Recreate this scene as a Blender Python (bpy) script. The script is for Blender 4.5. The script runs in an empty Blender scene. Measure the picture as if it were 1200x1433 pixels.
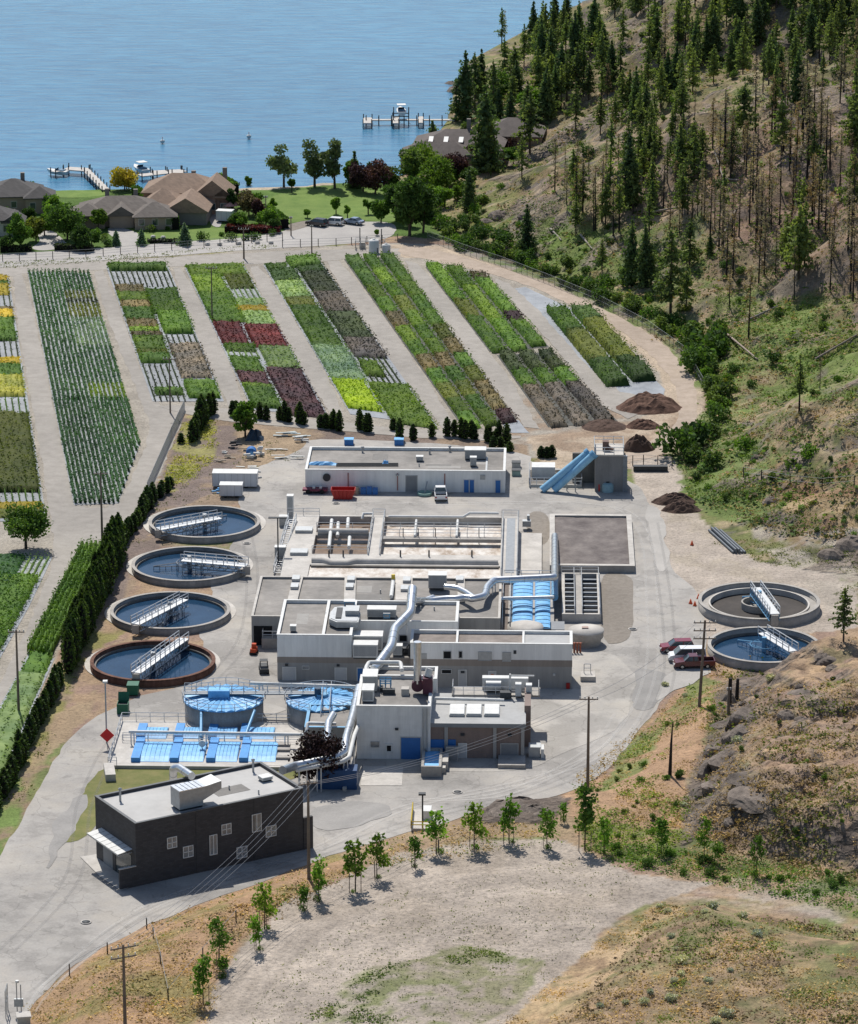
import bpy, math, random
import numpy as np
from mathutils import Vector, Matrix
R=math.radians
random.seed(11); rng=np.random.default_rng(11)
scn=bpy.context.scene
col=scn.collection
# ---------------------------------------------------------------- camera
H=175.0; FPX=5400.0; PIT=R(16.7); CX=600.0; CY=716.5
sp_,cp_=math.sin(PIT),math.cos(PIT)
def dep(py):
    t=(py-CY)/FPX
    return (sp_+t*cp_)/(cp_-t*sp_)          # tan of depression
def P(px,py,z=0.0):
    d=(H-z)/dep(py); zc=d*cp_+(H-z)*sp_
    return Vector(((px-CX)*zc/FPX,d,z))
def S(py,z=0.0):
    d=(H-z)/dep(py); return FPX/(d*cp_+(H-z)*sp_)
def zat(d,py): return H-d*dep(py)
def proj(x,y,z):
    zc=y*cp_+(H-z)*sp_
    return CX+FPX*x/zc, CY+FPX*((H-z)*cp_-y*sp_)/zc
cd=bpy.data.cameras.new('camera'); cam=bpy.data.objects.new('camera',cd); col.objects.link(cam)
cam.location=(0,0,H); cam.rotation_euler=(math.pi/2-PIT,0,0)
cd.sensor_fit='VERTICAL'; cd.sensor_height=24; cd.lens=24*FPX/1433; cd.clip_start=1; cd.clip_end=20000
scn.camera=cam
# ---------------------------------------------------------------- light
w=bpy.data.worlds.new('World'); scn.world=w; w.use_nodes=True
nt=w.node_tree; bg=nt.nodes['Background']
sky=nt.nodes.new('ShaderNodeTexSky'); sky.sky_type='NISHITA'; sky.sun_disc=False
SE,SA=54,-13
sky.sun_elevation=R(SE); sky.sun_rotation=R(SA); sky.air_density=1.0; sky.dust_density=0.9; sky.ozone_density=1.2
nt.links.new(sky.outputs[0],bg.inputs[0]); bg.inputs[1].default_value=0.108
sl=bpy.data.lights.new('sun','SUN'); sl.energy=4.9; sl.angle=R(0.5); sl.color=(1,.955,.89)
so=bpy.data.objects.new('sun',sl); col.objects.link(so)
sv=Vector((math.sin(R(SA))*math.cos(R(SE)),math.cos(R(SA))*math.cos(R(SE)),math.sin(R(SE))))
so.rotation_euler=(sv).to_track_quat('Z','Y').to_euler(); so.location=(0,600,400)
scn.view_settings.view_transform='Standard'; scn.view_settings.look='None'; scn.view_settings.exposure=0
try:
    scn.cycles.max_bounces=6; scn.cycles.transparent_max_bounces=6; scn.cycles.caustics_reflective=False; scn.cycles.caustics_refractive=False
except Exception: pass
# ---------------------------------------------------------------- materials
MT={}
def nodes(m):
    m.use_nodes=True; t=m.node_tree; return t,t.nodes['Principled BSDF'],t.nodes,t.links
def mix(t,a,b,f,mode='MIX'):
    n=t.nodes.new('ShaderNodeMix'); n.data_type='RGBA'; n.blend_type=mode
    for s,v in ((n.inputs['Factor'],f),(n.inputs['A'],a),(n.inputs['B'],b)):
        if hasattr(v,'links') or isinstance(v,bpy.types.NodeSocket): t.links.new(v,s)
        elif isinstance(v,(tuple,list)): s.default_value=(*v[:3],1)
        else: s.default_value=v
    return n.outputs['Result']
def noise(t,scale,detail=4,rough=.6,coord='Object',vec=None,sc=None):
    tc=t.nodes.new('ShaderNodeTexCoord'); src=tc.outputs[coord]
    if sc:
        mp=t.nodes.new('ShaderNodeMapping'); mp.inputs['Scale'].default_value=sc; t.links.new(src,mp.inputs[0]); src=mp.outputs[0]
    n=t.nodes.new('ShaderNodeTexNoise'); n.inputs['Scale'].default_value=scale; n.inputs['Detail'].default_value=detail; n.inputs['Roughness'].default_value=rough
    t.links.new(src,n.inputs['Vector']); return n.outputs['Fac']
def ramp(t,fac,stops):
    r=t.nodes.new('ShaderNodeValToRGB'); e=r.color_ramp.elements
    while len(e)<len(stops): e.new(.5)
    for i,(p,c) in enumerate(stops):
        e[i].position=p; e[i].color=(*c,1) if len(c)==3 else c
    t.links.new(fac,r.inputs[0]); return r.outputs[0]
def g3(v): return (v,v,v)
def trmat(name,c,alpha):
    m=bpy.data.materials.new(name); t,b,N,L=nodes(m); b.inputs['Base Color'].default_value=(*c,1); tr=N.new('ShaderNodeBsdfTransparent'); ms=N.new('ShaderNodeMixShader'); ms.inputs[0].default_value=alpha
    L.new(tr.outputs[0],ms.inputs[1]); L.new(b.outputs[0],ms.inputs[2]); L.new(ms.outputs[0],N['Material Output'].inputs[0]); return m
def mul(c,k): return tuple(max(0,min(1,x*k)) for x in c)
def mat(name,c,rough=.8,metal=0,var=.18,scale=.8,c2=None,bump=0,bscale=4,streak=False,spec=.3):
    if name in MT: return MT[name]
    m=bpy.data.materials.new(name); t,b,N,L=nodes(m)
    f=noise(t,scale,5,.65,sc=(1,1,.25) if streak else None)
    f2=noise(t,scale*7,3,.6)
    r1=ramp(t,f,[(.3,mul(c,1-var)),(.7,c2 or mul(c,1+var*.6))])
    r2=ramp(t,f2,[(.3,g3(1-var*.6)),(.7,g3(1.0))])
    L.new(mix(t,r1,r2,1.0,'MULTIPLY'),b.inputs['Base Color'])
    b.inputs['Roughness'].default_value=rough; b.inputs['Metallic'].default_value=metal
    b.inputs['Specular IOR Level'].default_value=spec
    if bump:
        bn=N.new('ShaderNodeBump'); bn.inputs['Strength'].default_value=bump; bn.inputs['Distance'].default_value=.1
        L.new(noise(t,bscale,5,.7),bn.inputs['Height']); L.new(bn.outputs[0],b.inputs['Normal'])
    MT[name]=m; return m
def panelmat(name,c,dx,dark=.82,rough=.6,var=.08,dz=None,mortar=.02,metal=0.0,c2=None):
    """cladding / brick / block: brick texture in object space, seen on walls facing any way"""
    if name in MT: return MT[name]
    m=bpy.data.materials.new(name); t,b,N,L=nodes(m)
    tc=N.new('ShaderNodeTexCoord'); sx=N.new('ShaderNodeSeparateXYZ'); L.new(tc.outputs['Object'],sx.inputs[0])
    ad=N.new('ShaderNodeMath'); ad.operation='ADD'; L.new(sx.outputs[0],ad.inputs[0]); L.new(sx.outputs[1],ad.inputs[1])
    cb=N.new('ShaderNodeCombineXYZ'); L.new(ad.outputs[0],cb.inputs[0]); L.new(sx.outputs[2],cb.inputs[1])
    br=N.new('ShaderNodeTexBrick'); L.new(cb.outputs[0],br.inputs['Vector'])
    br.inputs['Color1'].default_value=(*c,1); br.inputs['Color2'].default_value=(*(c2 or mul(c,1-var)),1)
    br.inputs['Mortar'].default_value=(*mul(c,dark),1); br.inputs['Scale'].default_value=1
    br.inputs['Brick Width'].default_value=dx; br.inputs['Row Height'].default_value=dz or 60; br.inputs['Mortar Size'].default_value=mortar
    br.offset=0 if not dz else .5
    f=noise(t,.7,6,.75,sc=(1,1,.12)); r=ramp(t,f,[(.3,g3(.78)),(.62,g3(1.0))])
    L.new(mix(t,br.outputs['Color'],r,1.0,'MULTIPLY'),b.inputs['Base Color'])
    b.inputs['Roughness'].default_value=rough; b.inputs['Metallic'].default_value=metal
    MT[name]=m; return m
def leafmat(name,c,c2=None,trans=.3):
    if name in MT: return MT[name]
    m=bpy.data.materials.new(name); t,b,N,L=nodes(m)
    c2=c2 or tuple(x*1.7 for x in c)
    geo=N.new('ShaderNodeNewGeometry')
    n=N.new('ShaderNodeTexNoise'); n.inputs['Scale'].default_value=.55; n.inputs['Detail'].default_value=3; L.new(geo.outputs['Position'],n.inputs['Vector'])
    oi=N.new('ShaderNodeObjectInfo'); 
    rv=ramp(t,oi.outputs['Random'],[(0,g3(.72)),(1,(1.25,1.2,1.0))])
    rr=ramp(t,geo.outputs['Random Per Island'],[(0,g3(.65)),(1,g3(1.3))])
    cc=ramp(t,n.outputs['Fac'],[(.35,c),(.65,c2)])
    nb=N.new('ShaderNodeTexNoise'); nb.inputs['Scale'].default_value=.13; nb.inputs['Detail'].default_value=4; L.new(geo.outputs['Position'],nb.inputs['Vector'])
    cc=mix(t,cc,ramp(t,nb.outputs['Fac'],[(.35,(.72,.78,.8)),(.65,(1.22,1.15,.95))]),1.0,'MULTIPLY')
    cc=mix(t,cc,rv,1.0,'MULTIPLY'); cc=mix(t,cc,rr,1.0,'MULTIPLY')
    L.new(cc,b.inputs['Base Color']); b.inputs['Roughness'].default_value=.75; b.inputs['Specular IOR Level'].default_value=.15
    tr=N.new('ShaderNodeBsdfTranslucent'); L.new(mix(t,cc,(1.5,1.6,.7),1.0,'MULTIPLY'),tr.inputs[0])
    ms=N.new('ShaderNodeMixShader'); ms.inputs[0].default_value=trans
    L.new(b.outputs[0],ms.inputs[1]); L.new(tr.outputs[0],ms.inputs[2]); L.new(ms.outputs[0],N['Material Output'].inputs[0])
    MT[name]=m; return m
conc=mat('concrete',(.40,.375,.34),.85,var=.25,scale=.5,bump=.2)
concl=mat('concrete_light',(.53,.50,.455),.85,var=.22,scale=.4,bump=.1)
concd=mat('concrete_dark',(.20,.185,.165),.85,var=.35,scale=.6,streak=True)
tankwall=mat('tank_concrete',(.34,.325,.30),.85,var=.3,scale=.9,streak=True,bump=.2)
rustwall=mat('rust',(.16,.065,.04),.85,var=.5,scale=1.3,c2=(.22,.11,.075),streak=True)
roofg=mat('roof_grey',(.27,.255,.235),.9,var=.3,scale=.16,c2=(.36,.335,.305),bump=.15,bscale=8)
rooft=mat('roof_tan',(.29,.245,.215),.9,var=.35,scale=.2,c2=(.35,.305,.27))
roofl=mat('roof_pale',(.40,.40,.39),.8,var=.15,scale=.25)
whitem=mat('white_paint',(.66,.66,.635),.55,var=.14)
railm=mat('rail_metal',(.62,.63,.63),.4,.3,var=.08)
silver=mat('duct_metal',(.66,.68,.70),.30,.9,var=.18,scale=1.8)
galv=mat('galvanised',(.40,.415,.42),.5,.35,var=.15,scale=2)
bluec=mat('blue_cover',(.14,.46,.86),.5,var=.25,scale=.8,c2=(.24,.56,.90))
bluep=mat('blue_paint',(.03,.15,.42),.45,var=.1)
blues=mat('blue_steel',(.16,.36,.55),.45,.1,var=.12)
darkm=mat('dark_metal',(.045,.05,.055),.6,var=.2)
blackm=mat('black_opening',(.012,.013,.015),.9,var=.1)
clad=panelmat('cladding_white',(.82,.815,.79),1.0,.93,.55)
tanw=panelmat('wall_tan',(.30,.26,.225),3.0,.85,.8)
lowerw=panelmat('wall_grey',(.34,.335,.32),3.0,.88,.8)
brickb=panelmat('wall_brown_block',(.25,.19,.165),.4,.8,.85,dz=.2,mortar=.012)
brickd=panelmat('wall_dark_brick',(.060,.060,.066),.6,.6,.75,dz=.22,mortar=.015,var=.35)
doorg=mat('door_grey',(.22,.23,.24),.6,var=.1)
doorw=mat('door_pale',(.50,.51,.51),.55,var=.06)
glass=mat('window_glass',(.05,.07,.08),.08,var=.2,spec=.8)
glassb=mat('window_blind',(.24,.26,.27),.12,var=.35,spec=.7)
redp=mat('red_paint',(.42,.03,.025),.35,var=.15)
greenp=mat('green_paint',(.02,.13,.07),.5,var=.15)
yelp=mat('yellow_paint',(.6,.45,.06),.5,var=.1)
woodp=mat('pole_wood',(.21,.165,.13),.85,var=.3,scale=1.5,streak=True)
bark=mat('bark',(.10,.075,.058),.9,var=.35,scale=1)
charb=mat('charred_bark',(.032,.027,.025),.9,var=.5,scale=.6,c2=(.06,.05,.045))
snagm=mat('snag_wood',(.30,.27,.24),.85,var=.3)
gratem=mat('grating',(.25,.27,.29),.6,.2,var=.2,scale=2)
tyre=mat('tyre',(.02,.02,.02),.8); rimm=mat('rim',(.5,.5,.5),.3,.7)
rockm=mat('rock',(.17,.14,.12),.95,var=.55,scale=.55,bump=1.0,bscale=2.2,c2=(.31,.255,.21))
# ---------------------------------------------------------------- mesh helpers
def tag(o,label=None,cat=None,group=None,kind=None):
    if label: o['label']=label
    if cat: o['category']=cat
    if group: o['group']=group
    if kind: o['kind']=kind
    return o
def empty(name,loc,rz=0,label=None,cat=None,group=None):
    o=bpy.data.objects.new(name,None); col.objects.link(o); o.location=loc; o.rotation_euler=(0,0,rz); o.empty_display_size=.5
    return tag(o,label,cat,group)
def np_mesh(name,V,F,m,parent=None,smooth=False,loc=None):
    me=bpy.data.meshes.new(name); V=np.asarray(V,dtype=np.float32); F=np.asarray(F,dtype=np.int32)
    k=F.shape[1]; me.vertices.add(len(V)); me.vertices.foreach_set('co',V.ravel())
    me.loops.add(F.size); me.loops.foreach_set('vertex_index',F.ravel())
    me.polygons.add(len(F)); me.polygons.foreach_set('loop_start',np.arange(0,F.size,k,dtype=np.int32))
    if smooth: me.polygons.foreach_set('use_smooth',np.ones(len(F),bool))
    me.update(calc_edges=True); me.materials.append(m)
    o=bpy.data.objects.new(name,me); col.objects.link(o)
    if parent: o.parent=parent
    if loc is not None: o.location=loc
    return o
class MB:
    def __init__(s): s.v=[]; s.f=[]; s.sm=[]
    def add(s,vs,fs,sm=False):
        n=len(s.v); s.v+=[tuple(x) for x in vs]; s.f+=[tuple(i+n for i in f) for f in fs]; s.sm+=[sm]*len(fs); return s
    def box(s,x0,y0,z0,x1,y1,z1,rot=0,piv=None):
        vs=[(x,y,z) for z in (z0,z1) for (x,y) in ((x0,y0),(x1,y0),(x1,y1),(x0,y1))]
        if rot:
            cx,cy=piv or ((x0+x1)/2,(y0+y1)/2); c,d=math.cos(rot),math.sin(rot)
            vs=[(cx+(x-cx)*c-(y-cy)*d,cy+(x-cx)*d+(y-cy)*c,z) for x,y,z in vs]
        return s.add(vs,[(3,2,1,0),(4,5,6,7),(0,1,5,4),(1,2,6,5),(2,3,7,6),(3,0,4,7)])
    def prism(s,poly,z0,z1):
        n=len(poly); vs=[(p[0],p[1],z0) for p in poly]+[(p[0],p[1],z1) for p in poly]
        return s.add(vs,[tuple(range(n))[::-1],tuple(range(n,2*n))]+[(i,(i+1)%n,(i+1)%n+n,i+n) for i in range(n)])
    def tube(s,path,r,n=10,caps=True,sm=True):
        path=[Vector(p) for p in path]; rs=r if isinstance(r,(list,tuple)) else [r]*len(path)
        rings=[]; up=None
        for i,p in enumerate(path):
            a=(path[i]-path[i-1]).normalized() if i else None
            b=(path[i+1]-path[i]).normalized() if i<len(path)-1 else None
            t=(a+b).normalized() if (a and b and (a+b).length>1e-4) else (a or b)
            if up is None:
                up=Vector((0,0,1)) if abs(t.z)<.9 else Vector((1,0,0))
            u=(up-t*up.dot(t)); u=u.normalized() if u.length>1e-5 else t.orthogonal().normalized()
            v=t.cross(u); up=u
            k=1.0
            if a and b: k=1/max(.6,math.cos(a.angle(b)/2))
            rings.append([p+(u*math.cos(2*math.pi*j/n)+v*math.sin(2*math.pi*j/n))*rs[i]*(k if j%2*0==0 else 1) for j in range(n)])
        vs=[q for g in rings for q in g]; fs=[]
        for i in range(len(path)-1):
            for j in range(n): fs.append((i*n+j,i*n+(j+1)%n,(i+1)*n+(j+1)%n,(i+1)*n+j))
        s.add(vs,fs,sm)
        if caps: s.add(rings[0],[tuple(range(n))[::-1]]); s.add(rings[-1],[tuple(range(n))])
        return s
    def lathe(s,prof,cx=0,cy=0,n=48,sm=True):
        vs=[(cx+r*math.cos(2*math.pi*j/n),cy+r*math.sin(2*math.pi*j/n),z) for r,z in prof for j in range(n)]
        fs=[(i*n+j,i*n+(j+1)%n,(i+1)*n+(j+1)%n,(i+1)*n+j) for i in range(len(prof)-1) for j in range(n)]
        return s.add(vs,fs,sm)
    def bar(s,a,b,t=.06): 
        return s.tube([a,b],t/2*1.2,4,True,False)
    def rail(s,path,h=1.1,sp=2.0,t=.09,z=None):
        for i in range(len(path)-1):
            a,b=Vector(path[i]),Vector(path[i+1]); L=(b-a).length; n=max(1,int(L/sp))
            for k in range(n+1):
                p=a.lerp(b,k/n); s.bar(p,p+Vector((0,0,h)),t)
            for hh in (h,h*.55): s.bar(a+Vector((0,0,hh)),b+Vector((0,0,hh)),t)
        return s
    def ring(s,x0,y0,x1,y1,th,z0,z1):
        s.box(x0,y0,z0,x1,y0+th,z1); s.box(x0,y1-th,z0,x1,y1,z1)
        s.box(x0,y0+th,z0,x0+th,y1-th,z1); s.box(x1-th,y0+th,z0,x1,y1-th,z1); return s
    def build(s,name,m,parent=None,loc=None,rz=0):
        me=bpy.data.meshes.new(name); me.from_pydata(s.v,[],s.f)
        me.polygons.foreach_set('use_smooth',s.sm); me.update(); me.materials.append(m)
        o=bpy.data.objects.new(name,me); col.objects.link(o)
        if parent: o.parent=parent
        if loc is not None: o.location=loc
        if rz: o.rotation_euler=(0,0,rz)
        return o
def copy_tree(o,loc=None,rz=None,sc=None,label=None,group=None,parent=None):
    c=o.copy(); col.objects.link(c)
    if parent: c.parent=parent
    if loc is not None: c.location=loc
    if rz is not None: c.rotation_euler=(0,0,rz)
    if sc is not None: c.scale=sc if hasattr(sc,'__len__') else (sc,sc,sc)
    if label: c['label']=label
    if group: c['group']=group
    for ch in list(KIDS.get(o.name,[])) or [x for x in o.children]:
        copy_tree(ch,parent=c)
    return c
KIDS={}
# ---------------------------------------------------------------- numpy noise & polygons
def vnoise(x,y,sc,seed=0):
    x=np.asarray(x)/sc+seed*17.13; y=np.asarray(y)/sc+seed*5.71
    xi=np.floor(x).astype(np.int64); yi=np.floor(y).astype(np.int64); fx=x-xi; fy=y-yi
    fx=fx*fx*(3-2*fx); fy=fy*fy*(3-2*fy)
    def h(a,b):
        n=(a*374761393+b*668265263+seed*974634777)&0x7fffffff; n=(n^(n>>13))*1274126177&0x7fffffff; n=n^(n>>16); return (n&0xffff)/65535.0
    return (h(xi,yi)*(1-fx)+h(xi+1,yi)*fx)*(1-fy)+(h(xi,yi+1)*(1-fx)+h(xi+1,yi+1)*fx)*fy
def fbm(x,y,sc,o=4,seed=0,g=.5):
    s=0;a=1;t=0
    for i in range(o): s=s+a*vnoise(x,y,sc/2**i,seed+i); t+=a; a*=g
    return s/t
def inpoly(x,y,poly):
    x=np.asarray(x);y=np.asarray(y); r=np.zeros(x.shape,bool); n=len(poly)
    for i in range(n):
        x0,y0=poly[i][:2]; x1,y1=poly[(i+1)%n][:2]
        if y0==y1: continue
        c=((y0>y)!=(y1>y))&(x<(x1-x0)*(y-y0)/(y1-y0)+x0); r^=c
    return r
def pdist(x,y,poly,closed=True):
    d=np.full(np.shape(x),1e9); n=len(poly)
    for i in range(n if closed else n-1):
        x0,y0=poly[i][:2]; x1,y1=poly[(i+1)%n][:2]; dx,dy=x1-x0,y1-y0; L=dx*dx+dy*dy+1e-9
        t=np.clip(((x-x0)*dx+(y-y0)*dy)/L,0,1); d=np.minimum(d,np.hypot(x-x0-t*dx,y-y0-t*dy))
    return d
def WP(pts,z=0): return [tuple(P(a,b,z))[:2] for a,b in pts]
# ---------------------------------------------------------------- terrain height
HILL=WP([(606,318),(640,338),(700,365),(760,392),(830,420),(900,458),(955,500),(985,550),(985,600),(952,640),(958,700),(1000,745),(1060,785),(1150,800),(1300,815)])+[(140,520),(400,500),(900,700),(900,2500),(200,1900),(90,1350)]+WP([(850,-10),(800,8),(740,38),(700,62),(655,85),(638,118),(628,160),(640,190),(690,215),(690,245),(630,258),(606,290)])
LAND=[(-3000,-500),(3000,-500),(3000,2600),(210,1950),(80,1350)]+WP([(838,-10),(792,5),(735,34),(692,56),(648,80),(628,118),(617,162),(590,200),(560,236),(520,250),(440,249),(420,254),(340,256),(300,260),(200,257),(120,259),(60,260),(0,256)])+[(-200,846),(-600,850),(-3000,870)]
BANK=WP([(10,1480),(30,1425),(60,1388),(110,1345),(190,1300),(300,1258),(400,1222),(470,1195),(560,1168),(650,1145),(690,1122),(740,1122),(800,1112),(850,1085),(885,1045),(925,985),(1000,950),(1070,957),(1300,950)])+[(160,440),(300,300),(0,200),(-60,300)]
ROCK=WP([(1058,966),(1085,962),(1120,955),(1180,946),(1300,935)])+[(150,480),(160,400)]+WP([(1300,1255),(1180,1240),(1090,1225),(1010,1200),(950,1165),(965,1105),(978,1060),(1000,1028),(1022,995)],2.5)
MOUND=WP([(660,1470),(760,1385),(850,1305),(920,1262),(1010,1258),(1100,1290),(1300,1330)],4)+[(120,300),(-5,300)]
def sstep(t): t=np.clip(t,0,1); return t*t*(3-2*t)
def height(x,y):
    x=np.asarray(x,float); y=np.asarray(y,float)
    z=np.zeros(x.shape)
    inH=inpoly(x,y,HILL); d=pdist(x,y,HILL)
    n=fbm(x,y,34,4,3); n2=fbm(x,y,9,4,9)
    hz=.40*d*(1-np.exp(-d/9))+ (n-.5)*np.minimum(d,40)*.55+(n2-.5)*np.minimum(d,12)*.35
    hz=np.where(hz>45,45+(hz-45)*.6,hz)
    z=np.where(inH,np.maximum(hz,0),z)
    inB=inpoly(x,y,BANK); db=pdist(x,y,BANK)
    z=np.where(inB,z+4.0*sstep(db/11)+ (n2-.5)*np.minimum(db,5)*.22,z)
    inR=inpoly(x,y,ROCK); dr=pdist(x,y,ROCK); rk=fbm(x,y,5.5,5,21,.6)
    cl=sstep(dr/(5+7*rk))
    rk2=fbm(x,y,2.6,3,33,.6); edge=np.exp(-((dr-5)/4.5)**2)
    z=np.where(inR,z+5.0*cl+np.minimum(dr,30)*.03+(rk-.5)*np.minimum(dr,6)*.75+(np.abs(rk2-.5)*2-.4)*edge*1.5,z)
    inM=inpoly(x,y,MOUND); dm=pdist(x,y,MOUND)
    z=np.where(inM,z+4.2*sstep(dm/13)+(n2-.5)*np.minimum(dm,6)*.2,z)
    inL=inpoly(x,y,LAND); dl=pdist(x,y,LAND)
    z=np.where(inL,z,-1.1-np.minimum(dl*.15,8)); z=np.where(inL&(~inH),z-1.1*(1-sstep(dl/6)),z)
    z=np.where(inH&inL&(dl<4),z-1.1*(1-dl/4),z)
    return z
def axis(a,b,st,lo,hi,k=1.18):
    c=list(np.arange(a,b,st)); s=st; v=c[0]; L=[]
    while v>lo: s*=k; v-=s; L.append(v)
    s=st; v=c[-1]; Rr=[]
    while v<hi: s*=k; v+=s; Rr.append(v)
    return np.array(L[::-1]+c+Rr)
GXa=axis(-78,112,.62,-3500,3500); GYa=axis(352,1010,.72,-400,6000)
GX,GY=np.meshgrid(GXa,GYa); GZ=height(GX,GY)
def Z(x,y):
    x=np.asarray(x,float); y=np.asarray(y,float)
    i=np.clip(np.searchsorted(GXa,x)-1,0,len(GXa)-2); j=np.clip(np.searchsorted(GYa,y)-1,0,len(GYa)-2)
    fx=np.clip((x-GXa[i])/(GXa[i+1]-GXa[i]),0,1); fy=np.clip((y-GYa[j])/(GYa[j+1]-GYa[j]),0,1)
    return (GZ[j,i]*(1-fx)+GZ[j,i+1]*fx)*(1-fy)+(GZ[j+1,i]*(1-fx)+GZ[j+1,i+1]*fx)*fy
_ds=np.arange(300,1500,1.0)
def G(px,py):
    """first hit of the sight line with the ground"""
    zr=H-_ds*dep(py); xr=(px-CX)*(_ds*cp_+(H-zr)*sp_)/FPX
    hit=np.nonzero(Z(xr,_ds)>=zr)[0]
    if len(hit)==0: return P(px,py,0)
    d=_ds[hit[0]]
    for q in np.arange(d-1,d+.01,.1):
        z=H-q*dep(py); x=(px-CX)*(q*cp_+(H-z)*sp_)/FPX
        if Z(x,q)>=z: break
    return Vector((x,q,float(Z(x,q))))
def ppm(p): return FPX/(p.y*cp_+(H-p.z)*sp_)
# ---------------------------------------------------------------- ground colours (albedo per vertex, natural ragged zones)
PX,PY=proj(GX,GY,GZ)
def C3(c): return np.array(c,float)
TAN=C3((.34,.245,.165)); PINK=C3((.27,.19,.15)); GRN=C3((.10,.135,.045)); LAWN=C3((.105,.175,.045)); GRAV=C3((.33,.30,.26)); DIRT=C3((.20,.145,.105)); MULCH=C3((.20,.16,.145)); SAND=C3((.43,.35,.27)); ROCKC=C3((.175,.145,.125)); PADC=C3((.375,.325,.28)); OLV=C3((.20,.19,.07)); STRAW=C3((.42,.31,.19)); BEACH=C3((.42,.36,.28))
n1=fbm(GX,GY,26,5,31,.6); n2=fbm(GX,GY,5,4,41,.65); n3=fbm(GX,GY,1.6,3,51,.7)
def lay(c,a,b): a=np.clip(a,0,1)[...,None]; return c*(1-a)+b*a
COLR=np.broadcast_to(TAN,GX.shape+(3,)).copy()
COLR=lay(COLR,sstep((n2-.42)*5),PINK)
COLR=lay(COLR,sstep((n1-.50)*7)*.85*sstep((n3-.25)*3),GRN*1.3)
def zone(poly,c,a=1.0,jit=8,nz=None,sc=6):
    global COLR
    jx=(fbm(GX,GY,sc,4,61)-.5)*2*jit; jy=(fbm(GX,GY,sc,4,71)-.5)*2*jit*.5
    m=inpoly(PX+jx,PY+jy,poly).astype(float)*a
    if nz is not None: m=m*nz
    COLR=lay(COLR,m,c)
def nzv(t,k=6,arr=None): return sstep(((n2 if arr is None else arr)-t)*k+.5)
# flat land: nursery gravel, verges, lawns
zone([(-2000,372),(0,372),(200,362),(330,350),(400,346),(560,340),(640,345),(760,385),(830,420),(960,500),(992,560),(975,610),(930,640),(700,640),(300,640),(200,700),(150,770),(90,900),(40,1010),(-30,1120),(-2000,1200)],GRAV,1,3)
zone([(545,342),(620,345),(700,372),(760,392),(832,424),(905,462),(958,504),(985,550),(982,605),(940,645),(860,660),(760,655),(735,610),(870,600),(935,560),(920,520),(850,455),(760,400),(690,378),(600,362),(560,360)],SAND,.95,4)
zone([(720,560),(860,545),(950,560),(965,600),(920,650),(880,650),(700,612)],DIRT*1.35,.8,10,nzv(.45,4))
zone([(-2000,255),(700,255),(700,345),(640,338),(560,330),(330,345),(0,362),(-2000,380)],LAWN*.8,1,3)
zone([(320,258),(470,262),(560,262),(610,300),(580,318),(540,312),(400,312),(352,300)],LAWN,1,3)
zone([(-500,248),(440,246),(470,258),(380,266),(330,267),(160,264),(-500,264)],BEACH,1,3)
zone([(60,266),(150,266),(150,276),(60,276)],LAWN*1.3,1,2)
zone([(0,366),(240,348),(380,338),(392,346),(240,360),(0,374)],OLV*1.1,.8,3,nzv(.4,4))
# planting strip between nursery and works
zone([(250,575),(330,592),(440,598),(620,610),(740,622),(735,645),(425,642),(420,660),(350,650),(350,700),(215,740),(180,770),(190,820),(160,850),(120,930),(60,1050),(0,1200),(0,1130),(80,940),(160,760),(215,690)],C3((.27,.205,.15)),1,6)
zone([(255,585),(330,600),(340,640),(300,690),(215,730),(180,790),(160,760),(215,690)],MULCH,.95,8,nzv(.33,5))
zone([(165,770),(215,745),(230,760),(190,790),(175,830),(150,860),(140,830)],MULCH*.95,.9,6,nzv(.35,5))
zone([(262,580),(300,585),(300,640),(240,690),(225,680)],OLV*1.4,.85,6,nzv(.5,5))
zone([(150,850),(185,880),(130,910),(90,985),(30,1120),(0,1240),(0,1050),(60,1000),(110,900)],OLV*1.05,.9,10,nzv(.45,4))
zone([(80,1000),(140,960),(120,1010),(70,1050),(30,1130),(0,1215),(-10,1160),(50,1050)],C3((.31,.235,.155)),.9,6,nzv(.45,4))
zone([(-50,1090),(25,1060),(35,1110),(0,1230),(-50,1300)],LAWN*1.2,.85,6,nzv(.48,6))
zone([(330,600),(430,600),(440,625),(420,650),(350,650)],C3((.33,.25,.17)),.9,6)
zone([(430,600),(740,612),(740,640),(430,628)],MULCH*.85,.8,5,nzv(.5,5))
# bare ground east of the yard
zone([(880,640),(960,640),(1010,740),(1080,780),(1160,800),(1200,830),(1200,880),(1000,900),(930,870),(900,760)],PADC*1.08,1,6)
zone([(930,700),(1000,730),(1150,790),(1150,830),(1000,800),(940,790)],C3((.37,.32,.26)),.8,10,nzv(.5,5))
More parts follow.
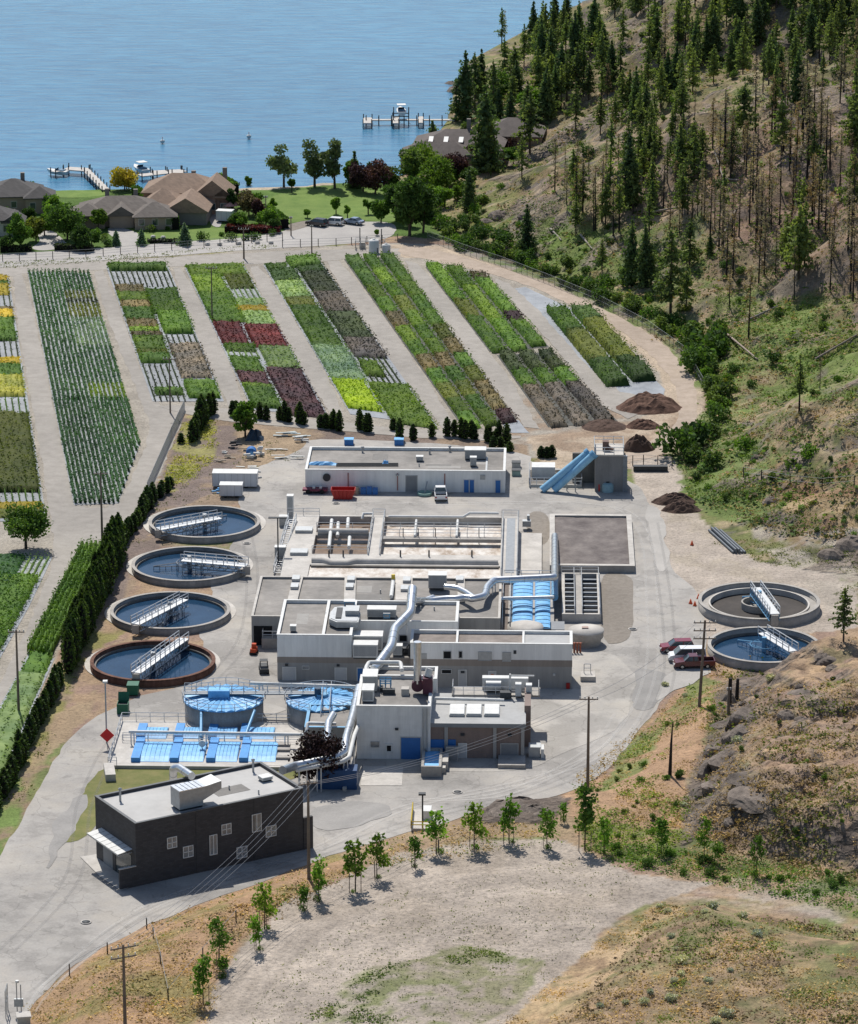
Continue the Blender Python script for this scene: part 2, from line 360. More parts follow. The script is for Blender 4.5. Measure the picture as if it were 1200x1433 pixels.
# hill
hl=inpoly(GX,GY,HILL)
COLR=lay(COLR,hl*1.0,C3((.31,.235,.155)))
n4=fbm(GX,GY,2.6,3,131,.75); n5=fbm(GX,GY,3.4,3,141,.75)
COLR=lay(COLR,hl*sstep((n2-.5)*6+.3)*.7,C3((.29,.225,.16)))
COLR=lay(COLR,hl*sstep((n1*.6+n3*.4-.47)*9+.2)*.8,C3((.13,.165,.05)))
COLR=lay(COLR,hl*sstep((fbm(GX,GY,18,4,97)-.56)*9)*.6,C3((.22,.13,.10)))
COLR=lay(COLR,hl*sstep((n4-.52)*10)*.75,C3((.085,.10,.045)))
COLR=lay(COLR,hl*sstep((n5-.58)*10)*.7,C3((.37,.29,.20)))
COLR=lay(COLR,hl*sstep((fbm(GX,GY,4,3,151,.7)-.62)*12)*.8,C3((.13,.115,.11)))
zone([(600,330),(640,300),(760,300),(880,330),(980,300),(1100,400),(1200,420),(1200,560),(1060,560),(990,640),(1040,720),(960,700),(940,640),(985,560),(900,458),(760,392)],C3((.13,.19,.05)),.85,30,nzv(.44,4,n1*.5+n2*.5))
zone([(960,200),(1200,150),(1200,420),(1000,400)],C3((.235,.16,.13)),.65,30,nzv(.45,5))
zone([(880,180),(1000,130),(1000,250),(950,330),(900,300),(850,300)],C3((.34,.25,.18)),.7,20,nzv(.45))
zone([(940,640),(1080,600),(1120,700),(1040,735),(960,710)],GRN*1.3,.9,12,nzv(.42,5))
zone([(1060,600),(1200,560),(1200,740),(1100,720)],STRAW*.85,.8,20,nzv(.5))
zone([(1060,640),(1200,640),(1200,700),(1080,700)],C3((.25,.13,.085)),.55,16,nzv(.55))
zone([(1040,740),(1200,740),(1200,880),(1150,850),(1100,800)],C3((.36,.32,.275)),.85,18,nzv(.45))
zone([(700,10),(760,-50),(1300,-50),(1200,150),(900,180),(760,200),(680,150)],C3((.16,.14,.07)),.7,20,nzv(.5,4))
zone([(620,150),(700,130),(760,230),(700,330),(620,330),(590,260)],OLV*.9,.5,14,nzv(.5))
# foreground bank, pad and mound
zone([(40,1460),(30,1425),(60,1388),(110,1345),(190,1300),(300,1258),(400,1222),(470,1195),(500,1212),(400,1260),(340,1310),(300,1380),(290,1460)],C3((.36,.235,.145)),.9,5)
zone([(40,1460),(60,1388),(190,1300),(300,1258),(470,1195),(500,1212),(400,1260),(340,1310),(290,1460)],OLV*.95,.7,8,nzv(.55,6))
zone([(470,1195),(560,1165),(650,1142),(700,1115),(800,1112),(820,1160),(900,1190),(820,1210),(760,1170),(650,1170),(520,1215)],C3((.33,.24,.16)),.85,6)
zone([(280,1460),(320,1340),(400,1262),(520,1208),(650,1175),(780,1172),(900,1225),(1010,1238),(900,1268),(840,1310),(760,1385),(680,1460)],PADC,1,14,None)
zone([(400,1460),(500,1360),(640,1325),(770,1340),(730,1400),(640,1460)],C3((.15,.17,.07)),.85,20,nzv(.50,9,n3*.5+n2*.5))
zone([(680,1460),(760,1385),(840,1310),(930,1262),(960,1275),(860,1360),(800,1460)],STRAW,.85,8,nzv(.4))
zone([(820,1400),(900,1300),(1010,1262),(1210,1320),(1210,1460),(800,1460)],C3((.215,.175,.105)),.75,12,nzv(.42,4))
zone([(820,1400),(900,1300),(1010,1262),(1210,1320),(1210,1460),(800,1460)],C3((.15,.17,.065)),.6,14,nzv(.55,6))
zone([(990,1228),(1210,1240),(1210,1300),(1020,1250)],PADC*1.0,.7,8,nzv(.4))
zone([(780,1110),(850,1085),(930,980),(1000,925),(1000,1000),(960,1090),(950,1180),(820,1180)],C3((.36,.235,.15)),.9,8)
zone([(850,1085),(900,1020),(985,945),(1020,960),(940,1010),(900,1080),(840,1110)],GRN*1.45,.8,10,nzv(.42,5))
zone([(800,1150),(960,1160),(1060,1190),(1210,1230),(1210,1270),(1000,1225),(850,1200)],GRN*1.1,.8,10,nzv(.45,5))
_padm=inpoly(PX,PY,[(280,1460),(320,1340),(400,1262),(520,1208),(650,1175),(780,1172),(900,1225),(1010,1238),(900,1268),(840,1310),(760,1385),(680,1460)])
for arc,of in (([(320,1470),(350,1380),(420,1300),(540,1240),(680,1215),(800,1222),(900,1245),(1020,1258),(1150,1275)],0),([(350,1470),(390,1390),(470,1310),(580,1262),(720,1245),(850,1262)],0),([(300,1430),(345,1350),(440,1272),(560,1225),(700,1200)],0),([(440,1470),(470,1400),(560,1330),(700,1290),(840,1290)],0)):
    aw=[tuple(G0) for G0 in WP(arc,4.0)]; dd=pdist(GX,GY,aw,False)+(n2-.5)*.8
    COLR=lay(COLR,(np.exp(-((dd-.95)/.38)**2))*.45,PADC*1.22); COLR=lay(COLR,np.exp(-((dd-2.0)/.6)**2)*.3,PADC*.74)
COLR=lay(COLR,_padm*sstep((fbm(GX,GY,9,4,171)-.5)*7)*.35,C3((.30,.25,.20)))
knl=inpoly(GX,GY,ROCK)|inpoly(GX,GY,MOUND)
COLR=lay(COLR,knl*sstep((n4-.55)*9)*.6,C3((.12,.125,.06))); COLR=lay(COLR,knl*sstep((n5-.6)*9)*.6,C3((.40,.28,.17))); COLR=lay(COLR,knl*sstep((fbm(GX,GY,3,3,161,.7)-.6)*12)*.7,C3((.19,.13,.09)))
# bare rock where it is steep
gzx=np.gradient(GZ,axis=1)/np.gradient(GX,axis=1); gzy=np.gradient(GZ,axis=0)/np.gradient(GY,axis=0)
slope=np.hypot(gzx,gzy); inRk=inpoly(GX,GY,ROCK); inHl=inpoly(GX,GY,HILL)
COLR=lay(COLR,inRk*sstep((slope-.42)*3+(n3-.5)*1.5)*.95,ROCKC)
zone([(1000,960),(1060,930),(1050,1010),(1000,1080),(985,1160),(950,1190),(960,1100),(985,1050)],ROCKC*.9,.9,8,nzv(.38,5))
zone([(1030,1080),(1120,1075),(1120,1120),(1030,1120)],ROCKC*1.15,.85,8,nzv(.45,5))
zone([(1060,1000),(1150,960),(1200,1000),(1180,1040),(1080,1040)],ROCKC*1.1,.8,10,nzv(.55,6))
zone([(1020,1030),(1210,1000),(1210,1160),(1100,1140)],C3((.34,.235,.165)),.5,14,nzv(.5))
COLR=lay(COLR,inHl*sstep((slope-.75)*3+(n3-.5)*2)*.8,ROCKC*1.1)
COLR=lay(COLR,inHl*sstep((fbm(GX,GY,13,5,88,.65)-.60)*12)*.8,ROCKC*1.25)
COLR=lay(COLR,(GZ<-.9)*1.0,C3((.10,.13,.12)))
zone([(690,1118),(740,1105),(800,1118),(770,1150),(690,1152),(660,1148)],ROCKC*.9,.95,6)
RKW=np.clip(inRk*sstep((slope-.30)*3)+inHl*sstep((fbm(GX,GY,13,5,88,.65)-.60)*12)+inpoly(PX,PY,[(1000,960),(1060,930),(1050,1010),(1000,1080),(985,1160),(950,1190),(960,1100),(985,1050)])*.8+inpoly(PX,PY,[(690,1118),(740,1105),(800,1118),(770,1150),(690,1152),(660,1148)])*1.0,0,1)
COLR=lay(COLR,RKW*sstep((fbm(GX,GY,2.2,4,181,.7)-.5)*8)*.6,C3((.085,.07,.062))); COLR=lay(COLR,RKW*sstep((fbm(GX,GY,3.1,4,191,.7)-.6)*9)*.5,C3((.33,.27,.21)))
COLR*= (.80+.40*n3[...,None])*(.9+.2*n2[...,None])
# ---------------------------------------------------------------- ground mesh
ny,nx=GX.shape
idx=np.arange(ny*nx).reshape(ny,nx)
F=np.stack([idx[:-1,:-1],idx[:-1,1:],idx[1:,1:],idx[1:,:-1]],-1).reshape(-1,4)
V=np.stack([GX,GY,GZ],-1).reshape(-1,3)
gm=bpy.data.materials.new('ground_soil'); t,b,N,L=nodes(gm)
at=N.new('ShaderNodeAttribute'); at.attribute_name='albedo'
def geonoise(t,scale,detail=4,rough=.65):
    g=t.nodes.new('ShaderNodeNewGeometry'); n=t.nodes.new('ShaderNodeTexNoise'); n.inputs['Scale'].default_value=scale; n.inputs['Detail'].default_value=detail; n.inputs['Roughness'].default_value=rough
    t.links.new(g.outputs['Position'],n.inputs['Vector']); return n.outputs['Fac']
cc=mix(t,at.outputs['Color'],ramp(t,geonoise(t,2.1,7,.8),[(.34,(.52,.50,.48)),(.48,(1,1,1)),(.66,(1.32,1.28,1.22))]),1,'MULTIPLY')
cc=mix(t,cc,ramp(t,geonoise(t,.16,4,.6),[(.35,(.84,.84,.83)),(.65,(1.1,1.1,1.08))]),1,'MULTIPLY')
L.new(cc,b.inputs['Base Color']); b.inputs['Roughness'].default_value=.95; b.inputs['Specular IOR Level'].default_value=.1
bn=N.new('ShaderNodeBump'); bn.inputs['Strength'].default_value=.8; bn.inputs['Distance'].default_value=.35
vr=N.new('ShaderNodeTexVoronoi'); vr.feature='F1'; vr.inputs['Scale'].default_value=.55; g_=N.new('ShaderNodeNewGeometry'); mp_=N.new('ShaderNodeMapping'); mp_.inputs['Scale'].default_value=(1,.8,1.6); L.new(g_.outputs['Position'],mp_.inputs[0])
ds=N.new('ShaderNodeMix'); ds.data_type='VECTOR'; ds.inputs['Factor'].default_value=.35; nz_=N.new('ShaderNodeTexNoise'); nz_.inputs['Scale'].default_value=.7; nz_.inputs['Detail'].default_value=5; L.new(mp_.outputs[0],nz_.inputs['Vector']); L.new(mp_.outputs[0],ds.inputs['A']); 
vm=N.new('ShaderNodeVectorMath'); vm.operation='MULTIPLY_ADD'; L.new(nz_.outputs['Color'],vm.inputs[0]); vm.inputs[1].default_value=(2.5,2.5,2.5); L.new(mp_.outputs[0],vm.inputs[2]); L.new(vm.outputs[0],vr.inputs['Vector'])
m1=N.new('ShaderNodeMath'); m1.operation='MULTIPLY'; L.new(vr.outputs['Distance'],m1.inputs[0]); L.new(at.outputs['Alpha'],m1.inputs[1])
m2=N.new('ShaderNodeMath'); m2.operation='MULTIPLY_ADD'; L.new(m1.outputs[0],m2.inputs[0]); m2.inputs[1].default_value=3.2; L.new(geonoise(t,1.3,6,.7),m2.inputs[2])
L.new(m2.outputs[0],bn.inputs['Height']); L.new(bn.outputs[0],b.inputs['Normal'])
gr=np_mesh('ground',V,F,gm,smooth=True)
ca=gr.data.color_attributes.new('albedo','FLOAT_COLOR','POINT')
ca.data.foreach_set('color',np.concatenate([COLR.reshape(-1,3),RKW.reshape(-1,1)],1).astype(np.float32).ravel())
tag(gr,kind='structure')
# ---------------------------------------------------------------- lake
wm=bpy.data.materials.new('lake_water'); t,b,N,L=nodes(wm)
cw=ramp(t,geonoise(t,.006,3,.5),[(.3,(.045,.165,.28)),(.7,(.065,.215,.35))])
geo=N.new('ShaderNodeNewGeometry'); mp=N.new('ShaderNodeMapping'); mp.inputs['Rotation'].default_value=(0,0,R(-14)); mp.inputs['Scale'].default_value=(.10,.42,1)
L.new(geo.outputs['Position'],mp.inputs[0])
nn=N.new('ShaderNodeTexNoise'); nn.inputs['Scale'].default_value=1.0; nn.inputs['Detail'].default_value=5; nn.inputs['Roughness'].default_value=.6; nn.inputs['Distortion'].default_value=.4; L.new(mp.outputs[0],nn.inputs['Vector'])
cw=mix(t,cw,ramp(t,nn.outputs['Fac'],[(.38,(.76,.80,.86)),(.62,(1.18,1.16,1.12))]),1,'MULTIPLY')  # light and dark of the ripples also painted into the water colour
L.new(cw,b.inputs['Base Color'])
b.inputs['Roughness'].default_value=.22; b.inputs['IOR'].default_value=1.33; b.inputs['Specular IOR Level'].default_value=.5
bn=N.new('ShaderNodeBump'); bn.inputs['Strength'].default_value=.35; bn.inputs['Distance'].default_value=.5; L.new(nn.outputs['Fac'],bn.inputs['Height']); L.new(bn.outputs[0],b.inputs['Normal'])
tag(MB().add([(-6000,700,-.9),(6000,700,-.9),(6000,9000,-.9),(-6000,9000,-.9)],[(0,1,2,3)]).build('lake',wm),kind='structure')
# ---------------------------------------------------------------- flat sheets: roads, yard, lawns
def surf(name,c,c2,sc=.25,tracks=None,bump=.2,bs=6,cracks=False):
    m=bpy.data.materials.new(name); t,b,N,L=nodes(m)
    a=ramp(t,geonoise(t,sc,6,.65),[(.32,c),(.68,c2)])
    a=mix(t,a,ramp(t,geonoise(t,3.5,4,.7),[(.3,g3(.88)),(.7,g3(1.05))]),1,'MULTIPLY')
    a=mix(t,a,ramp(t,geonoise(t,.035,4,.6),[(.35,g3(.88)),(.65,g3(1.08))]),1,'MULTIPLY')
    if cracks:
        vr=N.new('ShaderNodeTexVoronoi'); vr.feature='DISTANCE_TO_EDGE'; vr.inputs['Scale'].default_value=.11; g_=N.new('ShaderNodeNewGeometry'); nz=N.new('ShaderNodeTexNoise'); nz.inputs['Scale'].default_value=.25; nz.inputs['Detail'].default_value=6; L.new(g_.outputs['Position'],nz.inputs['Vector'])
        vm=N.new('ShaderNodeVectorMath'); vm.operation='MULTIPLY_ADD'; L.new(nz.outputs['Color'],vm.inputs[0]); vm.inputs[1].default_value=(7,7,7); L.new(g_.outputs['Position'],vm.inputs[2]); L.new(vm.outputs[0],vr.inputs['Vector'])
        a=mix(t,a,ramp(t,vr.outputs['Distance'],[(0.0,g3(.72)),(.016,g3(1.0))]),.8,'MULTIPLY')
        a=mix(t,a,ramp(t,geonoise(t,.09,6,.7),[(.42,g3(.80)),(.5,g3(1.0)),(.62,(1.1,1.08,1.04))]),1,'MULTIPLY')
        a=mix(t,a,ramp(t,geonoise(t,.55,3,.5),[(.62,g3(1)),(.70,g3(.84))]),1,'MULTIPLY')
    L.new(a,b.inputs['Base Color']); b.inputs['Roughness'].default_value=.9; b.inputs['Specular IOR Level'].default_value=.2
    bn=N.new('ShaderNodeBump'); bn.inputs['Strength'].default_value=bump; bn.inputs['Distance'].default_value=.1
    L.new(geonoise(t,bs,5,.7),bn.inputs['Height']); L.new(bn.outputs[0],b.inputs['Normal']); return m
asph=surf('asphalt_grey',(.335,.315,.29),(.39,.37,.34),cracks=True)
asphl=surf('concrete_apron',(.40,.375,.34),(.45,.425,.385),cracks=True)
roadm=surf('road_grey',(.36,.34,.32),(.42,.40,.37))
trackm=surf('gravel_pale',(.285,.262,.232),(.365,.337,.30),.5)
gravm=surf('gravel_brown',(.20,.175,.145),(.27,.24,.205),1.2,bump=.6,bs=10)
lawnm=surf('lawn_grass',(.105,.175,.035),(.165,.235,.055),.3,bump=.5)
lawnd=surf('lawn_dry',(.13,.15,.045),(.22,.20,.08),.4,bump=.5)
clothd=surf('dark_cloth',(.075,.08,.075),(.13,.13,.12),.5)
clothm=surf('weed_cloth',(.25,.265,.285),(.36,.38,.40),.3)
def sheet(name,pts,m,z,jit=.0,step=1.5,world=False,smooth=2):
    w_=pts if world else WP(pts)
    for _ in range(smooth):
        w_=[((a[0]*.75+b[0]*.25,a[1]*.75+b[1]*.25),(a[0]*.25+b[0]*.75,a[1]*.25+b[1]*.75)) for a,b in zip(w_,w_[1:]+w_[:1])]
        w_=[p for q in w_ for p in q]
    out=[]
    for a,b in zip(w_,w_[1:]+w_[:1]):
        L_=math.hypot(b[0]-a[0],b[1]-a[1]); n=max(1,int(L_/step)) if jit else 1
        for k in range(n): out.append((a[0]+(b[0]-a[0])*k/n,a[1]+(b[1]-a[1])*k/n))
    if jit: out=[(x+(vnoise(x,y,2.5,5)-.5)*2*jit+(vnoise(x,y,.9,6)-.5)*jit,y+(vnoise(x,y,2.5,7)-.5)*3*jit) for x,y in out]
    out=[(float(x),float(y),z) for x,y in out]
    o=MB().add(out,[tuple(range(len(out)))]).build(name,m)
    if o.data.polygons[0].normal.z<0: o.data.flip_normals()
    return tag(o,kind='structure')
sheet('yard',[(-60,1500),(-20,1235),(20,1165),(55,1100),(85,1048),(120,1010),(168,985),(200,972),(270,958),(287,905),(275,884),(302,832),(290,820),(328,776),(318,764),(348,738),(330,706),(352,655),(385,645),(425,628),(430,610),(742,630),(745,655),(880,662),(920,720),(932,762),(938,800),(975,822),(985,860),(990,905),(985,925),(930,975),(880,1040),(850,1080),(800,1108),(740,1122),(690,1125),(640,1148),(560,1168),(470,1195),(400,1222),(300,1258),(190,1300),(110,1345),(62,1388),(32,1425),(10,1500)],asph,.035,.25)
sheet('concrete_apron',[(640,880),(800,905),(860,915),(880,935),(895,950),(880,975),(880,1000),(860,1025),(770,1060),(745,1080),(600,1080),(520,1075),(600,1000)],asphl,.06,.2)
for i_,q in enumerate(([(903,700),(930,720),(935,800),(915,800),(905,760)],[(888,930),(940,945),(935,975),(900,1000),(880,985),(890,955)],[(955,925),(1000,930),(985,950),(940,970),(920,985),(915,965)],[(430,1130),(520,1120),(560,1135),(500,1160),(440,1165)],[(330,980),(400,990),(400,1000),(330,1000)],[(70,1160),(110,1110),(130,1120),(90,1180),(60,1230)])):
    sheet('asphalt_patch',q,surf('patch_%d'%0,(.38,.36,.33),(.45,.425,.39)) if i_%2==0 else surf('patch_dark',(.26,.25,.235),(.33,.315,.295)),.064+.003*i_,.5)
def band(name,pts,wd_,m,z):
    w_=[Vector((*q_,0)) for q_ in WP(pts)]; sm=[]
    for i in range(len(w_)-1):
        p0=w_[max(0,i-1)];p1=w_[i];p2=w_[i+1];p3=w_[min(len(w_)-1,i+2)]
        for k in range(8): t_=k/8; sm.append(.5*((2*p1)+(p2-p0)*t_+(2*p0-5*p1+4*p2-p3)*t_*t_+(3*p1-p0-3*p2+p3)*t_**3))
    sm.append(w_[-1]); L_=[];R_=[]
    for i,p in enumerate(sm):
        d_=(sm[min(i+1,len(sm)-1)]-sm[max(i-1,0)]).normalized(); n_=Vector((-d_.y,d_.x,0)); L_.append(p+n_*wd_/2); R_.append(p-n_*wd_/2)
    vs=[(v.x,v.y,z) for v in L_+R_]; n=len(sm); o=MB().add(vs,[(i+n,i+n+1,i+1,i) for i in range(n-1)]).build(name,m)
    return tag(o,kind='structure')
tkm=trmat('tyre_track',(.15,.145,.14),.13); wr_=trmat('worn_track',(.62,.60,.56),.16)
for i_,q in enumerate(([(120,1330),(60,1380),(20,1440)],[(0,1330),(90,1230),(110,1120),(170,1020),(300,985)],[(60,1380),(200,1270),(430,1190),(560,1130),(740,1090),(850,1040),(900,950),(905,850),(890,740),(820,705),(600,705),(420,700)],[(40,1390),(190,1280),(420,1200),(600,1140),(760,1100),(870,1040),(925,960),(925,850),(905,730)],[(560,1120),(700,1110),(820,1050),(860,1000)],[(330,720),(345,800),(330,900),(250,985)])):
    for e_ in (0,1): band('tyre_track',[(x+e_*(15 if i_!=1 else 20),y+e_*2) for x,y in q],.42,tkm if i_%2 else wr_,.095+.004*i_)
sheet('concrete_slab',[(508,1073),(564,1073),(562,1100),(504,1100)],concl,.08,smooth=0)
sheet('road',[(-400,390),(0,356),(120,349),(240,340),(330,334),(392,326),(420,314),(440,309),(500,310),(548,311),(556,320),(548,333),(500,341),(400,347),(330,351),(240,358),(120,366),(0,374),(-400,410)],roadm,.04,.15)
sheet('dirt_road',[(560,343),(600,347),(690,372),(760,393),(832,426),(905,464),(955,506),(978,552),(975,598),(940,632),(890,648),(860,640),(930,610),(952,580),(948,545),(925,512),(880,470),(820,436),(745,402),(690,384),(590,362),(555,356)],surf('sand_track',(.33,.265,.205),(.44,.36,.29),.5),.03,.4)
tr=[[(-15,380),(0,372),(560,343),(560,362),(35,381),(12,388)],
 [(12,388),(36,381),(103,710),(165,712),(215,600),(195,560),(126,382),(147,376),(213,566),(260,572),(255,590),(215,680),(160,760),(120,835),(60,940),(0,1065),(-60,1180),(-80,1100),(0,960),(73,800),(75,740)],
 [(236,375),(258,375),(353,578),(312,568)],[(343,374),(368,371),(490,584),(458,585)],[(448,366),(481,364),(647,602),(610,600)],[(555,362),(595,372),(765,602),(724,596)],
 [(212,566),(330,572),(460,590),(640,606),(760,612),(640,618),(440,600),(330,592),(250,578)],[(680,386),(722,400),(850,545),(925,560),(865,596),(780,490)]]
for q in tr: sheet('gravel_road',q,trackm,.02+.006*tr.index(q),.25,smooth=1)
sheet('lawn',[(150,1068),(290,1062),(400,1060),(440,1090),(300,1105),(145,1110),(140,1160),(90,1185),(85,1165),(120,1100)],lawnd,.07,.25)
sheet('lawn',[(352,296),(385,270),(460,262),(545,268),(590,290),(580,314),(540,309),(440,306),(400,314),(370,308)],lawnm,.03,.3)
sheet('lawn',[(150,322),(190,318),(250,320),(300,318),(345,322),(350,330),(300,338),(240,342),(200,346),(165,338)],lawnm,.03,.2)
sheet('lawn',[(70,266),(148,267),(150,274),(100,277),(70,276)],lawnm,.03,.2)
sheet('driveway',[(150,318),(172,318),(200,330),(206,345),(180,352),(160,345),(168,336),(150,328)],roadm,.05,.1)
sheet('driveway',[(50,325),(75,322),(90,338),(100,345),(60,352),(40,348),(58,338)],roadm,.05,.1)
sheet('driveway',[(290,300),(305,300),(312,318),(296,318)],roadm,.05,.1)
sheet('parking_strip',[(395,316),(430,308),(440,310),(430,318),(400,326)],gravm,.055,.1)
sheet('gravel_bed',[(735,716),(768,716),(770,760),(748,765),(738,765)],gravm,.05,.1)
sheet('gravel_bed',[(835,800),(884,804),(886,830),(886,885),(870,902),(840,900)],gravm,.075,.1)
sheet('concrete_slab',[(715,765),(752,765),(752,800),(720,800)],concl,.085,smooth=0)
sheet('concrete_slab',[(115,1200),(135,1196),(175,1245),(165,1245)],concl,.085,smooth=0)
for cx_,cy_,r_ in ((286,733,86),(265,792,89),(238,857,92),(213,928,95)):
    c=P(cx_,cy_,0); r=r_/S(cy_)
    sheet('concrete_slab',[(c.x+r*math.cos(a*math.pi/24),c.y+r*math.sin(a*math.pi/24)) for a in range(48)],concl,.09,world=True,smooth=0)
# ---------------------------------------------------------------- foliage generators
def cards(C,size,flat=0.0,asp=1.0,g=None,up=0.0):
    """small leaf-clump quads at centres C (N,3)"""
    g=g or rng; n=len(C); a=g.normal(size=(n,3)); a[:,2]*=(1-flat); a/=np.linalg.norm(a,axis=1,keepdims=True)+1e-9
    b=g.normal(size=(n,3)); b-=a*(a*b).sum(1,keepdims=True); b/=np.linalg.norm(b,axis=1,keepdims=True)+1e-9
    s=(np.asarray(size)*g.uniform(.6,1.25,n))[:,None]
    if up: a[:,2]*=(1-up); b[:,2]*=(1-up)
    q=np.stack([C-a*s*asp-b*s*.45,C+b*s*.8-a*s*.2,C+a*s*asp+b*s*.25,C-b*s*.75+a*s*.1],1)
    return q.reshape(-1,3),np.arange(n*4).reshape(-1,4)
def merge(parts):
    V=[];F=[];o=0
    for v,f in parts: V.append(v);F.append(f+o);o+=len(v)
    return np.concatenate(V),np.concatenate(F)
LM=dict(
 dg=leafmat('leaf_dark_green',(.05,.10,.032),(.08,.15,.045)), mg=leafmat('leaf_mid_green',(0.075,0.158,0.033),(0.128,0.232,0.045)),
 lg=leafmat('leaf_light_green',(0.104,0.187,0.031),(0.166,0.260,0.046)), lime=leafmat('leaf_lime',(0.195,0.292,0.019),(0.273,0.390,0.029)),
 ye=leafmat('leaf_yellow',(.42,.33,.05),(.55,.43,.07)), rd=leafmat('leaf_maroon',(0.098,0.023,0.029),(0.169,0.036,0.046),.2),
 dp=leafmat('leaf_black_purple',(.022,.013,.018),(.042,.024,.034),.12), pu=leafmat('leaf_purple',(0.052,0.029,0.039),(0.098,0.046,0.062),.15), br=leafmat('leaf_brown',(0.130,0.111,0.058),(0.195,0.156,0.091),.15),
 gy=leafmat('leaf_greybrown',(0.111,0.098,0.091),(0.182,0.156,0.150),.1), bg=leafmat('leaf_bluegreen',(0.117,0.195,0.143),(0.182,0.273,0.208)),
 pg=leafmat('leaf_pale_green',(0.195,0.299,0.117),(0.299,0.416,0.195)), bk=leafmat('leaf_blackgreen',(0.038,0.057,0.027),(0.064,0.094,0.040),.15),
 ol=leafmat('leaf_olive',(0.111,0.143,0.039),(0.169,0.202,0.052)), cg=leafmat('leaf_conifer_row',(0.053,0.128,0.060),(0.083,0.187,0.090)),
 cedar=leafmat('leaf_cedar',(.035,.07,.022),(.065,.105,.03),.25), pine=leafmat('leaf_pine',(0.114,0.161,0.078),(0.188,0.242,0.108),.4),  # pine green paled so the colour carries the distance haze
 fir=leafmat('leaf_fir',(0.071,0.122,0.069),(0.129,0.186,0.094),.35), willow=leafmat('leaf_willow',(.13,.175,.10),(.20,.25,.15)),  # fir green likewise lightened in place of haze
 rust=leafmat('leaf_scorched',(0.208,0.150,0.111),(0.286,0.215,0.163),.2), twig=leafmat('leaf_dead_twig',(0.243,0.203,0.196),(0.351,0.297,0.277),.3),
 sage=leafmat('leaf_sage',(.40,.42,.37),(.55,.56,.50),.2), young=leafmat('leaf_young',(0.098,0.208,0.033),(0.169,0.312,0.052)), scrub=leafmat('leaf_scrub',(0.072,0.121,0.046),(0.132,0.198,0.066)),
 ygr=leafmat('leaf_yellow_green',(0.338,0.351,0.078),(0.468,0.468,0.130)), drygrass=leafmat('grass_dry',(0.390,0.273,0.156),(0.546,0.403,0.221),.2), grass=leafmat('grass_green',(0.117,0.182,0.039),(0.195,0.260,0.065)))
